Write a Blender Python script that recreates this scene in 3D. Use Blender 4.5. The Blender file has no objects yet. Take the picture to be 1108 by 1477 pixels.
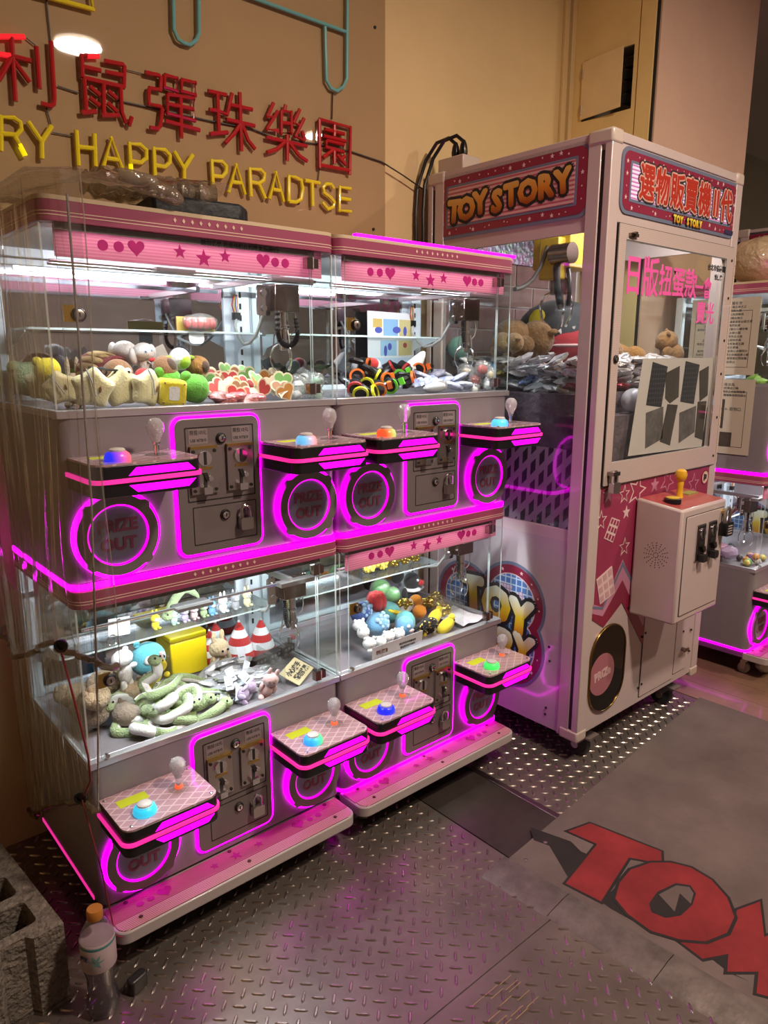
import bpy, bmesh, math, random
from mathutils import Vector, Matrix
random.seed(7)
R_ = math.radians
scene = bpy.context.scene
col = scene.collection

# ---------------------------------------------------------------- camera
FPX, PITCH, AZ, CAMH = 1040.0, 12.1, 49.0, 1.35
_a, _p = R_(AZ), R_(PITCH)
_F = Vector((math.cos(_a), math.sin(_a), 0)); RT = Vector((math.sin(_a), -math.cos(_a), 0)); ZZ = Vector((0, 0, 1))
FW = _F * math.cos(_p) - ZZ * math.sin(_p); UP = _F * math.sin(_p) + ZZ * math.cos(_p)
CAM = Vector((0, 0, CAMH))
cd = bpy.data.cameras.new('camera'); co = bpy.data.objects.new('camera', cd); col.objects.link(co)
cd.sensor_fit = 'VERTICAL'; cd.sensor_height = 24; cd.lens = FPX / 1477 * 24; cd.clip_start = 0.02
co.matrix_world = Matrix(((RT.x, UP.x, -FW.x, CAM.x), (RT.y, UP.y, -FW.y, CAM.y), (RT.z, UP.z, -FW.z, CAM.z), (0, 0, 0, 1)))
scene.camera = co
def ray(x, y): return FW * FPX + RT * (x - 554) - UP * (y - 738.5)
def atY(x, y, Y): d = ray(x, y); return CAM + d * (Y / d.y)
def atX(x, y, X): d = ray(x, y); return CAM + d * (X / d.x)
def atZ(x, y, z): d = ray(x, y); return CAM + d * ((z - CAMH) / d.z)

# ---------------------------------------------------------------- world, exposure, ceiling light
w = bpy.data.worlds.new('world'); scene.world = w; w.use_nodes = True
w.node_tree.nodes['Background'].inputs[0].default_value = (1.0, 0.80, 0.66, 1)
w.node_tree.nodes['Background'].inputs[1].default_value = 0.20
scene.view_settings.view_transform = 'Standard'; scene.view_settings.look = 'None'
scene.view_settings.exposure = -0.12; scene.view_settings.gamma = 1.0; scene.view_settings.use_curve_mapping = False
scene.cycles.transparent_max_bounces = 32; scene.cycles.max_bounces = 10; scene.cycles.use_denoising = True
scene.cycles.glossy_bounces = 6; scene.cycles.transmission_bounces = 8; scene.cycles.sample_clamp_indirect = 4.0
scene.cycles.caustics_reflective = False; scene.cycles.caustics_refractive = False
def area_light(name, loc, power, size, color, size_y=None, rot=(0, 0, 0), shape='DISK', spread=None, parent=None):
    l = bpy.data.lights.new(name, 'AREA'); l.energy = power; l.color = color; l.size = size
    l.shape = shape
    if size_y: l.size_y = size_y
    if spread: l.spread = R_(spread)
    o = bpy.data.objects.new(name, l); col.objects.link(o); o.location = loc; o.rotation_euler = rot
    if parent: o.parent = parent
    return o
WARM = (1.0, 0.78, 0.62)
LAMPS = [(1.57, -0.23, 0.23, 84), (3.46, -0.70, 0.15, 46)]   # the two downlights whose reflections show in the sign board
for (lx, ly, ld, lp) in LAMPS:
    area_light('ceiling_light_offscreen', (lx, ly, 2.965), lp, ld, WARM)

# ---------------------------------------------------------------- materials
MATS = {}
def mat(name, c=(.8, .8, .8), rough=.5, metal=0.0, emit=None, es=0.0, noise=None, bump=None, coat=0.0, spec=None, trans=0.0, sheen=0.0, coords='Object'):
    if name in MATS: return MATS[name]
    m = bpy.data.materials.new(name); m.use_nodes = True; MATS[name] = m
    nt = m.node_tree; b = nt.nodes['Principled BSDF']
    b.inputs['Base Color'].default_value = (*c, 1); b.inputs['Roughness'].default_value = rough; b.inputs['Metallic'].default_value = metal
    if spec is not None: b.inputs['Specular IOR Level'].default_value = spec
    if coat: b.inputs['Coat Weight'].default_value = coat; b.inputs['Coat Roughness'].default_value = .08 if coat < 1 else .02
    if sheen: b.inputs['Sheen Weight'].default_value = sheen
    if trans: b.inputs['Transmission Weight'].default_value = trans
    if emit: b.inputs['Emission Color'].default_value = (*emit, 1); b.inputs['Emission Strength'].default_value = es
    if noise or bump:
        tc = nt.nodes.new('ShaderNodeTexCoord')
    if noise:
        sc, amt = noise[0], noise[1]
        n = nt.nodes.new('ShaderNodeTexNoise'); n.inputs['Scale'].default_value = sc; n.inputs['Detail'].default_value = 6; n.inputs['Roughness'].default_value = .65
        nt.links.new(tc.outputs[coords], n.inputs['Vector'])
        cr = nt.nodes.new('ShaderNodeValToRGB'); cr.color_ramp.elements[0].position = .3; cr.color_ramp.elements[1].position = .7
        d = noise[2] if len(noise) > 2 else tuple(x * (1 - amt) for x in c)
        cr.color_ramp.elements[0].color = (*d, 1); cr.color_ramp.elements[1].color = (*tuple(min(1, x * (1 + amt * .4)) for x in c), 1)
        nt.links.new(n.outputs['Fac'], cr.inputs['Fac']); nt.links.new(cr.outputs['Color'], b.inputs['Base Color'])
    if bump:
        n2 = nt.nodes.new('ShaderNodeTexNoise'); n2.inputs['Scale'].default_value = bump[0]; n2.inputs['Detail'].default_value = 4
        nt.links.new(tc.outputs[coords], n2.inputs['Vector'])
        bp = nt.nodes.new('ShaderNodeBump'); bp.inputs['Strength'].default_value = bump[1]; bp.inputs['Distance'].default_value = bump[2] if len(bump) > 2 else .01
        nt.links.new(n2.outputs['Fac'], bp.inputs['Height']); nt.links.new(bp.outputs['Normal'], b.inputs['Normal'])
    return m
def glow(name, c, s):
    if name in MATS: return MATS[name]
    return mat(name, c, .4, emit=c, es=s)
def clear(name, tint=(.96, .98, .97), rough=.015, boost=1.0, milk=0.0, milkc=(.8, .78, .72), streak=None, base=0.0):
    """thin clear sheet: see-through with a Fresnel reflection and, if asked, a little milkiness"""
    if name in MATS: return MATS[name]
    m = bpy.data.materials.new(name); m.use_nodes = True; MATS[name] = m; nt = m.node_tree
    nt.nodes.remove(nt.nodes['Principled BSDF']); out = nt.nodes['Material Output']
    tr = nt.nodes.new('ShaderNodeBsdfTransparent'); tr.inputs[0].default_value = (*tint, 1)
    gl = nt.nodes.new('ShaderNodeBsdfGlossy'); gl.inputs['Roughness'].default_value = rough
    fr = nt.nodes.new('ShaderNodeLayerWeight'); fr.inputs[0].default_value = .5   # Schlick reflection, the same from both sides of a thin sheet
    pw = nt.nodes.new('ShaderNodeMath'); pw.operation = 'POWER'; pw.inputs[1].default_value = 5; nt.links.new(fr.outputs['Facing'], pw.inputs[0])
    mu = nt.nodes.new('ShaderNodeMath'); mu.operation = 'MULTIPLY_ADD'; mu.inputs[1].default_value = .9 * boost; mu.inputs[2].default_value = .028 * boost + base; mu.use_clamp = True
    nt.links.new(pw.outputs[0], mu.inputs[0])
    mx = nt.nodes.new('ShaderNodeMixShader'); nt.links.new(mu.outputs[0], mx.inputs[0])
    first = tr.outputs[0]
    if milk:
        df = nt.nodes.new('ShaderNodeBsdfDiffuse'); df.inputs[0].default_value = (*milkc, 1)
        m2 = nt.nodes.new('ShaderNodeMixShader'); m2.inputs[0].default_value = milk
        nt.links.new(tr.outputs[0], m2.inputs[1]); nt.links.new(df.outputs[0], m2.inputs[2]); first = m2.outputs[0]
    if streak:
        tc = nt.nodes.new('ShaderNodeTexCoord'); mp = nt.nodes.new('ShaderNodeMapping'); mp.inputs['Scale'].default_value = streak[0]
        n = nt.nodes.new('ShaderNodeTexNoise'); n.inputs['Scale'].default_value = streak[1]; n.inputs['Detail'].default_value = 4
        bp = nt.nodes.new('ShaderNodeBump'); bp.inputs['Strength'].default_value = streak[2]; bp.inputs['Distance'].default_value = .02
        nt.links.new(tc.outputs['Object'], mp.inputs[0]); nt.links.new(mp.outputs[0], n.inputs['Vector']); nt.links.new(n.outputs['Fac'], bp.inputs['Height'])
        nt.links.new(bp.outputs[0], gl.inputs['Normal'])
    nt.links.new(first, mx.inputs[1]); nt.links.new(gl.outputs[0], mx.inputs[2]); nt.links.new(mx.outputs[0], out.inputs[0])
    return m
def stripes(name, c1, c2, scale, axis='Z', rough=.4, duty=.5, coat=0.0, bump=0.0, emit=0.0):
    if name in MATS: return MATS[name]
    m = mat(name, c1, rough, coat=coat); nt = m.node_tree; b = nt.nodes['Principled BSDF']
    tc = nt.nodes.new('ShaderNodeTexCoord'); wv = nt.nodes.new('ShaderNodeTexWave'); wv.bands_direction = axis; wv.inputs['Scale'].default_value = scale
    cr = nt.nodes.new('ShaderNodeValToRGB'); cr.color_ramp.interpolation = 'CONSTANT' if not bump else 'LINEAR'
    cr.color_ramp.elements[0].color = (*c1, 1); cr.color_ramp.elements[1].color = (*c2, 1); cr.color_ramp.elements[1].position = duty
    nt.links.new(tc.outputs['Object'], wv.inputs['Vector']); nt.links.new(wv.outputs['Fac'], cr.inputs['Fac']); nt.links.new(cr.outputs[0], b.inputs['Base Color'])
    if emit: nt.links.new(cr.outputs[0], b.inputs['Emission Color']); b.inputs['Emission Strength'].default_value = emit
    if bump:
        bp = nt.nodes.new('ShaderNodeBump'); bp.inputs['Strength'].default_value = bump; bp.inputs['Distance'].default_value = .003
        nt.links.new(wv.outputs['Fac'], bp.inputs['Height']); nt.links.new(bp.outputs[0], b.inputs['Normal'])
    return m

# ---------------------------------------------------------------- mesh tools
def rrect(x0, y0, x1, y1, r, n=4, skip=()):
    """rounded rectangle outline, counter-clockwise from the lower-left corner; corners in skip stay square"""
    pts = []
    for k, (cx, cy, a0) in enumerate(((x0 + r, y0 + r, 180), (x1 - r, y0 + r, 270), (x1 - r, y1 - r, 0), (x0 + r, y1 - r, 90))):
        if k in skip:
            pts.append(((x0, y0), (x1, y0), (x1, y1), (x0, y1))[k]); continue
        for i in range(n + 1):
            t = R_(a0 + 90 * i / n); pts.append((cx + r * math.cos(t), cy + r * math.sin(t)))
    return pts
def ngon(cx, cy, r, n=24, a0=0.0, ry=None): return [(cx + r * math.cos(a0 + 2 * math.pi * i / n), cy + (ry or r) * math.sin(a0 + 2 * math.pi * i / n)) for i in range(n)]
def star(cx, cy, r, k=.42, n=5, rot=90): return [(cx + (r if i % 2 == 0 else r * k) * math.cos(R_(rot + 180 * i / n)), cy + (r if i % 2 == 0 else r * k) * math.sin(R_(rot + 180 * i / n))) for i in range(2 * n)]
def heart(cx, cy, s, n=24):
    o = []
    for i in range(n):
        t = 2 * math.pi * i / n
        o.append((cx + s * 16 * math.sin(t) ** 3 / 17, cy + s * (13 * math.cos(t) - 5 * math.cos(2 * t) - 2 * math.cos(3 * t) - math.cos(4 * t)) / 17))
    return o
class MB:
    def __init__(s): s.v = []; s.f = []; s.m = []
    def add(s, vs, fs, mi=0):
        o = len(s.v); s.v += [tuple(p) for p in vs]; s.f += [tuple(i + o for i in f) for f in fs]; s.m += [mi] * len(fs); return s
    def box(s, x0, y0, z0, x1, y1, z1, mi=0, M=None):
        vs = [Vector(p) for p in ((x0, y0, z0), (x1, y0, z0), (x1, y1, z0), (x0, y1, z0), (x0, y0, z1), (x1, y0, z1), (x1, y1, z1), (x0, y1, z1))]
        if M: vs = [M @ p for p in vs]
        return s.add(vs, [(0, 3, 2, 1), (4, 5, 6, 7), (0, 1, 5, 4), (1, 2, 6, 5), (2, 3, 7, 6), (3, 0, 4, 7)], mi)
    @staticmethod
    def p3(ax, a, q): return (q[0], a, q[1]) if ax == 'y' else ((q[0], q[1], a) if ax == 'z' else (a, q[0], q[1]))
    def prism(s, poly, ax, a, b, mi=0, M=None, side=None):
        n = len(poly); vs = [s.p3(ax, a, q) for q in poly] + [s.p3(ax, b, q) for q in poly]
        if M: vs = [M @ Vector(p) for p in vs]
        s.add(vs, [tuple(range(n)), tuple(range(2 * n - 1, n - 1, -1))], mi)
        o = len(s.v) - 2 * n; fs = [(o + i, o + (i + 1) % n, o + n + (i + 1) % n, o + n + i) for i in range(n)]
        s.f += fs; s.m += [mi if side is None else side] * n; return s
    def frame(s, A, B, ax, a, b, mi=0):
        n = len(A); vs = [s.p3(ax, d, q) for d in (a, b) for L in (A, B) for q in L]; fs = []
        for i in range(n):
            j = (i + 1) % n
            fs += [(i, j, n + j, n + i), (2 * n + i, 3 * n + i, 3 * n + j, 2 * n + j), (i, 2 * n + i, 2 * n + j, j), (n + i, n + j, 3 * n + j, 3 * n + i)]
        return s.add(vs, fs, mi)
    def tube(s, path, r, seg=8, closed=False, mi=0, caps=True):
        P = [Vector(p) for p in path]; n = len(P); vs = []; up = None
        rr = r if isinstance(r, (list, tuple)) else [r] * n
        for i, p in enumerate(P):
            a = P[i - 1] if (i or closed) else p; b = P[(i + 1) % n] if (i < n - 1 or closed) else p
            t = (b - a); t = t.normalized() if t.length > 1e-9 else Vector((0, 0, 1))
            if up is None: up = Vector((0, 0, 1)) if abs(t.z) < .9 else Vector((1, 0, 0))
            x = up.cross(t); x = x.normalized() if x.length > 1e-6 else t.orthogonal().normalized(); y = t.cross(x).normalized(); up = y
            for k in range(seg):
                q = 2 * math.pi * k / seg; vs.append(p + (x * math.cos(q) + y * math.sin(q)) * rr[i])
        fs = []
        for i in range(n if closed else n - 1):
            j = (i + 1) % n
            for k in range(seg): l = (k + 1) % seg; fs.append((i * seg + k, i * seg + l, j * seg + l, j * seg + k))
        if caps and not closed: fs += [tuple(range(seg - 1, -1, -1)), tuple((n - 1) * seg + k for k in range(seg))]
        return s.add(vs, fs, mi)
    def lathe(s, prof, c=(0, 0, 0), seg=16, M=None, mi=0):
        vs = []; n = len(prof)
        for (r, z) in prof:
            for k in range(seg):
                q = 2 * math.pi * k / seg; p = Vector((r * math.cos(q), r * math.sin(q), z))
                if M: p = M @ p
                vs.append(p + Vector(c))
        fs = [(i * seg + k, i * seg + (k + 1) % seg, (i + 1) * seg + (k + 1) % seg, (i + 1) * seg + k) for i in range(n - 1) for k in range(seg)]
        fs += [tuple(range(seg - 1, -1, -1)), tuple((n - 1) * seg + k for k in range(seg))]
        return s.add(vs, fs, mi)
    def ell(s, c, r, seg=14, rings=9, M=None, mi=0, jit=0.0):
        if not isinstance(r, (tuple, list)): r = (r, r, r)
        vs = []; c = Vector(c)
        for i in range(rings + 1):
            th = math.pi * i / rings
            for k in range(seg):
                q = 2 * math.pi * k / seg; p = Vector((r[0] * math.sin(th) * math.cos(q), r[1] * math.sin(th) * math.sin(q), r[2] * math.cos(th)))
                if jit: p *= 1 + random.uniform(-jit, jit)
                if M: p = M @ p
                vs.append(c + p)
        fs = [(i * seg + k, (i + 1) * seg + k, (i + 1) * seg + (k + 1) % seg, i * seg + (k + 1) % seg) for i in range(rings) for k in range(seg)]
        return s.add(vs, fs, mi)
    def mesh(s, name, mats, smooth=True, ang=38):
        me = bpy.data.meshes.new(name); me.from_pydata(s.v, [], s.f)
        for m in (mats if isinstance(mats, (list, tuple)) else [mats]): me.materials.append(m)
        if any(s.m): me.polygons.foreach_set('material_index', s.m)
        bm = bmesh.new(); bm.from_mesh(me); bmesh.ops.remove_doubles(bm, verts=bm.verts, dist=1e-6)
        bmesh.ops.recalc_face_normals(bm, faces=bm.faces); bm.to_mesh(me); bm.free()
        if smooth:
            me.shade_smooth(); me.set_sharp_from_angle(angle=R_(ang))
        return me
CACHE = {}
def PM(name, key, fns, mats, parent=None, loc=(0, 0, 0), **kw):
    """several alike pieces, each an object of its own"""
    return [P(name, (key, i), f, mats, parent, loc, **kw) for i, f in enumerate(fns)]
def put(name, me, parent=None, loc=(0, 0, 0), rot=(0, 0, 0), bev=0.0, scale=None):
    o = bpy.data.objects.new(name, me); col.objects.link(o); o.location = loc; o.rotation_euler = rot
    if scale: o.scale = scale
    if parent: o.parent = parent
    if bev:
        b = o.modifiers.new('bevel', 'BEVEL'); b.width = bev; b.segments = 2; b.limit_method = 'ANGLE'; b.angle_limit = R_(40)
    return o
def P(name, key, fn, mats, parent=None, loc=(0, 0, 0), rot=(0, 0, 0), bev=0.0, smooth=True, scale=None):
    """a mesh object; objects made with the same key share their mesh"""
    if key is None or key not in CACHE:
        b = MB(); fn(b); me = b.mesh(name, mats, smooth)
        if key is not None: CACHE[key] = me
    else: me = CACHE[key]
    return put(name, me, parent, loc, rot, bev, scale)
def thing(name, label, cat, loc=(0, 0, 0), rot=(0, 0, 0), group=None, kind=None):
    o = bpy.data.objects.new(name, None); col.objects.link(o); o.location = loc; o.rotation_euler = rot; o.empty_display_size = .05
    return tag(o, label, cat, group, kind)
def tag(o, label, cat, group=None, kind=None):
    o['label'] = label; o['category'] = cat
    if group: o['group'] = group
    if kind: o['kind'] = kind
    return o
def struct(o, label=None): 
    o['kind'] = 'structure'
    if label: o['label'] = label
    return o
def sub(o, label): o['label'] = label; return o
TXT = {}
def text_mesh(s, size, off=0.0, ext=.0006, sx=1.0, align='CENTER', spacing=1.0, res=3):
    k = (s, size, off, ext, sx, align, spacing)
    if k in TXT: return TXT[k]
    c = bpy.data.curves.new('t', 'FONT'); c.body = s; c.size = size; c.offset = off; c.extrude = ext; c.align_x = align; c.align_y = 'CENTER'; c.space_character = spacing; c.resolution_u = res
    o = bpy.data.objects.new('t', c); col.objects.link(o)
    dg = bpy.context.evaluated_depsgraph_get(); dg.update()
    me = bpy.data.meshes.new_from_object(o.evaluated_get(dg)); bpy.data.objects.remove(o); bpy.data.curves.remove(c)
    if sx != 1.0:
        for v in me.vertices: v.co.x *= sx
    TXT[k] = me; return me
def fat_mesh(s, size, r, ext=.0003, sx=1.0, n=12, spacing=1.0):
    """text swollen by r with round corners: the glyphs repeated around a small circle, as one flat print"""
    k = (s, size, 'fat', r, ext, sx)
    if k in TXT: return TXT[k]
    b0 = text_mesh(s, size, ext=ext, sx=sx, spacing=spacing, res=2); V = [tuple(v.co) for v in b0.vertices]; F = [tuple(p.vertices) for p in b0.polygons]; q = MB(); q.add(V, F)
    for rr in ((r, r * .5) if r > .006 else (r,)):
        for i in range(n): q.add([(x + rr * math.cos(2 * math.pi * i / n), y + rr * math.sin(2 * math.pi * i / n), z - .00002 * (i + 1 + (n if rr < r else 0))) for x, y, z in V], F)
    me = bpy.data.meshes.new(s); me.from_pydata(q.v, [], q.f); TXT[k] = me; return me
def fat(name, s, size, r, m, parent, loc, rot=None, **kw):
    me = fat_mesh(s, size, r, **kw).copy(); me.materials.clear(); me.materials.append(m); return put(name, me, parent, loc, rot or FRONT)
FRONT = (R_(90), 0, 0); SIDE = (R_(90), 0, R_(-90)); FLAT = (0, 0, 0)
def text(name, s, size, m, parent, loc, rot=FRONT, **kw):
    me = text_mesh(s, size, **kw).copy(); me.materials.clear(); me.materials.append(m)
    return put(name, me, parent, loc, rot)

# shared materials
M_SIL = mat('silver paint', (.27, .245, .27), .40, .25, noise=(9, .08))
M_SIL2 = mat('coin panel steel', (.235, .205, .21), .42, .5)
M_WHT = mat('white powder coat', (.44, .39, .39), .35, coat=.2, noise=(5, .06))
M_FRM = mat('pale steel frame', (.78, .84, .92), .4, .1)
M_BLK = mat('black plastic', (.008, .008, .010), .28)
M_DRK = mat('dark gap shade and trim', (.012, .011, .011), .6)  # near-black for rubber and small fittings, also painted shade of gaps and slots
M_CHR = mat('chrome', (.78, .78, .80), .12, 1.0)
M_STL = mat('brushed steel', (.50, .47, .46), .3, 1.0)
M_BRZ = mat('smoked chrome', (.30, .24, .22), .16, 1.0)
M_MAG = glow('magenta led', (1.0, .0, .90), 7.5)
M_MAGS = glow('magenta led soft', (1.0, .0, .70), 2.2)
M_PNKL = glow('pink led band', (1.0, .03, .36), .9)
M_PNK = mat('pink enamel', (.34, .065, .14), .35, coat=.3)
M_PNKD = mat('hot pink sticker', (.80, .06, .42), .45)
M_CRM = mat('cream line', (.75, .55, .45), .5)
M_GLS = clear('machine glass')
M_EDGE = clear('glass edge', (.75, .85, .82), .1, 1.0, .55, (.8, .9, .88))
M_GLS2 = clear('old acrylic', (.93, .95, .95), .05, 1.0, .03)
M_BRASS = mat('brass', (.55, .38, .12), .3, 1.0)
M_RUB = mat('rubber', (.02, .02, .02), .6)
M_INK = mat('black ink', (.012, .012, .014), .6)
M_PAPER = mat('white paper', (.78, .76, .74), .8)
# ================================================================ the room
M_WALL = mat('cream wall paint', (.80, .61, .31), .62, noise=(1.6, .10), bump=(60, .05))
M_WALLP = mat('beige column paint', (.74, .52, .38), .6, noise=(2.2, .10), bump=(60, .05))
M_WALLY = mat('yellowed panel paint', (.92, .70, .33), .55, noise=(2.2, .12))
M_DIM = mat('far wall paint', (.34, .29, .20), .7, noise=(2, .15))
M_CEIL = mat('ceiling paint', (.55, .48, .40), .8)
def sbox(name, a, b, m, label=None, bev=0, parent=None):
    o = P(name, None, lambda q: q.box(*a, *b), m, parent, bev=bev, smooth=False)
    if parent is None: struct(o, label)
    return o
sbox('wall_back', (-2.2, 2.05, 0), (2.85, 2.15, 3.0), M_WALL)
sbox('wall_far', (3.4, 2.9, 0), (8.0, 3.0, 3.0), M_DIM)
sbox('ceiling', (-2.2, -3.0, 3.0), (8.0, 3.0, 3.08), M_CEIL)
sbox('wall_front', (-2.2, -3.05, 0), (8.0, -2.95, 3.0), mat('opposite wall paint', (.46, .42, .43), .7, noise=(1.5, .2)))
sbox('wall_left', (-2.3, -3.0, 0), (-2.2, 2.15, 3.0), M_WALL)
HY0, HY1, HZ0, HZ1 = 1.752, 1.985, 2.333, 2.568
def ring(q, x0, x1, y0, y1):
    q.box(x0, y0, 0, x1, y1, HZ0); q.box(x0, y0, HZ1, x1, y1, 3.0); q.box(x0, y0, HZ0, x1, HY0, HZ1); q.box(x0, HY1, HZ0, x1, y1, HZ1)
cl = struct(P('column', None, lambda q: (q.box(2.94, 1.66, 0, 3.68, 2.9, 3.0), ring(q, 2.85, 2.94, 1.66, 2.9)), M_WALLP, smooth=False), 'beige square column beside the cream wall')
P('facing_panel', None, lambda q: ring(q, 2.842, 2.85, 1.735, 2.05), M_WALLY, cl, smooth=False)
sbox('corner_strip', (2.838, 1.665, 0), (2.85, 1.728, 3.0), M_WALLY, parent=cl)
sbox('corner_joint', (2.844, 1.655, 0), (2.852, 1.665, 3.0), M_DRK, parent=cl)
sbox('facing_strip', (2.852, 1.648, 0), (3.68, 1.66, 3.0), M_WALLP, parent=cl)
sbox('trim_1', (2.77, 2.035, 0), (2.80, 2.05, 3.0), M_WALL, bev=.003)
sbox('trim_2', (2.815, 2.03, 0), (2.842, 2.05, 3.0), M_WALL, bev=.003)
hp = thing('electrical_panel', 'cream metal wall hatch hanging ajar over a dark electrical box on the column', 'wall hatch', (2.842, 1.78, 2.34))
P('box_liner', None, lambda q: (q.box(.092, -.028, -.007, .097, .205, .228), q.box(.006, -.028, -.007, .092, -.026, .228), q.box(.006, .203, -.007, .092, .205, .228), q.box(.006, -.026, -.007, .092, .203, -.005), q.box(.006, -.026, .226, .092, .203, .228)), mat('grey box steel', (.30, .28, .25), .5, .2), hp, smooth=False)
PM('breaker', 'hpbrk', [lambda q, i=i: q.box(.030, -.020, .03 + .045 * i, .091, .03, .062 + .045 * i) for i in range(4)], M_RUB, hp)
P('hatch_door', None, lambda q: q.prism([(-.004, .205), (-.028, 0.002), (-.031, .002), (-.008, .207)], 'z', 0, .222), mat('hatch paint', (.95, .75, .45), .5, noise=(6, .1)), hp)
PM('hinge', 'hphin', [lambda q, z=z: q.tube([(-.008, .204, z), (-.008, .204, z + .035)], .004, 6) for z in (.02, .16)], M_STL, hp)

# ---- floor
fl = sbox('floor', (-2.2, -3.0, -.06), (8.0, 3.0, -.004), mat('worn grey floor', (.16, .14, .125), .5, noise=(3, .3)), 'dark shop floor under tread plates and boards')
M_TREAD = mat('tread plate steel', (.27, .235, .205), .34, .7, noise=(3.5, .35), bump=(26, .12, .004))
M_LUG = mat('worn tread lugs', (.46, .41, .37), .26, .9, noise=(8, .25))
M_SMOOTH = mat('smooth dark plate', (.10, .085, .075), .38, .6, noise=(5, .4))
def lugs(x0, y0, x1, y1):
    b = MB(); p = .0330; L, W_, h = .0165, .0040, .0026
    for i in range(-110, 170):
        for j in range(-110, 170):
            cx = (i + j) * p * .7071; cy = (j - i) * p * .7071
            if not (x0 + .016 < cx < x1 - .016 and y0 + .016 < cy < y1 - .016): continue
            d = Vector((.7071, -.7071, 0)) if (i + j) % 2 == 0 else Vector((.7071, .7071, 0)); n = Vector((-d.y, d.x, 0)); c = Vector((cx, cy, 0))
            bot = [c + d * a * L + n * e * W_ for a, e in ((-1, 0), (-.6, -1), (.6, -1), (1, 0), (.6, 1), (-.6, 1))]
            top = [c + d * a * L + n * e * W_ + Vector((0, 0, h)) for a, e in ((-.72, 0), (-.5, -.45), (.5, -.45), (.72, 0), (.5, .45), (-.5, .45))]
            b.add(bot + top, [(6, 7, 8, 9, 10, 11)] + [(k, (k + 1) % 6, 6 + (k + 1) % 6, 6 + k) for k in range(6)])
    return b
for (x0, y0, x1, y1) in ((-1.3, -.55, 1.40, .8785), (-1.3, .8815, 1.403, 2.05), (1.664, 1.0, 2.72, 2.05)):
    pl = P('tread_plate', None, lambda q: q.box(x0, y0, -.004, x1, y1, 0), M_TREAD, fl, smooth=False)
    lm = lugs(x0, y0, x1, y1).mesh('tread_lugs', M_LUG, True, 30); lo = put('tread_lugs', lm, pl); lo['kind'] = 'stuff'
P('smooth_plate', None, lambda q: q.box(1.406, 1.0, -.004, 1.655, 2.05, .0015), M_SMOOTH, fl, smooth=False)
P('threshold_strip', None, lambda q: q.box(1.646, 1.0, -.003, 1.668, 2.05, .0045), mat('threshold aluminium', (.30, .27, .25), .3, 1.0), fl, bev=.002)
M_WOODS = [mat('wood floor %d' % k, c, .38, noise=(5, .35), coat=.15) for k, c in enumerate(((.23, .14, .085), (.26, .165, .10), (.20, .12, .07)))]
k = 0
for i in range(16):
    y = -.9 + random.uniform(0, .5)
    while y < 2.85:
        y2 = min(y + 1.15, 2.88); x = 2.722 + i * .135
        P('plank', None, lambda q: q.box(x, y, -.004, x + .1335, y2 - .0015, .002), M_WOODS[random.randrange(3)], fl, smooth=False); y = y2
# ---- printed vinyl mat with its taped edge
fm = thing('floor_mat', 'worn grey vinyl floor mat printed with big red TOM lettering', 'floor mat', (0, 0, 0))
M_VINYL = mat('scuffed grey vinyl', (.145, .115, .105), .72, noise=(4.5, .30), bump=(90, .06, .003), spec=.25)
M_VRED = mat('printed red', (.23, .026, .028), .7, noise=(7, .35), spec=.25)
M_VBLK = mat('printed black', (.018, .017, .017), .5, noise=(9, .5, (.03, .027, .025)), spec=.2)
P('mat_sheet', None, lambda q: q.prism([(1.388, 1.08), (1.53, -.9), (2.72, -.9), (2.72, 1.19)], 'z', 0, .012), M_VINYL, fm, smooth=False)
def zp(L, z=.0125): return [tuple(atZ(650 + u / 2.419, 980 + v / 2.419, z))[:2] for u, v in L]
def offs(poly, d):
    n = len(poly); A = sum(poly[i][0] * poly[(i + 1) % n][1] - poly[(i + 1) % n][0] * poly[i][1] for i in range(n)); sg = 1 if A > 0 else -1; o = []
    for i in range(n):
        p, a, c = Vector(poly[i]), Vector(poly[i - 1]), Vector(poly[(i + 1) % n]); e1 = (p - a).normalized(); e2 = (c - p).normalized()
        n1 = Vector((e1.y, -e1.x)) * sg; n2 = Vector((e2.y, -e2.x)) * sg; m = (n1 + n2); m = m.normalized() if m.length > 1e-6 else n1
        o.append(tuple(p + m * d / max(.45, m.dot(n1))))
    return o
T_ = zp([(410, 530), (487, 502), (735, 600), (737, 645), (650, 626), (622, 622), (525, 775), (402, 712), (512, 575)])
O_ = zp([(628, 665), (700, 640), (770, 640), (840, 658), (910, 700), (965, 762), (990, 830), (965, 885), (890, 915), (800, 908), (700, 878), (620, 820), (575, 765), (590, 710)])
H_ = zp([(725, 745), (788, 715), (835, 722), (852, 748), (840, 785), (800, 822), (750, 830), (705, 812), (697, 785)])
Z_ = zp([(727, 752), (788, 720), (833, 726), (848, 748), (838, 784), (800, 748), (782, 812)])
M__ = zp([(1000, 805), (1080, 775), (1095, 900), (1190, 850), (1235, 1000), (1115, 1108), (1068, 1095), (1075, 1020), (965, 1020), (970, 958), (880, 975), (800, 915), (900, 908), (985, 862)])
S1 = zp([(280, 515), (290, 560), (345, 580), (410, 690), (480, 610), (455, 600), (420, 565)])
S2 = zp([(525, 775), (600, 700), (575, 765), (620, 820), (690, 872), (560, 800)]); S3 = zp([(905, 970), (972, 958), (970, 1018), (1040, 1052), (975, 1025)])
z = .012
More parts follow.
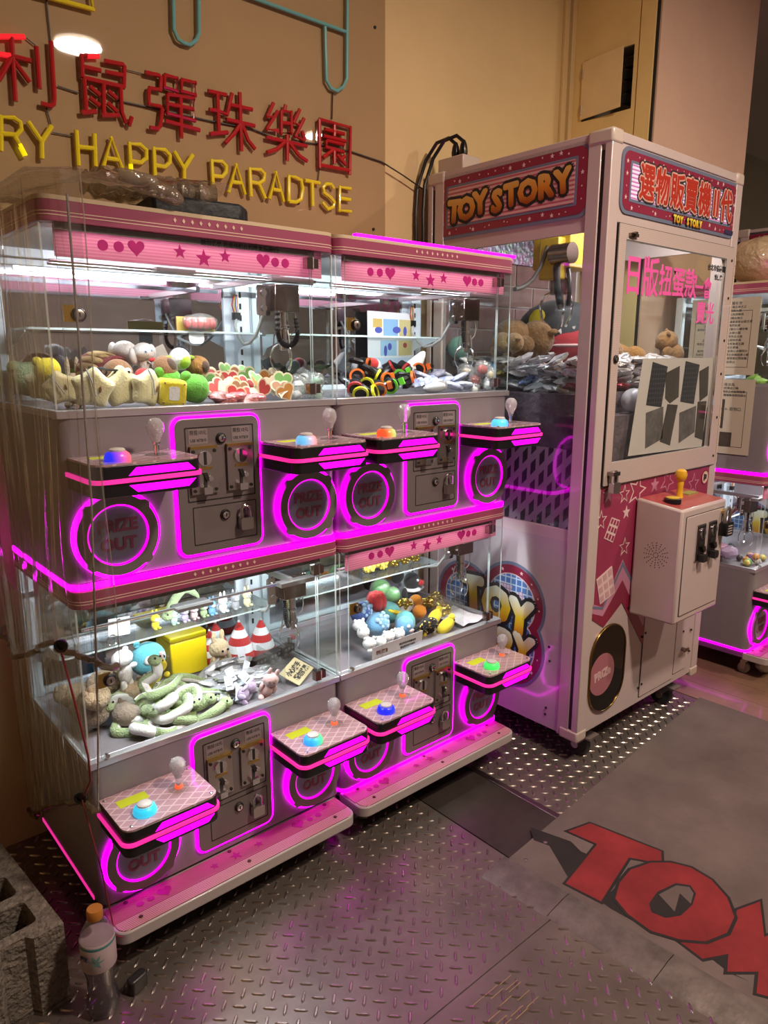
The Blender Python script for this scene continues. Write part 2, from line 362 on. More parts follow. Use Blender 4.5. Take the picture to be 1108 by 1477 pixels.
for nm, pl_, m_, dz in (('letter_shadow', S1, M_VBLK, 0), ('letter_shadow', S2, M_VBLK, 0), ('letter_shadow', S3, M_VBLK, 0), ('letter_outline', offs(T_, .007), M_VBLK, .0003), ('letter_outline', offs(M__, .007), M_VBLK, .0003),
                        ('letter', T_, M_VRED, .0006), ('letter', M__, M_VRED, .0006), ('letter_outline', offs(O_, .008), M_VBLK, .0009), ('letter', O_, M_VRED, .0012), ('letter_hole', offs(H_, .003), M_VBLK, .0015), ('letter_hole', Z_, M_VINYL, .0018)):
    P(nm, None, lambda q: q.prism(pl_, 'z', z, z + .0003 + dz), m_, fm, smooth=False)
M_TAPE = mat('dusty aluminium edging', (.19, .165, .15), .45, .5, noise=(14, .5), bump=(40, .3, .004))
y = 1.09
for L in (.20, .27, .26, .30, .34, .4):
    def f(q, y=y, L=L):
        e = lambda Y: 1.39 + .0717 * (1.08 - Y)
        a, b2 = y, y - L + .002
        vs = []
        for Y in (a, b2):
            x = e(Y); vs += [(x - .098, Y, 0), (x - .088, Y, .005), (x - .03, Y, .0155), (x - .004, Y, .0165), (x - .004, Y, 0)]
        q.add(vs, [(0, 1, 6, 5), (1, 2, 7, 6), (2, 3, 8, 7), (3, 4, 9, 8), (4, 0, 5, 9), (4, 3, 2, 1, 0), (5, 6, 7, 8, 9)])
    P('edging_strip', None, f, M_TAPE, fm); y -= L
PM('screw', 'fmscr', [lambda q, x_=x_, y_=y_: q.lathe([(.006, 0), (.006, .0015), (.002, .003)], (x_, y_, .012), 8) for x_, y_ in ((1.42, 1.045), (1.52, 1.055))], M_STL, fm)

# ================================================================ neon wall sign
ns = thing('neon_sign', 'tan acrylic wall board with red and yellow neon tube lettering and cyan outlines', 'sign', (0, 0, 0))
M_BOARD = mat('tan acrylic board', (.43, .30, .155), .6, coat=1.0, spec=.1, noise=(1.2, .12))
P('backing_board', None, lambda q: q.prism(rrect(-1.6, 1.735, 1.768, 2.98, .04, 5), 'y', 2.028, 2.036), M_BOARD, ns)
P('standoff', None, lambda q: [q.tube([(x_, 2.036, z_), (x_, 2.05, z_)], .008, 8) for x_, z_ in ((1.72, 2.41), (1.715, 1.785), (-.4, 1.79), (-.4, 2.6))], M_STL, ns)
for x_, z_ in ((1.722, 2.414), (1.713, 1.785), (1.40, 1.83)): P('bolt', None, lambda q: q.tube([(x_, 2.024, z_), (x_, 2.03, z_)], .005, 8), M_DRK, ns)
M_NRED = mat('red neon tube', (.46, .012, .016), .3, coat=.3)
M_NREDL = mat('red neon tube lit', (.7, .02, .03), .3, emit=(1, .02, .03), es=.75, coat=.3)
M_NYEL = mat('yellow neon tube', (.88, .74, .02), .3, coat=.3)
M_NYELL = mat('yellow neon tube lit', (.9, .75, .01), .3, emit=(1, .85, .0), es=.75, coat=.3)
M_NCYN = mat('cyan neon tube', (.16, .46, .46), .35, coat=.3)
def Z1(L): return [(u / 3.957, 40 + v / 3.957) for u, v in L]
def Z2(L): return [(270 + u / 4.262, 110 + v / 4.262) for u, v in L]
def Z0(L): return [(u / 1.979, v / 1.979) for u, v in L]
def neon(name, strokes, m, r=.0062, label=None):
    def f(q):
        for s in strokes:
            pts = [tuple(atY(x, y, 2.014)) for x, y in s]
            q.tube(pts, r, 8)
            for p in pts[1:-1]: q.ell(p, r * 1.0, 6, 4)
    o = P(name, None, f, m, ns)
    if label: o['label'] = label
    return o
RN = 'red neon character %s'
neon('neon_character', [Z1(s) for s in ([(65, 55), (88, 420)], [(65, 170), (-10, 300)], [(80, 190), (170, 312)], [(60, 160), (178, 190)], [(208, 108), (225, 348)], [(290, 78), (310, 400), (306, 435), (290, 447), (235, 432)])], M_NRED)
neon('lit_tube', [Z1(s) for s in ([(-20, 50), (140, 52)], [(-40, 145), (60, 160)])], M_NREDL)
neon('neon_character', [Z1(s) for s in ([(500, 160), (465, 160), (472, 285)], [(470, 222), (575, 245)], [(597, 190), (700, 210), (710, 222), (706, 340)], [(603, 252), (700, 272)], [(472, 285), (710, 340)], [(480, 290), (492, 480)], [(465, 485), (550, 478)], [(590, 320), (592, 500)], [(580, 500), (680, 500)], [(510, 335), (572, 385)], [(510, 398), (570, 445)], [(615, 360), (668, 405)], [(612, 428), (670, 480)], [(688, 340), (695, 480), (715, 535), (740, 552), (752, 510)])], M_NRED)
neon('lit_tube', [Z1([(495, 162), (565, 162)])], M_NREDL)
neon('neon_character', [Z1(s) for s in ([(828, 255), (905, 272), (918, 285), (915, 355), (855, 345), (848, 360), (850, 435), (915, 450), (925, 465), (915, 560), (900, 578), (855, 570)], [(938, 270), (1010, 290), (1008, 362), (938, 340), (938, 270)], [(1035, 297), (1115, 315), (1115, 385), (1035, 362), (1035, 297)], [(955, 380), (1105, 405), (1110, 530), (955, 490), (955, 380)], [(955, 435), (1105, 465)], [(1030, 400), (1035, 630)], [(942, 532), (1140, 585)])], M_NRED)
neon('neon_character', [Z2(s) for s in ([(128, 90), (240, 115)], [(185, 108), (195, 345)], [(135, 205), (195, 215), (245, 235), (275, 105)], [(140, 355), (250, 345)], [(265, 175), (400, 205)], [(322, 100), (333, 460)], [(240, 265), (415, 305)], [(330, 290), (290, 350), (235, 410)], [(335, 290), (375, 395), (418, 448)])], M_NRED)
neon('neon_character', [Z2(s) for s in ([(530, 165), (493, 248), (530, 255)], [(557, 215), (490, 325), (560, 335)], [(605, 178), (598, 210)], [(578, 212), (640, 222), (640, 350), (578, 350), (578, 212)], [(580, 285), (640, 293)], [(692, 205), (655, 285), (690, 300)], [(718, 260), (665, 370), (722, 395)], [(705, 335), (722, 395)], [(485, 375), (735, 430)], [(615, 360), (615, 520)], [(605, 400), (550, 450), (490, 468)], [(625, 405), (690, 490), (738, 522)])], M_NRED)
neon('neon_character', [Z2(s) for s in ([(812, 265), (1003, 315), (998, 605)], [(812, 265), (815, 565)], [(815, 545), (998, 580)], [(845, 325), (965, 355)], [(905, 300), (905, 370)], [(835, 365), (975, 400)], [(855, 395), (855, 435), (960, 465), (960, 420), (855, 395)], [(900, 450), (835, 500)], [(905, 460), (905, 540)], [(920, 480), (975, 545)], [(970, 490), (940, 515)])], M_NRED)
for L in ([[(5, 705), (5, 510), (80, 515), (115, 540), (122, 580), (95, 612), (10, 605)], [(80, 612), (145, 732)]], [[(160, 535), (238, 650), (240, 748)], [(238, 650), (295, 560)]], [[(435, 585), (448, 788)], [(538, 605), (545, 800)], [(440, 680), (540, 690)]], [[(585, 808), (635, 632), (705, 830)], [(610, 745), (675, 755)]], [[(745, 780), (738, 662), (800, 668), (835, 700), (835, 745), (805, 770), (745, 762)]], [[(885, 865), (878, 690), (940, 697), (970, 730), (968, 770), (940, 795), (885, 785)]], [[(993, 705), (1050, 805), (1050, 880)], [(1050, 805), (1100, 725)]]):
    neon('neon_letter', [Z1(s) for s in L], M_NYEL)
neon('lit_tube', [Z1([(746, 780), (750, 840)])], M_NYELL); neon('lit_tube', [Z1([(110, 665), (145, 732)])], M_NYELL, .0066)
for L in ([[(160, 698), (150, 520), (215, 525), (240, 555), (238, 590), (215, 618), (155, 612)]], [[(253, 715), (300, 545), (355, 728)], [(275, 650), (335, 658)]], [[(392, 740), (385, 570), (450, 575), (475, 600), (470, 640), (440, 660), (390, 650)], [(440, 660), (480, 752)]], [[(505, 755), (545, 592), (592, 772)], [(525, 695), (575, 705)]], [[(625, 770), (625, 615), (665, 622), (700, 640), (710, 690), (700, 755), (670, 775), (625, 770)]], [[(722, 640), (815, 658)], [(768, 655), (772, 800)]], [[(900, 690), (885, 665), (855, 662), (835, 685), (840, 715), (880, 745), (905, 775), (895, 805), (865, 818), (830, 775)]], [[(1005, 692), (938, 682), (935, 825), (1008, 832)], [(938, 750), (1003, 760)]]):
    neon('neon_letter', [Z2(s) for s in L], M_NYEL)
neon('neon_outline', [Z0([(493, -60), (496, 85), (508, 112), (522, 122), (542, 128), (560, 115), (568, 95), (566, -60)])], M_NCYN, .0055)
neon('neon_outline', [Z0([(650, -32), (990, 92)]), Z0([(992, -60), (990, 225), (980, 248), (962, 260), (945, 252), (932, 230), (928, 76)])], M_NCYN, .0055)
neon('neon_outline', [Z0([(100, -18), (265, 27), (254, -40)])], M_NYEL, .0062)
M_CABLE = mat('dark cable', (.03, .022, .018), .5)
for L, r in (([(165, 245), (225, 265)], .002), ([(330, 285), (480, 318), (600, 345), (720, 368), (800, 400), (900, 410), (1000, 432), (1090, 462), (1150, 500), (1215, 545)], .0026), ([(950, 265), (948, 340)], .002), ([(150, 378), (205, 388)], .0016), ([(133, 0), (145, 115)], .002), ([(132, 305), (146, 355)], .002), ([(912, 480), (908, 515)], .0016), ([(75, 108), (102, 130)], .0016), ([(358, 198), (412, 212)], .0014)):
    P('sign_wire', None, lambda q: q.tube([tuple(atY(x, y, 2.022)) for x, y in Z0(L)], r, 5), M_CABLE, ns)

# ---- downlights in the ceiling
for (lx, ly, ld, lp) in LAMPS:
    t = thing('ceiling_downlight_offscreen', ('large' if ld > .2 else 'small') + ' round warm downlight set into the shop ceiling', 'ceiling lamp', (lx, ly, 3.0), group='ceiling downlights')
    P('lens_offscreen', None, lambda q: q.lathe([(ld / 2, -.012), (ld / 2, -.006)], seg=24), glow('lamp lens', (1.0, .82, .60), 14), t)
    P('trim_ring', None, lambda q: q.frame(ngon(0, 0, ld / 2 + .02), ngon(0, 0, ld / 2 + .001), 'z', -.016, 0), M_WHT, t)
# ================================================================ double-decker mini claw machines
MW, MD, DZ = .685, .44, .763
M_RIB = stripes('ribbed pink tread', (.30, .045, .13), (.50, .13, .22), 70, 'Y', .4, .5, bump=.4)
M_RIBC = stripes('cream ribs', (.62, .40, .36), (.34, .08, .15), 62, 'Y', .4, .6)
M_HDR = None
def header_mat():
    m = bpy.data.materials.new('ribbed pink header'); m.use_nodes = True; nt = m.node_tree; b = nt.nodes['Principled BSDF']
    tc = nt.nodes.new('ShaderNodeTexCoord'); wv = nt.nodes.new('ShaderNodeTexWave'); wv.bands_direction = 'Z'; wv.inputs['Scale'].default_value = 50
    cr = nt.nodes.new('ShaderNodeValToRGB'); cr.color_ramp.elements[0].color = (.72, .28, .42, 1); cr.color_ramp.elements[1].color = (.85, .48, .58, 1)
    nt.links.new(tc.outputs['Object'], wv.inputs['Vector']); nt.links.new(wv.outputs['Fac'], cr.inputs['Fac'])
    nt.links.new(cr.outputs[0], b.inputs['Base Color']); b.inputs['Roughness'].default_value = .4
    tl = nt.nodes.new('ShaderNodeBsdfTranslucent'); nt.links.new(cr.outputs[0], tl.inputs[0])
    mx = nt.nodes.new('ShaderNodeMixShader'); mx.inputs[0].default_value = .55
    nt.links.new(b.outputs[0], mx.inputs[1]); nt.links.new(tl.outputs[0], mx.inputs[2]); nt.links.new(mx.outputs[0], nt.nodes['Material Output'].inputs[0])
    return m
M_HDR = header_mat()
def argyle():
    m = mat('pink argyle plate', (.55, .30, .36), .22, coat=.6); nt = m.node_tree; b = nt.nodes['Principled BSDF']
    tc = nt.nodes.new('ShaderNodeTexCoord'); acc = None
    for rot in (55, -55):
        mp = nt.nodes.new('ShaderNodeMapping'); mp.inputs['Rotation'].default_value = (0, 0, R_(rot)); wv = nt.nodes.new('ShaderNodeTexWave'); wv.inputs['Scale'].default_value = 14
        cr = nt.nodes.new('ShaderNodeValToRGB'); cr.color_ramp.elements[0].position = .93; cr.color_ramp.elements[1].position = .97
        nt.links.new(tc.outputs['Object'], mp.inputs[0]); nt.links.new(mp.outputs[0], wv.inputs['Vector']); nt.links.new(wv.outputs['Fac'], cr.inputs['Fac'])
        if acc is None: acc = cr.outputs[0]
        else:
            mxn = nt.nodes.new('ShaderNodeMix'); mxn.data_type = 'RGBA'; mxn.blend_type = 'LIGHTEN'; mxn.inputs['Factor'].default_value = 1
            nt.links.new(acc, mxn.inputs['A']); nt.links.new(cr.outputs[0], mxn.inputs['B']); acc = mxn.outputs['Result']
    m2 = nt.nodes.new('ShaderNodeMix'); m2.data_type = 'RGBA'; m2.inputs['A'].default_value = (.50, .31, .36, 1); m2.inputs['B'].default_value = (.70, .52, .56, 1)
    nt.links.new(acc, m2.inputs['Factor']); nt.links.new(m2.outputs['Result'], b.inputs['Base Color'])
    return m
M_ARG = argyle()
def translucent(name, c):
    m = mat(name, c, .45); nt = m.node_tree; b = nt.nodes['Principled BSDF']; tl = nt.nodes.new('ShaderNodeBsdfTranslucent'); tl.inputs[0].default_value = (*c, 1)
    mx = nt.nodes.new('ShaderNodeMixShader'); mx.inputs[0].default_value = .55; nt.links.new(b.outputs[0], mx.inputs[1]); nt.links.new(tl.outputs[0], mx.inputs[2]); nt.links.new(mx.outputs[0], nt.nodes['Material Output'].inputs[0]); return m
M_PNKH = translucent('backlit pink sticker', (.85, .05, .50))
M_MAGP = glow('magenta light panel', (1.0, .0, .92), 1.6)
M_LCD = glow('yellow lcd', (.50, .56, .02), .16)
M_MIRR = mat('mirror', (.62, .64, .68), .03, 1.0)
M_DISC = mat('smoky blue prize flap', (.30, .33, .47), .18, coat=.5, noise=(6, .15))
M_PRT = mat('printed prize lettering', (.34, .10, .18), .5)
M_XTAL = clear('crystal knob', (.80, .80, .84), .08, 1.6, .48, (.92, .90, .94), ((1, 1, 1), 170, 1.0), .28)
M_CLR = clear('clear disc', (.95, .93, .93), .05, 1.2, .12)
M_COIL = mat('black coil', (.015, .015, .016), .4)
M_HOSE = mat('grey hose', (.50, .50, .48), .4)
M_WLED = glow('white led bar', (.88, .94, 1.0), 7.0)
M_INT = mat('white interior', (.75, .79, .85), .4)
M_RED = mat('red cap', (.5, .02, .02), .4)

def coin_mech(q, x, z):
    q.box(x - .033, -.016, z - .052, x + .033, -.009, z + .052, 0); q.box(x - .033, -.019, z + .050, x + .033, -.009, z + .056, 3)
    q.tube([(x, -.016, z + .028), (x, -.021, z + .028)], .0165, 16, mi=1); q.box(x - .003, -.0225, z + .014, x + .003, -.02, z + .043, 2)
    q.box(x - .014, -.0175, z + .002, x + .018, -.016, z + .009, 3)
    q.box(x - .003, -.018, z - .045, x + .004, -.0155, z - .016, 2); q.tube([(x + .012, -.016, z - .018), (x + .012, -.022, z - .018)], .006, 10, mi=1)
    q.prism([(x - .006, z - .004), (x + .004, z - .004), (x + .010, z - .022), (x + .002, z - .024)], 'y', -.02, -.016, 2)
    q.box(x - .010, -.030, z - .052, x + .010, -.016, z - .036, 1)
    for sx in (-1, 1):
        for sz in (-1, 1): q.tube([(x + sx * .026, -.016, z + sz * .044), (x + sx * .026, -.0185, z + sz * .044)], .004, 8, mi=2)
def lock_geo(q, x, z, y=-.008, r=.0125, ax=1):
    q.lathe([(r, 0), (r, .004), (r * .8, .007), (r * .8, .004)], (x, y, z), 16, Matrix.Rotation(R_(90), 3, 'X'), 2); q.lathe([(r * .68, .0035), (r * .68, .0075), (r * .5, .0085)], (x, y, z), 14, Matrix.Rotation(R_(90), 3, 'X'), 1)
    q.box(x - .0012, y - .0095, z - .004, x + .0012, y - .008, z + .004, 2)
def padlock(q, x, z, y=-.02, s=1.0, mb=0, ms=1):
    q.prism(rrect(x - .013 * s, z - .026 * s, x + .013 * s, z - .003 * s, .003 * s, 2), 'y', y - .012 * s, y, mb)
    pts = [(x - .0085 * s, y - .006 * s, z - .005 * s)] + [(x + .0085 * s * math.cos(R_(180 - 20 * i)), y - .006 * s, z + .012 * s + .0085 * s * math.sin(R_(20 * i))) for i in range(10)] + [(x + .0085 * s, y - .006 * s, z - .005 * s)]
    q.tube(pts, .0028 * s, 6, mi=ms)
MECH = [M_STL, M_CHR, M_DRK, M_BRASS]

def control_box(root, x0, dz, bcol):
    x1 = x0 + .218; zt = .392
    bx = P('control_box', ('cbox',), lambda q: q.prism(rrect(0, -.152, .218, 0, .022, 5, skip=(2, 3)), 'z', .328, zt - .004), M_BLK, root, (x0, 0, dz), bev=.0015)
    P('top_plate', ('ctop',), lambda q: q.prism(rrect(.001, -.151, .217, -.001, .022, 5, skip=(2, 3)), 'z', zt - .004, zt), M_ARG, bx)
    def band(q):
        o = rrect(-.0045, -.1565, .2225, .0, .026, 5, skip=(2, 3)); i = rrect(0, -.152, .218, -.0001, .022, 5, skip=(2, 3)); q.frame(o, i, 'z', .3548, .3630)
    P('light_band', ('cband',), band, M_PNKL, bx, bev=.002)
    P('light_panel', ('cpan1',), lambda q: q.prism([(.064, .3672), (.202, .3672), (.186, .3822), (.080, .3822)], 'y', -.1528, -.151), M_MAGP, bx)
    P('light_panel', ('cpan2',), lambda q: q.prism([(.064, .3490), (.202, .3490), (.186, .3345), (.080, .3345)], 'y', -.1528, -.151), M_MAGP, bx)
    PM('screw', 'cscr', [lambda q, x=x, y=y: q.lathe([(.0042, zt), (.0042, zt + .0015), (.002, zt + .0025)], (x, y, 0), 8) for x, y in ((.010, -.012), (.208, -.012), (.020, -.138), (.203, -.138))], M_CHR, bx)
    P('screen', ('cscreen',), lambda q: q.prism([(.026, -.062), (.092, -.062), (.092, -.032), (.026, -.032)], 'z', zt, zt + .0006), M_LCD, bx)
    P('button', ('cbtn', bcol[0]), lambda q: q.lathe([(.0245, zt), (.0255, zt + .005), (.0225, zt + .014), (.0175, zt + .018), (.0165, zt + .0185)], (.062, -.108, 0), 24), button_mat(*bcol), bx)
    P('button_cap', ('cbtncap',), lambda q: q.lathe([(.0155, zt + .016), (.0155, zt + .022), (.012, zt + .0245), (.004, zt + .0255)], (.062, -.108, 0), 20), mat('button cap', (.72, .70, .68), .25, coat=.4), bx)
    P('button_collar', ('cbtncol',), lambda q: q.lathe([(.0185, zt + .016), (.0185, zt + .0195), (.0158, zt + .0205)], (.062, -.108, 0), 20), M_CLR, bx)
    P('joystick_base', ('cjb',), lambda q: q.lathe([(.024, zt), (.024, zt + .0012), (.020, zt + .002)], (.158, -.070, 0), 24), M_CLR, bx)
    P('joystick_rod', ('cjr',), lambda q: q.lathe([(.0055, zt), (.0055, zt + .020), (.008, zt + .022), (.008, zt + .028)], (.158, -.070, 0), 12), M_CHR, bx)
    if dz == 0: P('joystick_glow', ('cjg',), lambda q: q.lathe([(.0095, zt + .001), (.009, zt + .006), (.0065, zt + .007)], (.158, -.070, 0), 12), glow('joystick glow', (1, .12, .04), .9), bx)
    P('crystal_knob', ('cjk',), lambda q: q.lathe([(.008, .026), (.0105, .034), (.017, .046), (.0185, .056), (.0165, .066), (.010, .0735), (.003, .0755)], (.158, -.070, zt), 16), M_XTAL, bx)
    return bx
def button_mat(n, c1, c2, s):
    if n in MATS: return MATS[n]
    m = mat(n, c1, .3, emit=c1, es=s); nt = m.node_tree; b = nt.nodes['Principled BSDF']; b.inputs['Transmission Weight'].default_value = 0
    tc = nt.nodes.new('ShaderNodeTexCoord'); sp = nt.nodes.new('ShaderNodeSeparateXYZ'); mr = nt.nodes.new('ShaderNodeMapRange'); mr.inputs['From Min'].default_value = .045; mr.inputs['From Max'].default_value = .080
    mx = nt.nodes.new('ShaderNodeMix'); mx.data_type = 'RGBA'; mx.inputs['A'].default_value = (*c1, 1); mx.inputs['B'].default_value = (*c2, 1)
    nt.links.new(tc.outputs['Object'], sp.inputs[0]); nt.links.new(sp.outputs['X'], mr.inputs['Value']); nt.links.new(mr.outputs[0], mx.inputs['Factor'])
    nt.links.new(mx.outputs['Result'], b.inputs['Emission Color']); nt.links.new(mx.outputs['Result'], b.inputs['Base Color'])
    return m
B_BLUER = ('button blue red', (.02, .03, .9), (.9, .12, .12), .9); B_CYR = ('button cyan red', (.15, .55, .9), (.95, .25, .2), .8); B_REDG = ('button red green', (.95, .10, .03), (.25, .75, .2), .8)
B_CYB = ('button cyan', (.10, .65, .95), (.05, .3, .9), .8); B_CYAN = ('button aqua', (.03, .55, .85), (.05, .65, .9), .8); B_GRNB = ('button green blue', (.03, .35, .9), (.10, .85, .25), .8)
B_BLUE = ('button blue', (.01, .02, .85), (.02, .05, .9), .9); B_GRN = ('button green', (.05, .80, .12), (.10, .9, .2), .8)

def prize_door(root, cx, cz, dz):
    pd = P('prize_door', ('ring', cx), lambda q: q.frame([(cx + (.0865 if not any(abs(((a - c + 180) % 360) - 180) < 9 for c in (45, 135, 225, 315)) else .093) * math.cos(R_(a)), cz + (.0865 if not any(abs(((a - c + 180) % 360) - 180) < 9 for c in (45, 135, 225, 315)) else .093) * math.sin(R_(a))) for a in range(0, 360, 6)],
             ngon(cx, cz, .066, 60), 'y', -.016, -.006), M_SIL2, root, (0, 0, dz))
    P('outer_glow', ('ring2', cx), lambda q: q.frame(ngon(cx, cz, .0945, 48), ngon(cx, cz, .07, 48), 'y', -.006, -.001), M_MAG, pd)
    P('inner_glow', ('ring3', cx), lambda q: q.frame(ngon(cx, cz, .0665, 48), ngon(cx, cz, .0625, 48), 'y', -.0135, -.005), M_MAGS, pd)
    P('flap', ('ringd', cx), lambda q: q.prism(ngon(cx, cz, .0627, 40), 'y', -.010, -.004), M_DISC, pd)
    text('lettering', 'PRIZE', .036, M_PRT, pd, (cx, -.0108, cz + .019), off=.0015, sx=.95); text('lettering', 'OUT', .036, M_PRT, pd, (cx, -.0108, cz - .021), off=.0015, sx=1.0)
    return pd

def claw(root, x, y, dz, coil, zdrop=0.0):
    """carriage with motor housing, solenoid, prongs; z given for the lower deck"""
    c = P('claw_carriage', ('ccar',), lambda q: (q.box(-.036, -.024, .700, .036, .030, .768), q.box(-.042, .03, .712, -.004, .036, .764)), M_BRZ, root, (x, y, dz), bev=.002)
    P('bearing_plate', ('cbp',), lambda q: (q.prism(rrect(-.075, .690, -.037, .765, .006, 3), 'y', .0, .004), [q.tube([(-.056, -.004, zz), (-.056, .004, zz)], .008, 10) for zz in (.708, .745)]), M_CHR, c)
    P('solenoid', ('csol',), lambda q: q.lathe([(.013, .705), (.013, .668), (.0165, .666), (.0165, .660), (.014, .658), (.014, .632), (.018, .630), (.018, .624), (.011, .620), (.011, .606), (.007, .604)], (0, 0, 0), 16), M_CHR, c)
    for k in range(3):
        a = R_(30 + 120 * k)
        P('prong', ('cpr', k), lambda q: q.tube([(rr * math.cos(a), rr * math.sin(a), zz) for rr, zz in ((.012, .622), (.026, .612), (.034, .596), (.035, .578), (.029, .562), (.022, .553))], [.0032, .003, .0026, .0022, .0019, .0014], 6), M_CHR, c)
        P('link', ('clk', k), lambda q: q.tube([(rr * math.cos(a), rr * math.sin(a), zz) for rr, zz in ((.019, .655), (.024, .640), (.027, .612))], .002, 5), M_STL, c)
    def coilf(q):
        if coil == 'loop': path = [(-.030, -.02, .702)] + [(-.002 + .030 * math.cos(R_(180 + 15 * i)), -.024, .650 + .034 * math.sin(R_(180 + 15 * i))) for i in range(13)] + [(.024, -.02, .690)]
        else: path = [(-.030, -.014, .702), (-.031, -.016, .68), (-.030, -.016, .655), (-.026, -.016, .635), (-.018, -.014, .618)]
        pts = []
        for i in range(len(path) - 1):
            for t in range(8): pts.append(Vector(path[i]).lerp(Vector(path[i + 1]), t / 8))
        q.tube(pts, [.0062 + .0014 * (1 if k % 2 else -1) for k in range(len(pts))], 8)
    P('coil_cable', ('coil', coil), coilf, M_COIL, c)
    P('side_wire', ('sw',), lambda q: q.tube([(.030, -.01, .704), (.033, -.012, .675), (.028, -.012, .655), (.019, -.008, .645)], .0017, 5), M_HOSE, c)
    return c

def make_mini(name, label, loc, buttons, decks, group=None, base_front_led=True, top_led=None):
    r = thing(name, label, 'claw machine', loc, group=group)
    # base, kick plate, casters
    P('base_plate', ('base',), lambda q: q.box(.012, .01, .085, MW - .012, MD - .01, .12), M_SIL2, r)
    for x in (.06, MW - .06):
        for y in (.02, MD - .06):
            c = P('caster', ('castf',), lambda q: (q.box(-.012, -.012, .055, .012, .012, .086), q.box(-.014, -.006, .02, -.010, .016, .06), q.box(.010, -.006, .02, .014, .016, .06)), M_STL, r, (x, y, 0))
            P('wheel', ('castw',), lambda q: q.tube([(-.009, .004, .024), (.009, .004, .024)], .024, 16), mat('grey caster', (.35, .33, .31), .5), c)
    kp = P('kick_plate', ('kick',), lambda q: q.prism(rrect(-.002, -.098, .668, .012, .03, 6, skip=(2, 3)), 'z', .082, .112), M_WHT, r, bev=.003)
    P('tread', ('tread',), lambda q: q.prism(rrect(.002, -.058, .664, .0, .003, 1), 'z', .112, .1145), M_RIB, kp)
    P('tread_lip', ('treadlip',), lambda q: q.prism(rrect(.006, -.093, .660, -.059, .024, 5, skip=(2, 3)), 'z', .112, .1142), M_RIBC, kp)
    Z = lambda pts: lambda q: q.prism(pts, 'z', .1145, .1152)
    M_TD = mat('tread sticker', (.30, .015, .12), .4)
    P('heart', ('kh1',), Z(heart(.135, -.032, .019)), M_TD, kp); P('heart', ('kh2',), Z(heart(.515, -.032, .019)), M_TD, kp)
    for i, (x, s) in enumerate(((.100, .0085), (.074, .0085), (.552, .0085), (.580, .0085))): P('dot', ('kd', i), Z(ngon(x, -.034, s, 14)), M_TD, kp)
    for i, (x, s) in enumerate(((.265, .011), (.325, .016), (.392, .012))): P('star', ('ks', i), Z(star(x, -.032, s)), M_TD, kp)
    PM('screw', 'kscr', [lambda q, x=x, y=y: q.lathe([(.005, .1145), (.005, .116), (.002, .117)], (x, y, 0), 8) for x, y in ((.05, -.008), (.32, -.008), (.62, -.008), (.06, -.072), (.34, -.072), (.61, -.072))], mat('rusty screw', (.10, .05, .04), .5, .6), kp)
    # LED lines
    def led(q, z0, z1, out=.006, front=True, back=False):
        o = rrect(-.002, -out, MW + .002, MD, .03, 5, skip=(2, 3)); i = rrect(.0, .0, MW, MD - .001, .026, 5, skip=(2, 3))
        if front: q.frame(o, i, 'z', z0, z1)
        else: q.box(-.002, .05, z0, 0, MD, z1); q.box(MW, .05, z0, MW + .002, MD, z1)
    P('base_led', ('bled', base_front_led), lambda q: led(q, .114, .123, .003, base_front_led), M_MAG if base_front_led else M_PNKL, r)
    P('deck_led', ('dled',), lambda q: led(q, .8775, .889, .008), M_MAG, r)
    if top_led: P('top_led', None, lambda q: q.box(top_led[0], -.0105, 1.6455, top_led[1], .004, 1.653), M_MAG, r)
    for k, d in enumerate(decks):
        dz = k * DZ
        body = P('cabinet_body', ('body', k), lambda q: q.prism(rrect(0, 0, MW, MD, .026, 5, skip=(2, 3)), 'z', .123 if k == 0 else .128, .470), M_SIL, r, (0, 0, dz))
        P('window_sill', ('sill',), lambda q: (q.box(0, -.003, .468, MW, .018, .484), q.box(0, .018, .468, .016, MD, .484), q.box(MW - .016, .018, .468, MW, MD, .484), q.box(0.016, MD - .03, .468, MW - .016, MD, .484)), mat('brushed silver sill', (.55, .53, .57), .3, .7), r, (0, 0, dz), bev=.0015)
        # coin panel
        cp = P('coin_panel', ('coin',), lambda q: q.prism(rrect(.240, .147, .450, .455, .020, 5), 'y', -.009, 0), M_SIL2, r, (0, 0, dz), bev=.0015)
        P('panel_led', ('coinled',), lambda q: q.frame(rrect(.2345, .1415, .4555, .4605, .024, 5), rrect(.240, .147, .450, .455, .020, 5), 'y', -.005, -.0005), M_MAG, cp)
        P('recess_shade_line', ('coinrec',), lambda q: (q.frame(rrect(.262, .268, .435, .436, .002, 1), rrect(.2645, .2705, .4325, .4335, .002, 1), 'y', -.0097, -.008), q.frame(rrect(.272, .167, .436, .256, .002, 1), rrect(.2740, .1690, .434, .254, .002, 1), 'y', -.0097, -.008)), M_DRK, cp)
        for j, (x, zc) in enumerate(((.303, .338), (.394, .338))): P('coin_mechanism', ('mech', j), lambda q: coin_mech(q, x, zc), MECH, cp)
        P('panel_lock', ('plock',), lambda q: lock_geo(q, .350, .408), MECH, cp); P('panel_lock', ('plock2',), lambda q: lock_geo(q, .352, .230), MECH, cp)
        P('padlock', ('padl',), lambda q: padlock(q, .400, .222, -.013, 1.25), [M_STL, M_CHR], cp)
        for x in (.295, .402):
            P('price_sticker', ('pst', x), lambda q: q.box(x - .024, -.0096, .398, x + .022, -.009, .432), mat('price sticker', (.27, .225, .23), .5), cp)
            text('price_lettering', '限投10元', .0115, M_INK, cp, (x - .001, -.0099, .423), ext=.0002, sx=.9); text('price_lettering', 'USE NT$10', .0095, M_INK, cp, (x - .001, -.0099, .406), ext=.0002, sx=.85)
        for cx in (.100, .587): prize_door(r, cx, .222, dz)
        for j, x0 in enumerate((.012, .455)): control_box(r, x0, dz, buttons[2 * k + j])
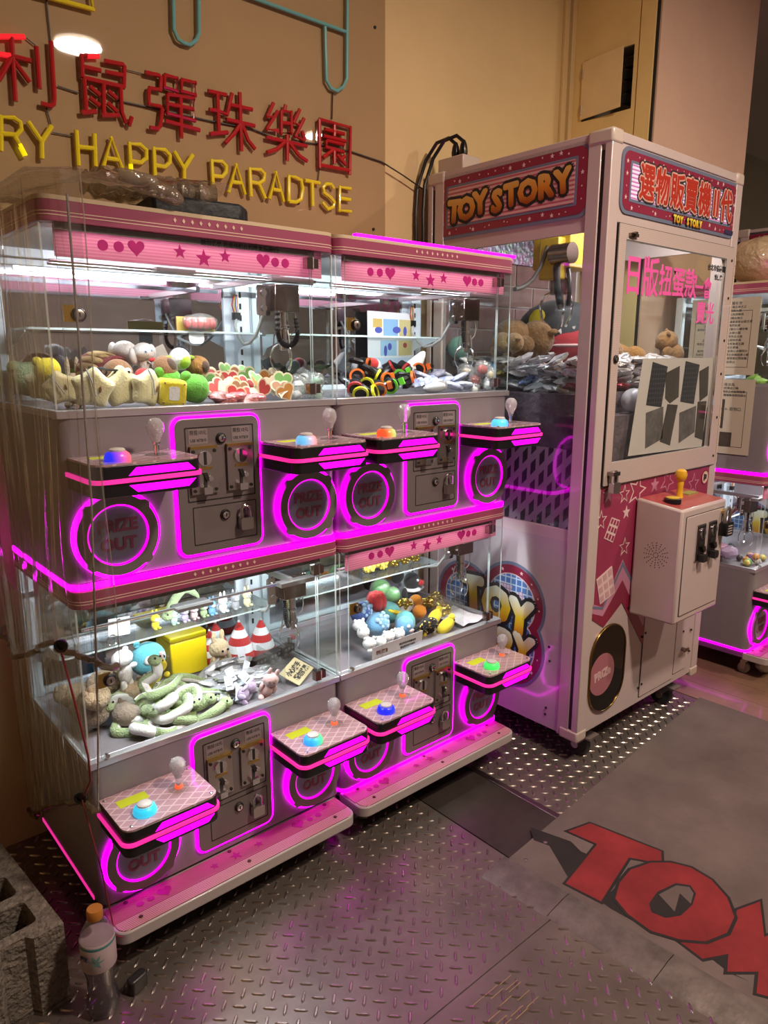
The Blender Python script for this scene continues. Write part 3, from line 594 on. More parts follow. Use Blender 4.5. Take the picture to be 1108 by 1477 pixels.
        # fascia over the window
        fa = P('fascia', ('fas',), lambda q: q.prism(rrect(-.002, -.010, MW + .002, MD, .03, 5, skip=(2, 3)), 'z', .836, .8745), M_PNK, r, (0, 0, dz), bev=.0015)
        P('pinstripe', ('pin',), lambda q: [q.frame(rrect(-.0024, -.0106, MW + .0024, MD, .03, 5, skip=(2, 3)), rrect(-.001, -.009, MW + .001, MD - .002, .03, 5, skip=(2, 3)), 'z', z0, z0 + .0018) for z0 in (.8465, .8525)], M_CRM, fa)
        for i in range(9): P('diamond', ('dia',), lambda q: q.prism([(0, -.005), (.0036, 0), (0, .005), (-.0036, 0)], 'y', -.0112, -.0098), M_CRM, fa, (.268 + .0195 * i, 0, .8645))
        if k == 1: P('lid_edge', ('lid',), lambda q: q.prism(rrect(-.002, -.010, MW + .002, MD, .03, 5, skip=(2, 3)), 'z', .8745, .8825), mat('cream lid', (.62, .50, .33), .5), fa)
        # header strip with stickers, lit from behind
        if d.get('header', True):
            hd = P('header_strip', ('hdr',), lambda q: q.box(.03, .010, .776, MW - .03, .014, .836), M_HDR, r, (0, 0, dz))
            Y = lambda pts: lambda q: q.prism(pts, 'y', .0085, .010)
            P('heart', ('hh1',), Y(heart(.190, .806, .0185)), M_PNKH, hd); P('heart', ('hh2',), Y(heart(.490, .806, .0185)), M_PNKH, hd)
            for i, x in enumerate((.122, .154, .522, .550)): P('dot', ('hd', i), Y(ngon(x, .804, .0105, 14)), M_PNKH, hd)
            for i, (x, s, zz) in enumerate(((.285, .015, .806), (.340, .019, .797), (.392, .015, .806))): P('star', ('hs', i), Y(star(x, zz, s)), M_PNKH, hd)
        P('header_rail', ('hrail',), lambda q: (q.box(.03, .004, .824, MW - .055, .010, .837), q.tube([(.04, .003, .83), (.04, .007, .83)], .006, 10)), mat('header rail', (.20, .17, .17), .4, .3), r, (0, 0, dz))
        # panes
        P('door_pane', ('pane1',), lambda q: q.prism(rrect(.028, .486, .610, .834, .002, 1), 'y', -.004, 0, 0, side=1), [M_GLS, M_EDGE], r, (0, 0, dz))
        P('corner_pane', ('pane2',), lambda q: q.prism(rrect(.616, .486, .674, .834, .002, 1), 'y', -.004, 0, 0, side=1), [M_GLS, M_EDGE], r, (0, 0, dz))
        P('side_pane', ('pane3',), lambda q: q.prism(rrect(.004, .486, MD - .03, .834, .002, 1), 'x', .002, .006, 0, side=1), [M_GLS, M_EDGE], r, (0, 0, dz))
        P('side_pane', ('pane4',), lambda q: q.prism(rrect(.004, .486, MD - .03, .834, .002, 1), 'x', MW - .006, MW - .002, 0, side=1), [M_GLS, M_EDGE], r, (0, 0, dz))
        for zz in (.500, .796): P('hinge', ('hin', zz), lambda q: (q.box(.598, -.012, zz - .002, .614, .006, zz + .024, 0), q.box(.617, -.010, zz, .632, .006, zz + .022, 0), q.tube([(.6155, -.008, zz - .003), (.6155, -.008, zz + .025)], .004, 8, mi=1)), [M_BRZ, M_CHR], r, (0, 0, dz))
        lk = P('door_lock', ('dlk',), lambda q: lock_geo(q, .058, .668, -.006, .0145), [M_STL, M_STL, M_BLK, M_BRASS], r, (0, 0, dz))
        P('lock_plate', ('dlkp',), lambda q: q.box(.030, -.0075, .654, .060, -.0045, .686), M_BRASS, lk)
        P('pane_clip', ('pclip',), lambda q: q.tube([(.040, -.007, .492), (.040, .003, .492)], .005, 8), M_CHR, r, (0, 0, dz))
        # inside: ceiling, light bar, frame, mirror, rails
        P('inner_ceiling', ('icl',), lambda q: q.box(.016, .016, .8355, MW - .016, MD - .01, .8365), M_INT, r, (0, 0, dz))
        lb = P('light_bar', ('lbar',), lambda q: q.box(.06, .022, .826, MW - .06, .034, .833), M_WLED, r, (0, 0, dz))
        area_light('deck_light', (MW / 2, .028, .8245), d.get('power', 6.5), MW - .12, (.93, .96, 1.0), .012, (R_(24), 0, 0), 'RECTANGLE', parent=lb)   # the light of the bar above it
        bf = P('back_frame', ('bfr',), lambda q: (q.box(0, MD - .03, .484, .03, MD, .836), q.box(MW - .045, MD - .035, .484, MW, MD, .836), q.box(.03, MD - .02, .800, MW - .045, MD, .836), q.box(.03, MD - .02, .484, MW - .045, MD, .500), q.box(MW - .075, MD - .018, .484, MW - .045, MD, .80), q.box(.03, MD - .05, .815, MW - .045, MD - .035, .836)), M_FRM, r, (0, 0, dz), bev=.0015)
        P('shelf_slot_shade', ('slots',), lambda q: [q.box(MW - .034, MD - .0365, .53 + .032 * i, MW - .028, MD - .0345, .546 + .032 * i) for i in range(8)], M_DRK, bf)
        P('mirror', ('mir',), lambda q: q.box(.03, MD - .012, .50, MW - .075, MD - .006, .80), M_MIRR, r, (0, 0, dz))
        P('gantry_rail', ('gr1',), lambda q: (q.tube([(.03, .05, .772), (MW - .02, .05, .772)], .0035, 8), q.tube([(.03, .062, .768), (MW - .02, .062, .768)], .0035, 8), q.box(.03, .30, .775, MW - .02, .308, .785)), M_CHR, r, (0, 0, dz))
        cx, cy = d.get('claw', (.615, .125))
        P('gantry_beam', ('gr2', cx), lambda q: (q.box(cx - .06, .04, .770, cx - .048, .38, .784), q.box(cx - .09, .03, .765, cx + .03, .06, .776), q.box(.24, .03, .766, .33, .075, .774)), M_STL, r, (0, 0, dz))
        claw(r, cx, cy, dz, d.get('coil', 'one'))
        if d.get('hose', True):
            P('hose', ('hose', cx), lambda q: q.tube([(MW - .05, MD - .045, .700), (MW - .065, MD - .06, .670), (MW - .075, MD - .10, .640), (MW - .085, .30, .622), (MW - .09, .26, .625), (cx - .035, .20, .645), (cx - .04, .16, .690), (cx - .045, .14, .72)], .0042, 8), M_HOSE, r, (0, 0, dz))
            wr = P('wire_loom', ('loom',), lambda q: q.box(MW - .060, MD - .052, .692, MW - .040, MD - .036, .712), M_BLK, r, (0, 0, dz))
            for i, cc in enumerate(((.5, .03, .02), (.75, .6, .05), (.1, .1, .5), (.8, .35, .05))): P('wire', ('wire', i), lambda q: q.tube([(MW - .056 + .004 * i, MD - .045, .710), (MW - .066 + .006 * i, MD - .05, .732), (MW - .052 + .003 * i, MD - .04, .762)], .0016, 5), mat('wire %d' % i, cc, .4), wr)
        if d.get('shelf'):
            zs, ys = d['shelf']; sh = P('shelf', ('shelf', zs, ys), lambda q: q.prism([(.034, ys), (MW - .05, ys), (MW - .05, MD - .055), (.034, MD - .055)], 'z', zs, zs + .005, 0, side=1), [clear('acrylic shelf', (.93, .97, .96), .03, 1.3, .06), M_EDGE], r, (0, 0, dz))
            P('bracket', ('brk', zs, ys), lambda q: [q.prism([(MD - .035, zs - .055), (MD - .035, zs), (ys + .02, zs), (ys + .02, zs - .006), (MD - .055, zs - .035)], 'x', x, x + .003) for x in (MW - .05, .034)], M_FRM, sh)
        for ch in d.get('chutes', ()):
            x0, y0, x1, y1, h = ch
            P('chute_guard', None, lambda q: (q.box(x0, y1, .484, x1, y1 + .003, .484 + h), q.box(x1 if x0 < .3 else x0, y0, .484, (x1 if x0 < .3 else x0) + .003, y1, .484 + h)), M_GLS2, r, (0, 0, dz))
    return r
D_ALL = dict(chutes=((.02, .02, .17, .15, .07), (.52, .02, .665, .16, .085)))
mini1 = make_mini('mini_claw_machine', 'two-deck mini claw machine under the clear plastic cover, its upper window filled with star plush', (.445, 1.49, 0), [B_CYAN, B_GRNB, B_BLUER, B_CYR],
                  [dict(D_ALL, header=False, shelf=(.635, .24)), dict(coil='loop', shelf=(.648, .26))], 'mini claw machines', base_front_led=False)
text('notice_lettering', '請勿搖晃 若造成機台損壞 照價賠償!', .0125, M_INK, mini1, (.43, .0030, 1.592), FRONT, ext=.0002, off=.0003)
mini2 = make_mini('mini_claw_machine', 'two-deck mini claw machine standing between the plastic-covered one and the tall cabinet', (1.135, 1.49, 0), [B_BLUE, B_GRN, B_REDG, B_CYB],
                  [dict(D_ALL, shelf=(.635, .24)), dict(shelf=(.648, .26))], 'mini claw machines', top_led=(.06, .683))
mini3 = make_mini('mini_claw_machine', 'two-deck mini claw machine with printed notices on its side, past the tall cabinet', (3.062, 1.165, 0), [B_GRN, B_BLUE, B_CYB, B_REDG],
                  [dict(claw=(.12, .10)), dict(claw=(.16, .10))], 'mini claw machines', top_led=(-.004, .683))
# ================================================================ tall claw machine
TX, TY, TW, TD = 1.935, 1.242, .845, .744
M_TSW = mat('warm white enamel', (.54, .455, .445), .32, coat=.25, noise=(4, .05))
M_TSW2 = mat('ivory moulding', (.54, .46, .40), .35, coat=.2)
M_CRIM = mat('crimson print', (.24, .014, .05), .35, coat=.3)
M_BLUG = mat('slate blue print', (.14, .17, .26), .35, coat=.3)
M_STRP = stripes('striped sign print', (.62, .40, .38), (.42, .10, .13), 24, 'Z', .4, .55)
M_STRL = stripes('lit striped sign', (.66, .62, .78), (.45, .15, .40), 28, 'Z', .4, .62, emit=.35)
M_HOTP = mat('hot pink panel print', (.30, .028, .085), .35, coat=.25, noise=(3, .15))
M_LILA = mat('lilac print', (.50, .22, .34), .4)
M_WPRT = mat('white print', (.68, .52, .52), .45)
M_BGRID = None
def grid_mat(name, c1, c2, sc, w=.93, axes=('Y', 'Z')):
    m = mat(name, c1, .4, coat=.3); nt = m.node_tree; b = nt.nodes['Principled BSDF']; tc = nt.nodes.new('ShaderNodeTexCoord'); acc = None
    for ax in axes:
        wv = nt.nodes.new('ShaderNodeTexWave'); wv.bands_direction = ax; wv.inputs['Scale'].default_value = sc
        cr = nt.nodes.new('ShaderNodeValToRGB'); cr.color_ramp.elements[0].position = w - .04; cr.color_ramp.elements[1].position = w
        nt.links.new(tc.outputs['Object'], wv.inputs['Vector']); nt.links.new(wv.outputs['Fac'], cr.inputs['Fac'])
        if acc is None: acc = cr.outputs[0]
        else:
            k = nt.nodes.new('ShaderNodeMix'); k.data_type = 'RGBA'; k.blend_type = 'LIGHTEN'; k.inputs['Factor'].default_value = 1; nt.links.new(acc, k.inputs['A']); nt.links.new(cr.outputs[0], k.inputs['B']); acc = k.outputs['Result']
    m2 = nt.nodes.new('ShaderNodeMix'); m2.data_type = 'RGBA'; m2.inputs['A'].default_value = (*c1, 1); m2.inputs['B'].default_value = (*c2, 1)
    nt.links.new(acc, m2.inputs['Factor']); nt.links.new(m2.outputs['Result'], b.inputs['Base Color']); return m
M_BGRID = grid_mat('blue grid print', (.07, .17, .45), (.50, .62, .75), 13)
def toon_mat(name, top, mid, bot, h):
    m = mat(name, mid, .35, coat=.3); nt = m.node_tree; b = nt.nodes['Principled BSDF']
    tc = nt.nodes.new('ShaderNodeTexCoord'); sp = nt.nodes.new('ShaderNodeSeparateXYZ'); mr = nt.nodes.new('ShaderNodeMapRange'); mr.inputs['From Min'].default_value = -h; mr.inputs['From Max'].default_value = h
    cr = nt.nodes.new('ShaderNodeValToRGB'); e = cr.color_ramp.elements; e[0].color = (*bot, 1); e[0].position = .1; e[1].color = (*top, 1); e[1].position = .95; x = e.new(.55); x.color = (*mid, 1)
    nt.links.new(tc.outputs['Object'], sp.inputs[0]); nt.links.new(sp.outputs['Y'], mr.inputs['Value']); nt.links.new(mr.outputs[0], cr.inputs['Fac']); nt.links.new(cr.outputs[0], b.inputs['Base Color']); return m
M_TOON = toon_mat('orange toon fill', (.66, .42, .10), (.60, .25, .02), (.24, .035, .01), .045)
M_TOONY = toon_mat('yellow toon fill', (.75, .75, .62), (.70, .48, .02), (.55, .15, .01), .075)
M_TOONS = toon_mat('small yellow toon fill', (.8, .75, .1), (.72, .5, .02), (.6, .2, .01), .015)
M_TRED = mat('red sign characters', (.42, .025, .010), .4)
M_TPNK = mat('pale character rim', (.62, .35, .30), .4)
def toon(parent, ch, loc, size, rot, fill, bold=.06, rim=.13, sx=1.0, n=(0, -1, 0), mid=None):
    N = Vector(n); L = Vector(loc)
    fat('letter_outline', ch, size, size * rim, M_INK, parent, L, rot, sx=sx)
    if mid: fat('letter_rim', ch, size, size * (bold + rim) / 2, mid, parent, L + N * .0008, rot, sx=sx)
    fat('letter', ch, size, size * bold, fill, parent, L + N * .0016, rot, sx=sx)
def rotz(base, deg):  # tilt a FRONT/SIDE facing letter in its own plane
    from mathutils import Euler
    return (Euler(base).to_matrix() @ Matrix.Rotation(R_(deg), 3, 'Z')).to_euler()
M_HOLO = None
def holo():
    m = mat('holographic film', (.7, .7, .75), .22, .9); nt = m.node_tree; b = nt.nodes['Principled BSDF']; tc = nt.nodes.new('ShaderNodeTexCoord')
    vo = nt.nodes.new('ShaderNodeTexVoronoi'); vo.inputs['Scale'].default_value = 55; nt.links.new(tc.outputs['Object'], vo.inputs['Vector'])
    n = nt.nodes.new('ShaderNodeTexNoise'); n.inputs['Scale'].default_value = 4; nt.links.new(tc.outputs['Object'], n.inputs['Vector'])
    hs = nt.nodes.new('ShaderNodeCombineColor'); hs.mode = 'HSV'; mu = nt.nodes.new('ShaderNodeMath'); mu.operation = 'MULTIPLY_ADD'; mu.inputs[1].default_value = .35
    se = nt.nodes.new('ShaderNodeSeparateColor'); nt.links.new(vo.outputs['Color'], se.inputs[0]); nt.links.new(se.outputs[0], mu.inputs[0]); nt.links.new(n.outputs['Fac'], mu.inputs[2])
    nt.links.new(mu.outputs[0], hs.inputs[0]); hs.inputs[1].default_value = .32; hs.inputs[2].default_value = .95
    nt.links.new(hs.outputs[0], b.inputs['Base Color'])
    bp = nt.nodes.new('ShaderNodeBump'); bp.inputs['Strength'].default_value = .6; bp.inputs['Distance'].default_value = .004; nt.links.new(vo.outputs['Distance'], bp.inputs['Height']); nt.links.new(bp.outputs[0], b.inputs['Normal'])
    return m
M_HOLO = holo()
M_BRK = [mat('pink brick %d' % i, c, .7, noise=(12, .25)) for i, c in enumerate(((.40, .24, .22), (.46, .29, .27), (.36, .21, .20)))]
M_YEL = mat('yellow steel', (.62, .42, .04), .4, coat=.2)
M_GOLD = mat('gold rim', (.25, .16, .05), .25, 1.0)
M_SMOKE = clear('smoky flap', (.16, .13, .11), .05, 1.4, .1, (.06, .05, .04))

def sign_panel(parent, a0, a1, z0, z1, side, lit):
    """rounded sign: slate rim, crimson band with stars, blue line, striped field. a runs left to right as seen"""
    ax = 'x' if side else 'y'; m = (lambda L: [(-p[0], p[1]) for p in L]) if side else (lambda L: L)
    k = ('sp', side)
    s = P('sign_panel', (k, 0), lambda q: q.prism(m(rrect(a0, z0, a1, z1, .035, 6)), ax, -.004, .0), M_BLUG, parent)
    P('crimson_band', (k, 1), lambda q: q.prism(m(rrect(a0 + .012, z0 + .011, a1 - .012, z1 - .011, .028, 6)), ax, -.0048, -.003), M_CRIM, s)
    P('blue_line', (k, 2), lambda q: q.prism(m(rrect(a0 + .045, z0 + .036, a1 - .045, z1 - .036, .004, 2)), ax, -.0056, -.004), M_BLUG, s)
    P('striped_field', (k, 3), lambda q: q.prism(m(rrect(a0 + .053, z0 + .044, a1 - .053, z1 - .044, .003, 2)), ax, -.0064, -.005), M_STRL if lit else M_STRP, s)
    rnd = random.Random(3); n = 14
    for i in range(n):
        for zz in (z0 + .024, z1 - .024):
            x = a0 + .05 + (a1 - a0 - .1) * (i + rnd.uniform(.1, .9)) / n; rr = rnd.choice((.0025, .0035, .0075))
            st = m(star(x, zz + rnd.uniform(-.006, .006), rr))
            P('sign_star', None, lambda q: q.prism(st, ax, -.0056, -.0045), M_WPRT, s)
    for zz in (.25, .42, .6, .78):
        for x in (a0 + .028, a1 - .028):
            st = m(star(x, z0 + (z1 - z0) * zz, rnd.choice((.003, .007)))); P('sign_star', None, lambda q: q.prism(st, ax, -.0056, -.0045), M_WPRT, s)
    return s

def make_tall(label, loc, full=True):
    r = thing('tall_claw_machine', label, 'claw machine', loc, group='tall claw machines')
    S = lambda y: -y
    # corner posts with the dark slot down the middle
    for nm, x, y, fx, fy in (('fl', 0, 0, 1, 1), ('fr', TW, 0, -1, 1), ('bl', 0, TD, 1, -1), ('br', TW, TD, -1, -1)):
        po = P('corner_post', ('tpost', nm), lambda q: (q.box(x, y, .085, x + fx * .050, y + fy * .024, 1.95), q.box(x, y + fy * .036, .085, x + fx * .024, y + fy * .080, 1.95), q.box(x + fx * .008, y + fy * .02, .085, x + fx * .03, y + fy * .05, 1.95)), M_TSW, r, bev=.003)
        P('post_slot_shade', ('tslot', nm), lambda q: q.box(x + fx * .003, y + fy * .0235, .12, x + fx * .010, y + fy * .0365, 1.93), M_DRK, po)
        P('post_cap', ('tcap', nm), lambda q: q.prism([(x - fx * .003, y - fy * .003), (x + fx * .055, y - fy * .003), (x + fx * .055, y + fy * .05), (x + fx * .03, y + fy * .082), (x - fx * .003, y + fy * .082)], 'z', 1.945, 1.987), M_TSW2, po, bev=.008)
        P('post_foot', ('tfoot', nm), lambda q: q.prism([(x - fx * .003, y - fy * .003), (x + fx * .055, y - fy * .003), (x + fx * .04, y + fy * .06), (x - fx * .003, y + fy * .07)], 'z', .080, .118), M_TSW2, po, bev=.006)
    P('top_frame', ('ttop',), lambda q: (q.box(.05, .002, 1.955, TW - .05, .03, 1.982), q.box(.002, .08, 1.955, .03, TD - .08, 1.982), q.box(TW - .03, .08, 1.955, TW - .002, TD - .08, 1.982), q.box(.05, TD - .03, 1.955, TW - .05, TD - .002, 1.982)), M_TSW, r, bev=.002)
    P('top_board', ('ttopb',), lambda q: q.box(.03, .03, 1.962, TW - .03, TD - .03, 1.975), mat('top board', (.40, .32, .18), .7, noise=(6, .3)), r)
    P('base_board', ('tbase',), lambda q: q.box(.03, .03, .085, TW - .03, TD - .03, .11), M_TSW, r)
    # sign boxes
    bx = P('sign_box', ('tsb',), lambda q: (q.box(.050, .006, 1.740, TW - .05, .020, 1.955), q.box(.006, .080, 1.735, .020, TD - .08, 1.955), q.box(TW - .02, .08, 1.735, TW - .006, TD - .08, 1.955)), M_TSW, r)
    s1 = sign_panel(r, -.695, -.068, 1.757, 1.967, True, False); s1.location = (.006, 0, 0)
    for ch, u, dz, rt in (('T', .135, -.012, -3), ('O', .225, -.010, 0), ('Y', .325, .0, 3), ('S', .440, -.006, -2), ('T', .535, .004, 3), ('O', .640, .004, 0), ('R', .748, .008, 4), ('Y', .850, .012, 6)):
        toon(s1, ch, (-.0072, .695 - .627 * u, 1.853 + dz), .098 if u < .4 else .094, rotz(SIDE, rt), M_TOON, .062, .165, .98, (-1, 0, 0))
    s2 = sign_panel(r, .058, .815, 1.765, 1.950, False, True); s2.location = (0, .006, 0)
    for i, ch in enumerate(('選', '物', '販', '賣', '機', 'Ⅱ', '代')):
        x = .195 + (.092 * i if i < 5 else (.092 * 5 - .008 if i == 5 else .092 * 5 + .070))
        toon(s2, ch, (x, -.0072, 1.858), .108, FRONT, M_TRED, .020, .115, .80, (0, -1, 0), M_TPNK)
    for i, ch in enumerate('TOY STORY'):
        if ch != ' ': toon(s2, ch, (.375 + .0215 * i, -.0075, 1.783), .030, FRONT, M_TOONS, .07, .15, .9)
    text('maker_lettering', 'PAKAKU', .020, mat('navy print', (.03, .04, .12), .4), s2, (.765, -.0062, 1.782), FRONT, off=.001, sx=.8)
    # side: glass above, printed panel below
    P('side_pane', ('tsg',), lambda q: q.box(.009, .08, .800, .013, TD - .08, 1.735), clear('cabinet glass', (.90, .92, .92), .02, 1.15), r)
    P('side_pane', ('tsg2',), lambda q: q.box(TW - .013, .08, .800, TW - .009, TD - .08, 1.735), M_GLS, r)
    PM('side_rail', 'tsr', [lambda q, a=a, b=b, c=c, d=d: q.box(a, .08, b, c, TD - .08, d) for a, b, c, d in ((.004, .765, .018, .802), (.004, 1.715, .018, 1.738), (TW - .018, .765, TW - .004, .802))], M_TSW, r)
    sp = P('side_panel', ('tsp',), lambda q: (q.box(.004, .08, .09, .016, TD - .08, .765)), mat('glossy side sticker', (.56, .48, .52), .16, coat=.5, noise=(2.5, .12)), r)
    P('side_panel', ('tsp2',), lambda q: (q.box(TW - .016, .08, .09, TW - .004, TD - .08, .765)), M_TSW, r)
    PM('screw', 'tsps', [lambda q, y=y, z=z: q.tube([(.002, y, z), (.006, y, z)], .0045, 8) for y, z in ((.13, .385), (.125, .335), (.13, .16), (.132, .135))], M_DRK, sp)
    lobes = ((.300, .500, .138), (.310, .345, .152), (.520, .465, .130), (.50, .36, .15))
    for i, (y, z_, rr) in enumerate(lobes):
        P('logo_rim', ('lg0', i), lambda q: q.prism(ngon(y, z_, rr + .012, 40), 'x', .0028, .005), M_BLUG, sp)
        P('logo_band', ('lg1', i), lambda q: q.prism(ngon(y, z_, rr, 40), 'x', .0020, .005), M_CRIM, sp)
    for i, (y, z_, rr) in enumerate(lobes):
        P('logo_rim', ('lg2', i), lambda q: q.prism(ngon(y, z_, rr - .030, 40), 'x', .0014, .005), M_WPRT, sp)
        P('logo_grid', ('lg3', i), lambda q: q.prism(ngon(y, z_, rr - .034, 40), 'x', .0008, .005), M_BGRID, sp)
    for i, (y, z_, rr, a) in enumerate(((.300, .500, .123, 70), (.300, .5, .123, 20), (.3, .5, .123, 110), (.3, .5, .123, 45), (.31, .345, .137, 20), (.31, .345, .137, -10), (.31, .345, .137, -35), (.52, .465, .115, 95), (.52, .465, .115, 125), (.3, .5, .123, 0))):
        st = star(y - rr * math.cos(R_(a)), z_ + rr * math.sin(R_(a)), .0075 if i % 2 == 0 else .004); P('logo_star', ('lgs', i), lambda q: q.prism(st, 'x', .0012, .003), M_WPRT, sp)
    for i, (y, z_, w_, h_, rt) in enumerate(((.325, .535, .05, .06, 8), (.262, .525, .042, .042, -25))):
        pp = [(y + a * math.cos(R_(rt)) - b * math.sin(R_(rt)), z_ + a * math.sin(R_(rt)) + b * math.cos(R_(rt))) for a, b in ((-w_ / 2, -h_ / 2), (w_ / 2, -h_ / 2), (w_ / 2, h_ / 2), (-w_ / 2, h_ / 2))]
        P('logo_box', ('lgb', i), lambda q: q.prism(pp, 'x', .0002, .003), grid_mat('pale gift print', (.62, .50, .62), (.30, .18, .30), 22), sp)
    for ch, y, z_, s_, rt in (('T', .475, .485, .17, 4), ('O', .365, .470, .17, 0), ('Y', .255, .450, .17, -4), ('S', .50, .33, .15, 0), ('T', .44, .33, .15, 0), ('O', .38, .33, .15, 0), ('R', .315, .33, .15, 0), ('Y', .238, .332, .15, -5)):
        toon(sp, ch, (-.0008, y, z_), s_, rotz(SIDE, rt), M_TOONY, .07, .15, .9, (-1, 0, 0))
    # casters
    for x, y in ((.075, .005), (TW - .20, .005), (.09, TD - .1), (TW - .12, TD - .1)):
        c = P('caster', ('tcf',), lambda q: (q.box(-.028, -.028, .080, .028, .028, .088), q.prism([(-.012, .085), (.030, .085), (.044, .045), (.028, .042)], 'x', -.022, -.018), q.prism([(-.012, .085), (.030, .085), (.044, .045), (.028, .042)], 'x', .018, .022)), M_STL, r, (x, y, 0))
        P('wheel', ('tcw',), lambda q: q.tube([(-.015, .035, .042), (.015, .035, .042)], .042, 22), M_RUB, c, bev=.004); P('hub', ('tch',), lambda q: q.tube([(-.024, .035, .042), (.024, .035, .042)], .014, 12), M_STL, c)
    if not full: 
        P('front_panel', None, lambda q: q.box(.05, .008, .09, TW - .05, .02, 1.74), M_TSW, r); return r
    # ---- front: door, printed panel, prize flap, service doors
    df = P('door_frame', ('tdf',), lambda q: q.frame(rrect(.055, .952, TW - .03, 1.735, .003, 1), rrect(.094, 1.022, .755, 1.694, .003, 1), 'y', -.006, .012), stripes('ribbed white frame', (.53, .45, .42), (.46, .38, .36), 60, 'Z', .35, .5), r)
    P('door_glass', ('tdg',), lambda q: q.box(.094, .0, 1.022, .755, .004, 1.694), clear('door glass', (.93, .95, .94), .015, 1.2), df)
    P('door_gap_shade', ('tdgap',), lambda q: q.frame(rrect(.053, .950, TW - .028, 1.737, .003, 1), rrect(.055, .952, TW - .03, 1.735, .003, 1), 'y', -.003, .012), M_DRK, df)
    P('inner_gasket', ('tgask',), lambda q: (q.box(.753, -.007, 1.024, .757, -.004, 1.692), q.box(.094, -.007, 1.690, .755, -.005, 1.694)), M_CHR, df)
    P('piano_hinge', ('thinge',), lambda q: [q.tube([(TW - .024, -.006, z0), (TW - .024, -.006, z0 + .030)], .0045, 8) for z0 in [.96 + .034 * i for i in range(22)]], M_TSW2, df)
    PM('door_rivet', 'triv', [lambda q, z0=z0: q.lathe([(.005, 0), (.005, .002), (.002, .003)], (TW - .048, -.006, z0), 8, Matrix.Rotation(R_(90), 3, 'X')) for z0 in (.985, 1.13, 1.29, 1.41, 1.56, 1.69)], M_DRK, df)
    P('latch', ('tlatch',), lambda q: (q.box(.105, -.014, 1.703, .150, -.006, 1.712), q.box(.122, -.02, 1.701, .134, -.006, 1.716)), M_BRZ, df)
    P('cam_lock', ('tcam',), lambda q: lock_geo(q, .076, 1.345, -.006, .012), MECH, df)
    hs = P('hasp', ('thasp',), lambda q: (q.box(.072, -.03, .985, .110, -.006, .997), q.box(.080, -.022, .962, .104, -.006, .985)), M_BRZ, df); P('padlock', ('tpad',), lambda q: padlock(q, .090, .968, -.016, 1.5), [M_STL, M_CHR], df)
    ov = rrect(.060, .152, .268, .458, .10, 10)
    def holed(q):   # front sheet with the oval prize opening cut out
        out = [(.05, .10), (TW - .05, .10), (TW - .05, .952), (.05, .952)]; bm = bmesh.new(); es = []
        for lp in (out, ov):
            vs = [bm.verts.new((x, .004, z)) for x, z in lp]; es += [bm.edges.new((vs[i], vs[(i + 1) % len(vs)])) for i in range(len(vs))]
        bmesh.ops.triangle_fill(bm, edges=es, use_beauty=True, use_dissolve=False); bm.verts.index_update()
        V = [v.co[:] for v in bm.verts]; F = [tuple(v.index for v in f.verts) for f in bm.faces]; bm.free()
        q.add(V, F); q.add([(x, .016, z) for x, y, z in V], F)
        for lp in (out, ov): n = len(lp); q.add([(x, .004, z) for x, z in lp] + [(x, .016, z) for x, z in lp], [(i, (i + 1) % n, n + (i + 1) % n, n + i) for i in range(n)])
    fp = P('front_panel', ('tfp',), holed, M_TSW, r, smooth=False)
    def px(L, y=TY): return [(atY(u, v, y).x - TX, atY(u, v, y).z) for u, v in L]
    ZP = lambda L: [(850 + u / 4.924, 660 + v / 4.924) for u, v in L]
    pk = px(ZP([(78, 228), (15, 1110), (103, 1160), (240, 950), (385, 1270), (470, 1150)])) ; pk = [(.060, .945)] + [(max(.060, x), z) for x, z in pk[1:]] + [(.55, .50), (.800, .50), (.800, .945)]
    P('printed_panel', ('tpk',), lambda q: q.prism(pk, 'y', .0028, .005), M_HOTP, fp)
    def zig(top, bot, m_, y0, nm): 
        pts = px(ZP(top)) + list(reversed(px(ZP(bot)))); P(nm, (nm, y0), lambda q: q.prism(pts, 'y', y0, .005), m_, fp)
    zig([(20, 1040), (100, 1065), (243, 725), (385, 1060), (480, 940)], [(20, 1110), (105, 1130), (240, 880), (385, 1200), (480, 1080)], M_LILA, .0022, 'lilac_zigzag')
    zig([(25, 1058), (100, 1062), (243, 738), (380, 1000)], [(25, 1076), (100, 1082), (243, 775), (380, 1040)], M_BLUG, .0016, 'blue_zigzag')
    zig([(15, 1108), (100, 1128), (240, 870), (383, 1195), (480, 1060)], [(15, 1148), (105, 1206), (236, 1030), (378, 1322), (500, 1145)], M_CRIM, .0016, 'crimson_zigzag')
    def pstar(u, v, rr, solid, m_=M_WPRT, rot=90):
        c_ = px(ZP([(u, v)]))[0]; o_ = star(c_[0], c_[1], rr, .42, 5, rot)
        if solid: P('panel_star', None, lambda q: q.prism(o_, 'y', .0018, .005), m_, fp)
        else: P('panel_star', None, lambda q: q.frame(o_, star(c_[0], c_[1], rr * .80, .42, 5, rot), 'y', .0018, .005), m_, fp)
    for a in ((268, 390, .024, True), (255, 635, .034, False), (88, 450, .036, False), (140, 262, .034, True, M_LILA), (255, 262, .034, False), (470, 195, .030, True, M_LILA), (345, 235, .06, False, M_WPRT, 75), (232, 918, .008, True), (190, 1000, .007, True), (110, 1160, .008, True), (320, 1130, .007, True), (370, 1270, .006, True), (420, 1180, .006, True), (560, 170, .05, False, M_LILA, 60), (660, 120, .04, True, M_LILA), (745, 190, .045, False, M_LILA)): pstar(*a)
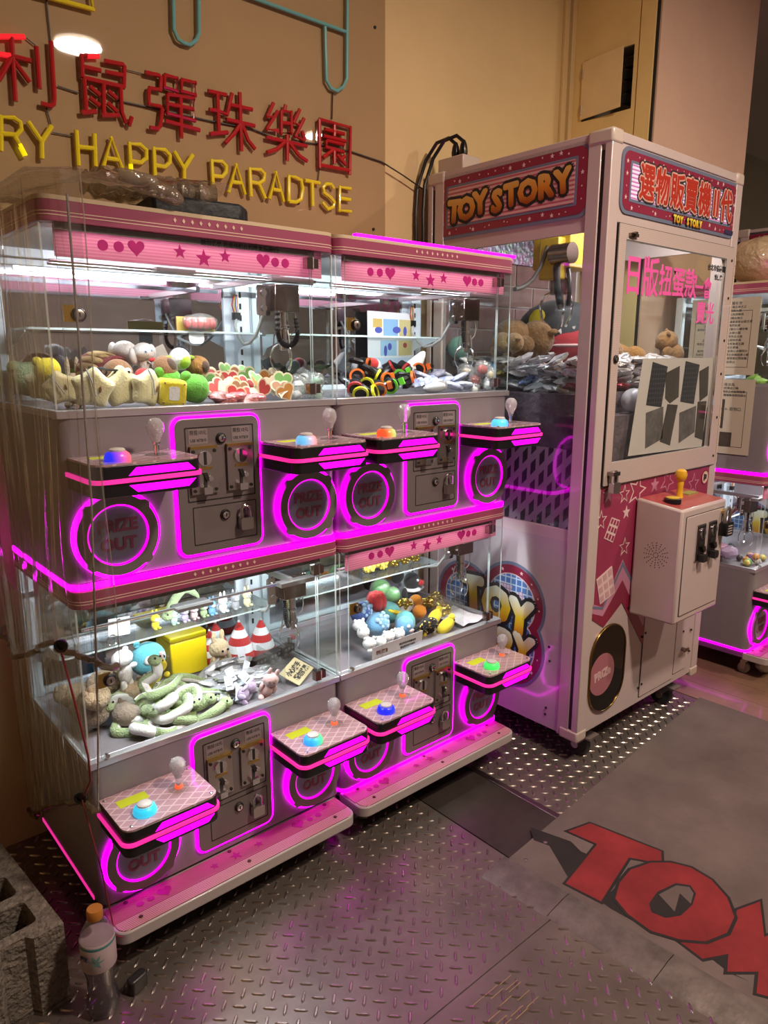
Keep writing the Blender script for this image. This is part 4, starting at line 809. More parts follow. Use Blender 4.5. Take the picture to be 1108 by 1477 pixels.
    for i, L in enumerate(([(165, 425), (222, 445), (170, 605), (110, 575)], [(55, 870), (165, 770), (185, 960), (80, 1045)])):
        pp = px(ZP(L)); P('gift_outline', ('tgift', i), lambda q: q.prism(pp, 'y', .0012, .005), M_WPRT, fp)
        c0 = Vector((sum(p[0] for p in pp) / 4, sum(p[1] for p in pp) / 4))
        for a in range(3):
            for b in range(3):
                def bil(s_, t_): return Vector(pp[0]) * (1 - s_) * (1 - t_) + Vector(pp[1]) * s_ * (1 - t_) + Vector(pp[2]) * s_ * t_ + Vector(pp[3]) * (1 - s_) * t_
                g = .055; qd = [tuple(bil((a + e) / 3, (b + f) / 3)) for e, f in ((g * 3, g * 3), (1 - g * 3, g * 3), (1 - g * 3, 1 - g * 3), (g * 3, 1 - g * 3))]
                P('gift_square', ('tgs', i, a, b), lambda q: q.prism(qd, 'y', .0006, .004), M_HOTP if i == 0 else mat('pale gift square', (.55, .33, .36), .4), fp)
    P('round_badge', ('tbadge',), lambda q: q.prism(ngon(.765, .905, .026, 24), 'y', .0018, .005), M_CRM, fp); P('badge_ring', ('tbadge2',), lambda q: q.frame(ngon(.765, .905, .0285, 24), ngon(.765, .905, .0235, 24), 'y', .0008, .004), M_CRIM, fp)
    P('badge_mark', ('tbadge3',), lambda q: (q.box(.753, .0008, .892, .763, .003, .918), q.box(.766, .0008, .897, .776, .003, .915)), M_INK, fp)
    # oval prize flap
    ph = P('prize_flap', ('tprz',), lambda q: q.frame(offs(ov, .005), ov, 'y', -.004, .012), M_GOLD, r, bev=.002)
    P('chute_pocket', ('tprz1',), lambda q: (q.box(.05, .22, .12, .30, .225, .48), q.box(.295, .02, .12, .30, .22, .48), q.box(.05, .02, .475, .30, .22, .48)), M_TSW2, ph)
    P('flap_window', ('tprz2',), lambda q: q.prism(ov, 'y', -.0005, .001), M_SMOKE, ph)
    P('prize_disc', ('tprz3',), lambda q: q.prism(ngon(.130, .292, .075, 36, ry=.075), 'y', -.0015, -.0006), mat('dusty pink disc', (.38, .14, .17), .35), ph)
    text('lettering', 'PRiZe', .040, mat('faded lettering', (.62, .42, .42), .4), ph, (.132, -.0018, .292), rotz(FRONT, 6), off=.0025)
    # service doors
    for i, (x0, z0, x1, z1) in enumerate(((.396, .120, .640, .468), (.645, .135, .742, .468))):
        sd = P('service_door', ('tsd', i), lambda q: q.prism(rrect(x0, z0, x1, z1, .003, 1), 'y', .0, .006), M_TSW, r, bev=.001)
        P('door_gap_shade', ('tsdg', i), lambda q: q.frame(rrect(x0 - .002, z0 - .002, x1 + .002, z1 + .002, .003, 1), rrect(x0, z0, x1, z1, .003, 1), 'y', .002, .006), M_DRK, sd)
    PM('door_bolt', 'tdb', [lambda q, x=x, z=z: q.tube([(x, -.003, z), (x, .002, z)], .0045, 8) for x, z in ((.385, .36), (.385, .16), (.405, .37), (.405, .17), (.70, .40), (.70, .30), (.765, .37), (.765, .29), (.765, .20), (.275, .50))], M_DRK, r)
    P('turn_lock', ('ttl',), lambda q: lock_geo(q, .700, .378, .0, .011), MECH, r); P('lever', ('tlev',), lambda q: (q.box(.685, -.02, .222, .722, -.014, .232), q.tube([(.700, .0, .227), (.700, -.018, .227)], .008, 10)), M_BRZ, r)
    # control and coin box
    cb = P('coin_box', ('tcb',), lambda q: q.add([(.272, 0, .478), (.272, -.165, .478), (.585, -.165, .478), (.585, 0, .478), (.272, 0, .888), (.272, -.165, .868), (.585, -.165, .868), (.585, 0, .888)], [(0, 1, 2, 3), (4, 7, 6, 5), (0, 4, 5, 1), (1, 5, 6, 2), (2, 6, 7, 3), (3, 7, 4, 0)]), M_TSW, r, bev=.008)
    sl = lambda y: .888 + (y / .165) * .020
    P('box_top', ('tcbt',), lambda q: q.add([(.284, -.008, sl(-.008) + .001), (.284, -.155, sl(-.155) + .001), (.575, -.155, sl(-.155) + .001), (.575, -.008, sl(-.008) + .001)] + [(.284, -.008, sl(-.008) - .003), (.284, -.155, sl(-.155) - .003), (.575, -.155, sl(-.155) - .003), (.575, -.008, sl(-.008) - .003)], [(0, 1, 2, 3), (7, 6, 5, 4), (0, 4, 5, 1), (1, 5, 6, 2), (2, 6, 7, 3), (3, 7, 4, 0)]), mat('red control print', (.36, .04, .05), .3, noise=(18, .4, (.42, .12, .08)), coat=.5), cb)
    P('big_button', ('tbb',), lambda q: q.lathe([(.028, 0), (.028, .014), (.024, .016)], (.335, -.095, sl(-.095)), 20), M_BLK, cb); P('button_top', ('tbb2',), lambda q: q.lathe([(.022, .015), (.022, .019), (.016, .021)], (.335, -.095, sl(-.095)), 20), M_YEL, cb)
    P('joystick', ('tjs',), lambda q: q.lathe([(.013, 0), (.011, .004), (.010, .035), (.0115, .048), (.010, .056), (.017, .064), (.0205, .078), (.017, .092), (.008, .098)], (.430, -.070, sl(-.07)), 16), mat('yellow knob', (.72, .42, .02), .35, coat=.3), cb)
    P('display', ('tdisp',), lambda q: q.box(.485, -.075, sl(-.06) - .001, .555, -.035, sl(-.04) + .0015), mat('dull green lcd', (.30, .30, .08), .4), cb)
    def spk(q):
        for a in range(16):
            for k in range(1, 6): 
                if k < 3 and a % 2: continue
                y, z = -.085 + .0085 * k * math.cos(R_(22.5 * a)), .705 + .0085 * k * math.sin(R_(22.5 * a)); q.tube([(.2715, y, z), (.2735, y, z)], .0018, 6)
    P('speaker_grille', ('tspk',), spk, M_DRK, cb)['kind'] = 'stuff'
    bd = P('box_door', ('tcbd',), lambda q: q.prism(rrect(.300, .505, .566, .842, .004, 2), 'y', -.169, -.164), M_TSW, cb, bev=.0015)
    P('door_gap_shade', ('tcbdg',), lambda q: q.frame(rrect(.298, .503, .568, .844, .004, 2), rrect(.300, .505, .566, .842, .004, 2), 'y', -.1665, -.164), M_DRK, cb)
    def tmech(q, x, z):
        q.box(x - .030, -.173, z - .062, x + .030, -.169, z + .062, 1); q.box(x - .026, -.176, z - .058, x + .026, -.172, z + .058, 0)
        q.tube([(x, -.176, z + .032), (x, -.181, z + .032)], .019, 16, mi=1); q.box(x - .003, -.183, z + .015, x + .003, -.18, z + .049, 2)
        q.box(x - .020, -.178, z - .006, x + .020, -.1755, z + .004, 2); q.prism([(x - .01, z - .012), (x + .012, z - .012), (x + .02, z - .03), (x + .006, z - .034)], 'y', -.186, -.176, 0); q.box(x - .014, -.195, z - .064, x + .014, -.176, z - .040, 2)
    DM = [mat('dark steel', (.16, .14, .15), .3, 1.0), M_CHR, M_DRK, M_BRASS]
    for i, x in enumerate((.398, .478)): P('coin_mechanism', ('tmech', i), lambda q: tmech(q, x, .745), DM, cb)
    P('cam_lock', ('tcbl',), lambda q: lock_geo(q, .530, .680, -.169, .013), MECH, cb)
    P('hasp', ('tcbh',), lambda q: (q.tube([(.552, -.168, .828), (.552, -.18, .828)], .010, 12), q.tube([(.552, -.178, .825), (.552, -.180, .80)], .004, 6)), M_BRASS, cb)
    cpd = P('combination_padlock', ('tcpad',), lambda q: padlock(q, .558, .800, -.172, 2.1), [M_BLK, M_STL], cb)
    P('dial', ('tdial',), lambda q: [q.box(.543, -.199, .753 + .009 * i, .573, -.1965, .756 + .009 * i) for i in range(4)], mat('dial digits', (.4, .36, .34), .5), cb)
    # ---- inside
    P('playfield_bin', ('tpl',), lambda q: (q.box(.03, .10, .80, TW - .03, TD - .03, 1.235), q.box(.03, .03, .80, TW - .03, .10, 1.165)), mat('crumpled purple-grey sheet', (.17, .13, .155), .4, noise=(7, .5), bump=(14, .9, .03), coat=.3), r)
    P('striped_board', ('tsbd',), lambda q: q.box(.022, .09, .80, .028, TD - .1, 1.06), grid_mat('black white chevrons', (.03, .03, .03), (.40, .36, .38), 9, .65, ('Y', 'DIAGONAL')), r)
    bp_ = P('back_panel', ('tbk',), lambda q: q.box(.03, TD - .028, 1.10, TW - .03, TD - .012, 1.72), mat('pale mortar', (.55, .47, .45), .8), r)
    bi = 0
    for row in range(7):
        z0 = 1.115 + row * .0865; x = .032 - (.11 if row % 2 else .0)
        while x < TW - .035:
            a, b = max(.032, x), min(TW - .032, x + .217)
            if b - a > .02:
                P('brick', ('brick', row % 2, round(a, 3)), lambda q: q.box(a, TD - .033, 0, b - .006, TD - .027, .0805), M_BRK[bi % 3], bp_, (0, 0, z0), bev=.0015, smooth=False).material_slots[0].link = 'OBJECT'
                bp_.children[-1].material_slots[0].material = M_BRK[(bi * 7 + row) % 3]; bi += 1
            x += .2225
    P('holographic_back', ('tholo',), lambda q: q.box(.03, TD - .04, 1.715, TW - .03, TD - .028, 1.94), M_HOLO, r); P('holographic_ceiling', ('tholo2',), lambda q: q.box(.03, .03, 1.935, TW - .03, TD - .04, 1.94), M_HOLO, r)
    gn = P('gantry_carriage', ('tgan',), lambda q: (q.box(.34, .20, 1.70, .50, .36, 1.86), q.box(.30, .22, 1.66, .35, .30, 1.80)), M_YEL, r, (-.05, .13, -.04), bev=.004)
    P('motor', ('tmot',), lambda q: (q.tube([(.30, .16, 1.74), (.30, .24, 1.74)], .035, 16), q.tube([(.40, .28, 1.72), (.40, .28, 1.67)], .016, 12), q.lathe([(.034, 0), (.034, .05), (.02, .06)], (.40, .28, 1.615), 16)), M_BRZ, gn)
    P('carriage_cable', ('tcab1',), lambda q: q.tube([(.085, .23, 1.612), (.12, .238, 1.618), (.17, .25, 1.632), (.22, .262, 1.655), (.27, .27, 1.70), (.31, .27, 1.78)], .0075, 10), mat('grey rubber cable', (.10, .09, .08), .5), gn)
    P('coil_cable', ('tcab2',), lambda q: q.tube([(.33, .24, 1.74), (.295, .22, 1.69), (.29, .21, 1.63), (.31, .21, 1.58), (.345, .23, 1.565)], [.011, .013, .011, .013, .011], 10), M_COIL, gn); P('coil_cable', ('tcab3',), lambda q: q.tube([(.36, .22, 1.71), (.345, .20, 1.66), (.335, .19, 1.61), (.345, .20, 1.57)], .008, 8), M_COIL, gn)
    for k in range(3):
        a = R_(20 + 120 * k); P('prong', ('tpr', k), lambda q: q.tube([(.40 + rr * math.cos(a), .28 + rr * math.sin(a), zz) for rr, zz in ((.02, 1.625), (.055, 1.61), (.068, 1.575), (.06, 1.53), (.04, 1.50))], .005, 6), M_CHR, gn)
    P('gantry_rail', ('tgrl',), lambda q: (q.box(.03, .26, 1.86, TW - .03, .30, 1.89), q.box(.03, .06, 1.84, .06, TD - .06, 1.87), q.box(TW - .06, .06, 1.84, TW - .03, TD - .06, 1.87)), M_FRM, r)
    lb = P('light_tube', ('tlt',), lambda q: (q.tube([(.10, .07, 1.915), (TW - .1, .07, 1.915)], .010, 10)), glow('tube light', (.95, .92, .95), 2.5), r)
    area_light('cabinet_light', (TW / 2, .07, 1.902), 7.0, TW - .2, (1.0, .93, .90), .02, (R_(20), 0, 0), 'RECTANGLE', parent=lb)   # the light of the tube above it
    return r
tall1 = make_tall('tall white claw machine with a TOY STORY sign and pink star front panel', (TX, TY, 0))
tall2 = make_tall('tall white claw machine standing behind the mini claw machine with notices', (3.935, 1.04, 0), full=False)
def TP(x, y, z): return (TX + x, TY + y, z)
# paper poster and marker writing on the door glass
def fx(u, v, y): p = atY(u, v, y); return (p.x, p.z)
po = thing('poster', 'white paper poster of phone pictures taped inside the cabinet door glass', 'poster', (0, 0, 0))
yp = TY + .006
P('sheet', None, lambda q: q.prism([fx(u, v, yp) for u, v in ((928, 517), (1030, 516), (1012, 644), (906, 658))], 'y', yp, yp + .0008), mat('poster paper', (.74, .68, .66), .6), po)
ZD = lambda L: [(880 + u / 4.344, 340 + v / 4.344) for u, v in L]
M_PHD = grid_mat('phone screen print', (.012, .011, .014), (.05, .05, .065), 20, .75, ('X', 'Z')); M_PHG = mat('grey phone print', (.17, .15, .15), .5, noise=(30, .5)); M_PHB = mat('dark photo print', (.04, .035, .035), .5, noise=(25, .6, (.09, .07, .05)))
for L, m_ in (([(268, 790), (362, 820), (322, 1075), (226, 1062)], M_PHD), ([(475, 785), (562, 808), (525, 1055), (440, 1040)], M_PHD), ([(350, 860), (438, 815), (430, 1010), (375, 1052), (345, 1020)], M_PHB), ([(560, 850), (620, 815), (612, 1000), (560, 1040)], M_PHB),
              ([(225, 1110), (335, 1070), (330, 1270), (220, 1335)], M_PHG), ([(435, 1110), (540, 1065), (530, 1230), (430, 1300)], M_PHG), ([(360, 1055), (425, 1060), (375, 1315), (312, 1290)], M_PHB), ([(550, 1040), (605, 1035), (580, 1280), (530, 1262)], M_PHB)):
    P('phone_picture', None, lambda q: q.prism([fx(u, v, yp - .0003) for u, v in ZD(L)], 'y', yp - .0006, yp - .0001), m_, po)
mk = thing('marker_writing', 'pink handwritten marker characters on the cabinet door glass', 'lettering', (0, 0, 0))
M_MRK = mat('pink marker', (.80, .10, .42), .6)
for s_, x_, z_, sz, sx_ in (('日版', .205, 1.588, .125, .80), ('扭蛋款', .435, 1.585, .100, .85), ('一會', .610, 1.580, .075, .8), ('賣光', .640, 1.497, .078, .85)):
    text('character', s_, sz, M_MRK, mk, (TX + x_, TY - .0014, z_), FRONT, off=sz * .018, sx=sx_, ext=.0004)
for s_, x_, z_, sz in (('台北市信義區', .695, 1.655, .022), ('松仁路', .715, 1.625, .020)):
    text('small_writing', s_, sz, M_INK, mk, (TX + x_, TY - .0014, z_), FRONT, off=.0008, ext=.0003)
# power box with plugs on the cabinet top
pb = thing('power_box', 'cream power box with two black plugs on top of the tall cabinet', 'power outlet', TP(.05, .60, 1.9835))
P('box', None, lambda q: q.box(-.03, -.005, 0, .06, .115, .05), M_TSW2, pb, bev=.004)
for i, y in enumerate((.03, .068)):
    P('plug', ('plug',), lambda q: q.lathe([(.013, .05), (.015, .07), (.012, .09), (.006, .105)], (0, 0, 0), 10), M_BLK, pb, (.01, y, 0))
    P('plug_cable', None, lambda q: q.tube([(.01, y, .10), (.005, y + .03, .125), (-.01, y + .075, .115), (-.03, y + .11, .06), (-.055, y + .125, -.03), (-.062, y + .125, -.12), (-.062, y + .12, -.34)], .0065, 8), M_BLK, pb)
ck = P('cable_clump', None, lambda q: (q.tube([(-.03, 0, .01), (0, .01, .022), (.03, 0, .012), (.01, -.02, .01), (-.02, .0, .008)], .009, 8), q.tube([(-.01, 0, .01), (.01, .0, .04)], .004, 6)), M_BLK, None, (2.60, 1.33, 1.978)); tag(ck, 'small clump of black cable lying on the tall cabinet top', 'cable')
# notices on the far mini machine's side, and a bag on its roof
for i, (y0, z0, y1, z1, t_) in enumerate(((.085, 1.28, .365, 1.585, 0), (.075, .955, .365, 1.262, 1))):
    nt_ = thing('paper_notice', ('printed notice full of small text' if t_ == 0 else 'printed notice with small product photos') + ' taped to the mini machine side', 'notice', (3.059, 1.165, 0))
    P('sheet', None, lambda q: q.box(-.0015, y0, z0, -.0005, y1, z1), mat('notice paper', (.52, .46, .38), .7), nt_)
    P('text_frame', None, lambda q: q.frame([(y0 + .03, z0 + .03), (y1 - .02, z0 + .03), (y1 - .02, z1 - .05), (y0 + .03, z1 - .05)], [(y0 + .0315, z0 + .0315), (y1 - .0215, z0 + .0315), (y1 - .0215, z1 - .0515), (y0 + .0315, z1 - .0515)], 'x', -.002, -.001), M_INK, nt_)
    rn = random.Random(i)
    for k in range(17 if t_ == 0 else 4):
        zz = z1 - .022 - k * .0145; text('printed_line', ''.join(rn.choice('機台商品出貨請依現場公告為準如有問題聯絡台主') for _ in range(10 if k == 0 else rn.randint(12, 20))), .0115 if k else .014, M_INK, nt_, (-.002, (y0 + y1) / 2 + rn.uniform(-.005, .01), zz), SIDE, ext=.0001)
    if t_: 
        for a, b, c_, d in ((.19, 1.06, .25, 1.18), (.15, .985, .20, 1.045), (.215, .985, .265, 1.045)): P('photo', None, lambda q: q.box(-.002, a, b, -.001, c_, d), M_PHB, nt_)
        text('printed_line', '← 取物口', .016, M_INK, nt_, (-.002, .155, 1.14), SIDE, ext=.0001)
bg = P('plastic_sack', None, lambda q: (q.ell((0, 0, 0), (.17, .13, .10), 20, 12, jit=.05), q.ell((.14, .02, -.02), (.12, .12, .08), 16, 10, jit=.06)), mat('crinkled brown sack', (.42, .32, .20), .35, bump=(25, .8, .03), coat=.3), None, (3.30, 1.36, 1.745)); tag(bg, 'crinkled translucent brown sack lying on top of the mini machine with notices', 'bag')
# ================================================================ toys and prizes
def fur(name, c, b=(220, .5, .004), noise=.12): return mat(name, c, .9, noise=(30, noise), bump=b, sheen=.3)
F_WHITE = fur('white plush', (.88, .88, .90)); F_CREAM = fur('cream yellow plush', (.86, .79, .46)); F_YEL = fur('yellow plush', (.80, .64, .03)); F_GRN = fur('leaf green plush', (.13, .45, .04)); F_BRN = fur('brown plush', (.25, .12, .05))
F_TAN = fur('tan fur', (.42, .31, .19), (120, .9, .008)); F_GREYB = fur('grey brown fur', (.28, .22, .17), (120, .9, .008)); F_AQUA = fur('aqua plush', (.12, .48, .58)); F_RED = fur('red plush', (.55, .03, .03)); F_ORNG = fur('orange plush', (.75, .26, .02))
F_BLACK = fur('black plush', (.015, .015, .018)); F_BLUE = fur('sky blue plush', (.16, .40, .68)); F_TEAL = fur('teal plush', (.12, .42, .42)); F_BEIGE = fur('beige curly fur', (.58, .44, .26), (90, 1.0, .01)); F_LILAC = fur('lilac plush', (.50, .40, .62)); F_PINK = fur('pale pink plush', (.62, .40, .40)); F_SAGE = fur('sage green plush', (.36, .47, .24), (260, .9, .006)); F_MINT = fur('mint plush', (.40, .65, .50)); F_GREY = fur('grey plush', (.40, .40, .43)); F_BEAR = fur('bear brown fur', (.31, .165, .06), (100, .8, .008)); F_BEARO = fur('orange brown fur', (.36, .17, .035), (100, .8, .008))
M_EYE = mat('toy eye', (.01, .01, .012), .2); M_EYEW = mat('toy eye white', (.8, .8, .8), .3)
M_BAG = clear('clear cellophane', (.95, .96, .95), .08, 2.0, .14, (.85, .86, .84), ((1, 1, 1), 30, 1.0), .08)
M_FOIL = mat('silver foil', (.80, .79, .82), .30, .45, bump=(40, .6, .01)); M_FOILD = mat('dull silver foil', (.50, .47, .51), .3, .5, bump=(22, 1.0, .02))
M_SPACK = mat('silver wrapper', (.62, .63, .68), .28, .55, bump=(40, .9, .01)); M_TAG = mat('paper tag', (.68, .74, .86), .6)
def rotm(rx, ry, rz): return Matrix.Rotation(R_(rz), 3, 'Z') @ Matrix.Rotation(R_(ry), 3, 'Y') @ Matrix.Rotation(R_(rx), 3, 'X')
def plush(name, label, cat, p, s, rot, m, parts, group=None):
    """a stuffed toy: an empty with one mesh for each part; parts are (name, centre, radii, material or None) in units of s"""
    t = thing(name, label, cat, p, tuple(R_(a) for a in rot), group)
    for k, (nm, c, r, pm) in enumerate(parts):
        P(nm, (name, nm, k, round(s, 4), (pm or m).name), lambda q: q.ell([x * s for x in c], [x * s for x in (r if isinstance(r, tuple) else (r, r, r))], 16, 10), pm or m, t)
    return t
def BUNNY(m2=None, eye=True, earh=.55):
    L = [('body', (0, 0, .5), (.42, .36, .5), None), ('head', (0, -.04, 1.2), (.46, .40, .42), None), ('ear', (-.22, 0, 1.55 + earh / 2), (.12, .09, earh), None), ('ear', (.22, 0, 1.55 + earh / 2), (.12, .09, earh), None), ('arm', (-.40, -.16, .68), (.13, .13, .28), None), ('arm', (.40, -.16, .68), (.13, .13, .28), None), ('foot', (-.24, -.34, .14), (.17, .26, .15), None), ('foot', (.24, -.34, .14), (.17, .26, .15), None)]
    if m2: L.append(('face', (0, -.26, 1.15), (.30, .20, .27), m2))
    if eye: L += [('eye', (-.14, -.45 if m2 else -.42, 1.22), .05, M_EYE), ('eye', (.14, -.45 if m2 else -.42, 1.22), .05, M_EYE)]
    return L
BEAR = [('body', (0, 0, .42), (.56, .50, .50), None), ('head', (0, -.10, 1.02), (.50, .46, .44), None), ('ear', (-.36, 0, 1.36), (.15, .08, .14), None), ('ear', (.36, 0, 1.36), (.15, .08, .14), None), ('muzzle', (0, -.46, .94), (.19, .14, .14), None), ('arm', (-.46, -.18, .55), (.18, .24, .32), None), ('arm', (.46, -.18, .55), (.18, .24, .32), None), ('leg', (-.28, -.34, .12), (.22, .30, .20), None), ('leg', (.28, -.34, .12), (.22, .30, .20), None)]
BALL = [('body', (0, 0, 0), (.5, .48, .46), None), ('seam', (0, 0, 0), (.505, .485, .03), None)]
ZU, ZL = 1.2335, .4705     # bin floors of the upper and lower decks
# ---------- upper deck of the covered machine
def star_plush(p, s, rot, n):
    t = thing('star_plush', 'cream yellow star plush leaning against the upper window', 'plush toy', p, tuple(R_(a) for a in rot), 'cream star plushes')
    def f(q):
        pts = star(0, 0, 1, .56); n_ = len(pts); rings = []
        for d, k in ((-.30, .55), (-.22, .85), (0, 1.0), (.22, .85), (.30, .55)): rings.append([(x * k * s, d * s, z_ * k * s) for x, z_ in pts])
        vs = [v for r_ in rings for v in r_]; fs = [(a * n_ + i, a * n_ + (i + 1) % n_, (a + 1) * n_ + (i + 1) % n_, (a + 1) * n_ + i) for a in range(4) for i in range(n_)] + [tuple(range(n_)), tuple(4 * n_ + i for i in range(n_ - 1, -1, -1))]; q.add(vs, fs)
    o = P('body', ('starp', s), f, F_CREAM, t); sb = o.modifiers.new('round', 'SUBSURF'); sb.levels = 2; sb.render_levels = 2
    P('stitched_patch', ('starpp', s), lambda q: q.ell((.22 * s, -.33 * s, .05 * s), (.05 * s, .03 * s, .13 * s), 8, 6), F_BRN, t)
    if n % 2 == 0: P('hang_cord', ('starc', s), lambda q: q.tube([(-.3 * s, -.2 * s, .7 * s), (-.1 * s, -.36 * s, .35 * s), (.1 * s, -.40 * s, -.2 * s)], .03 * s, 5), F_GREY, t)
for n, (x, y, Y, s, r) in enumerate(((134, 560, 1.548, .058, (10, 8, -14)), (175, 558, 1.562, .060, (8, -6, 12)), (212, 560, 1.548, .056, (6, 14, 20)), (0, (.512, 1.79, 1.288), 0, .054, (10, 10, -40)), (0, (.514, 1.665, 1.285), 0, .050, (10, -12, -20)))):
    star_plush(atY(x, y, Y) if x else Vector(y), s, r, n)
def cube_plush(p, s, rot):
    t = thing('cube_plush', 'yellow square cushion plush with a pale panel among the star plushes', 'plush toy', p, tuple(R_(a) for a in rot))
    o = P('body', None, lambda q: q.box(-s, -s * .8, -s, s, s * .8, s), F_YEL, t, bev=s * .35); o.modifiers['bevel'].segments = 5
    P('stud', None, lambda q: [q.ell((a * s * .72, -s * .78, b * s * .72), s * .07, 8, 5) for a in (-1, 1) for b in (-1, 1)], F_BRN, t)
    P('panel', None, lambda q: q.prism(rrect(-s * .38, -s * .5, s * .38, s * .5, s * .15, 4), 'y', -s * .84, -s * .78), F_WHITE, t)
cube_plush(atY(247, 566, 1.545), .030, (4, 6, -8))
HEADG = [('body', (0, 0, 0), (.5, .46, .5), None), ('seam', (.14, -.02, 0), (.40, .45, .505), None), ('cap', (-.34, 0, .34), (.2, .2, .2), None)]
plush('pod_plush', 'leaf green rounded plush behind the yellow square cushion', 'plush toy', atY(240, 549, 1.585), .062, (10, 0, 20), F_GRN, HEADG)
plush('pod_plush', 'leaf green rounded plush beside the heart cards', 'plush toy', atY(279, 560, 1.545), .066, (0, 10, 10), F_GRN, HEADG)
plush('potato_plush', 'brown oval plush wearing black glasses behind the star plushes', 'plush toy', atY(170, 540, 1.585), .072, (10, 0, 0), F_BRN, [('body', (0, 0, 0), (.46, .42, .46), None), ('eye', (-.15, -.38, .16), .11, M_EYEW), ('eye', (.15, -.38, .16), .11, M_EYEW), ('pupil', (-.14, -.48, .16), .045, M_EYE), ('pupil', (.14, -.48, .16), .045, M_EYE), ('mouth', (0, -.36, -.22), (.2, .1, .09), F_RED)])
t = thing('toy_glasses', 'black toy glasses across the brown oval plush', 'glasses', atY(158, 532, 1.555))
P('frame', None, lambda q: (q.tube([(-.045, 0, .004), (-.02, -.006, 0), (.02, -.006, -.004), (.04, .0, -.012)], .0028, 6), q.tube([(-.02 + .011 * math.cos(R_(30 * i)), -.006, -.006 + .009 * math.sin(R_(30 * i))) for i in range(12)], .002, 5, True)), M_BLK, t); P('lens_rim', None, lambda q: q.tube([(.018 + .011 * math.cos(R_(30 * i)), -.006, -.012 + .009 * math.sin(R_(30 * i))) for i in range(12)], .002, 5, True), M_BLK, t)
def dome(p, s, rot):
    t = thing('barrel_plush', 'dark red plush drum with cream trim and tan slatted side', 'plush toy', p, tuple(R_(a) for a in rot))
    P('body', None, lambda q: q.tube([(0, -.5 * s, 0), (0, .6 * s, 0)], .62 * s, 20), fur('dark red plush', (.20, .02, .025)), t, bev=.004)
    P('face_trim', None, lambda q: q.tube([(0, -.52 * s, -.05 * s), (0, -.5 * s, -.05 * s)], .50 * s, 20), fur('cream felt', (.66, .58, .50)), t)
    for i in range(7): a = R_(40 + 24 * i); P('slat', ('slat', i), lambda q: q.ell((.62 * s * math.cos(a), .1 * s, .62 * s * math.sin(a)), (.13 * s, .45 * s, .05 * s), 10, 6, Matrix.Rotation(R_(90) - a, 3, 'Y')), fur('tan felt', (.50, .34, .14)), t)
dome(atY(152, 540, 1.68), .075, (8, 0, 25))
PUP = [('body', (0, 0, -.55), (.34, .3, .42), None), ('head', (0, -.05, .1), (.5, .42, .4), None), ('ear', (-.52, 0, 0), (.18, .14, .36), None), ('ear', (.52, 0, 0), (.18, .14, .36), None), ('foot', (-.2, -.25, -.9), (.15, .2, .13), None), ('foot', (.2, -.25, -.9), (.15, .2, .13), None)]
plush('puppy_plush', 'white plush puppy with a red bow on top of the toy heap', 'plush toy', atY(206, 511, 1.62), .052, (0, -10, 15), F_WHITE, PUP + [('bow', (.12, -.40, -.26), (.18, .07, .09), F_RED), ('eye', (-.16, -.44, .14), .05, F_BLUE), ('eye', (.16, -.44, .14), .05, F_BLUE)])
plush('puppy_plush', 'white plush puppy lying face down behind the one with a red bow', 'plush toy', atY(181, 508, 1.67), .055, (30, 10, -30), F_WHITE, PUP[:4])
plush('hooded_plush', 'round white hooded plush with a plain green face', 'plush toy', atY(259, 518, 1.60), .052, (0, 6, 10), F_WHITE, [('hood', (0, 0, 0), (.5, .46, .5), None), ('face', (.05, -.2, -.08), (.36, .30, .34), fur('lime plush', (.38, .60, .03))), ('ear', (-.55, 0, .0), (.2, .08, .1), fur('lime plush', (.38, .60, .03))), ('ear', (.60, 0, .15), (.2, .08, .1), fur('lime plush', (.38, .60, .03)))])
plush('ring_plush', 'brown plush with a dark brown patch under the white hooded plush', 'plush toy', atY(239, 531, 1.585), .060, (60, 0, 20), F_BRN, [('body', (0, 0, 0), (.5, .5, .36), None), ('patch', (.05, 0, .2), (.3, .3, .2), fur('dark brown plush', (.07, .03, .015)))])
plush('ring_plush', 'orange brown plush ball with a dark patch next to the heart cards', 'plush toy', atY(285, 529, 1.62), .058, (0, 0, 0), F_BEARO, [('body', (0, 0, 0), (.5, .46, .46), None), ('patch', (.12, -.24, 0), (.28, .26, .28), fur('dark brown plush', (.07, .03, .015)))])
plush('ball_plush', 'small red plush ball between the puppy and the star plushes', 'plush toy', atY(207, 543, 1.575), .040, (0, 0, 0), F_RED, BALL)
plush('pod_plush', 'bright yellow plush lump seen through the plastic cover', 'plush toy', Vector((.507, 1.73, 1.322)), .055, (0, 0, 0), F_YEL, HEADG)
plush('pod_plush', 'pale green plush lump seen through the plastic cover', 'plush toy', Vector((.502, 1.865, 1.30)), .08, (0, 0, 0), F_SAGE, HEADG)
plush('bunny_plush', 'tan plush bunny seen through the plastic cover in the upper window', 'plush toy', Vector((.585, 1.80, ZU)), .05, (0, 0, -30), F_TAN, BUNNY())
for x, y, r_, lab in ((234, 512, -25, 'white swing tag with a small print square behind the hooded plush'), (222, 516, -40, 'dark swing tag behind the white plush puppy')):
    p = atY(x, y, 1.655); o = P('swing_tag', None, lambda q: q.box(-.014, 0, -.022, .014, .0008, .022), M_PAPER if 'white' in lab else M_PHB, None, p, (0, R_(r_), 0)); tag(o, lab, 'tag')
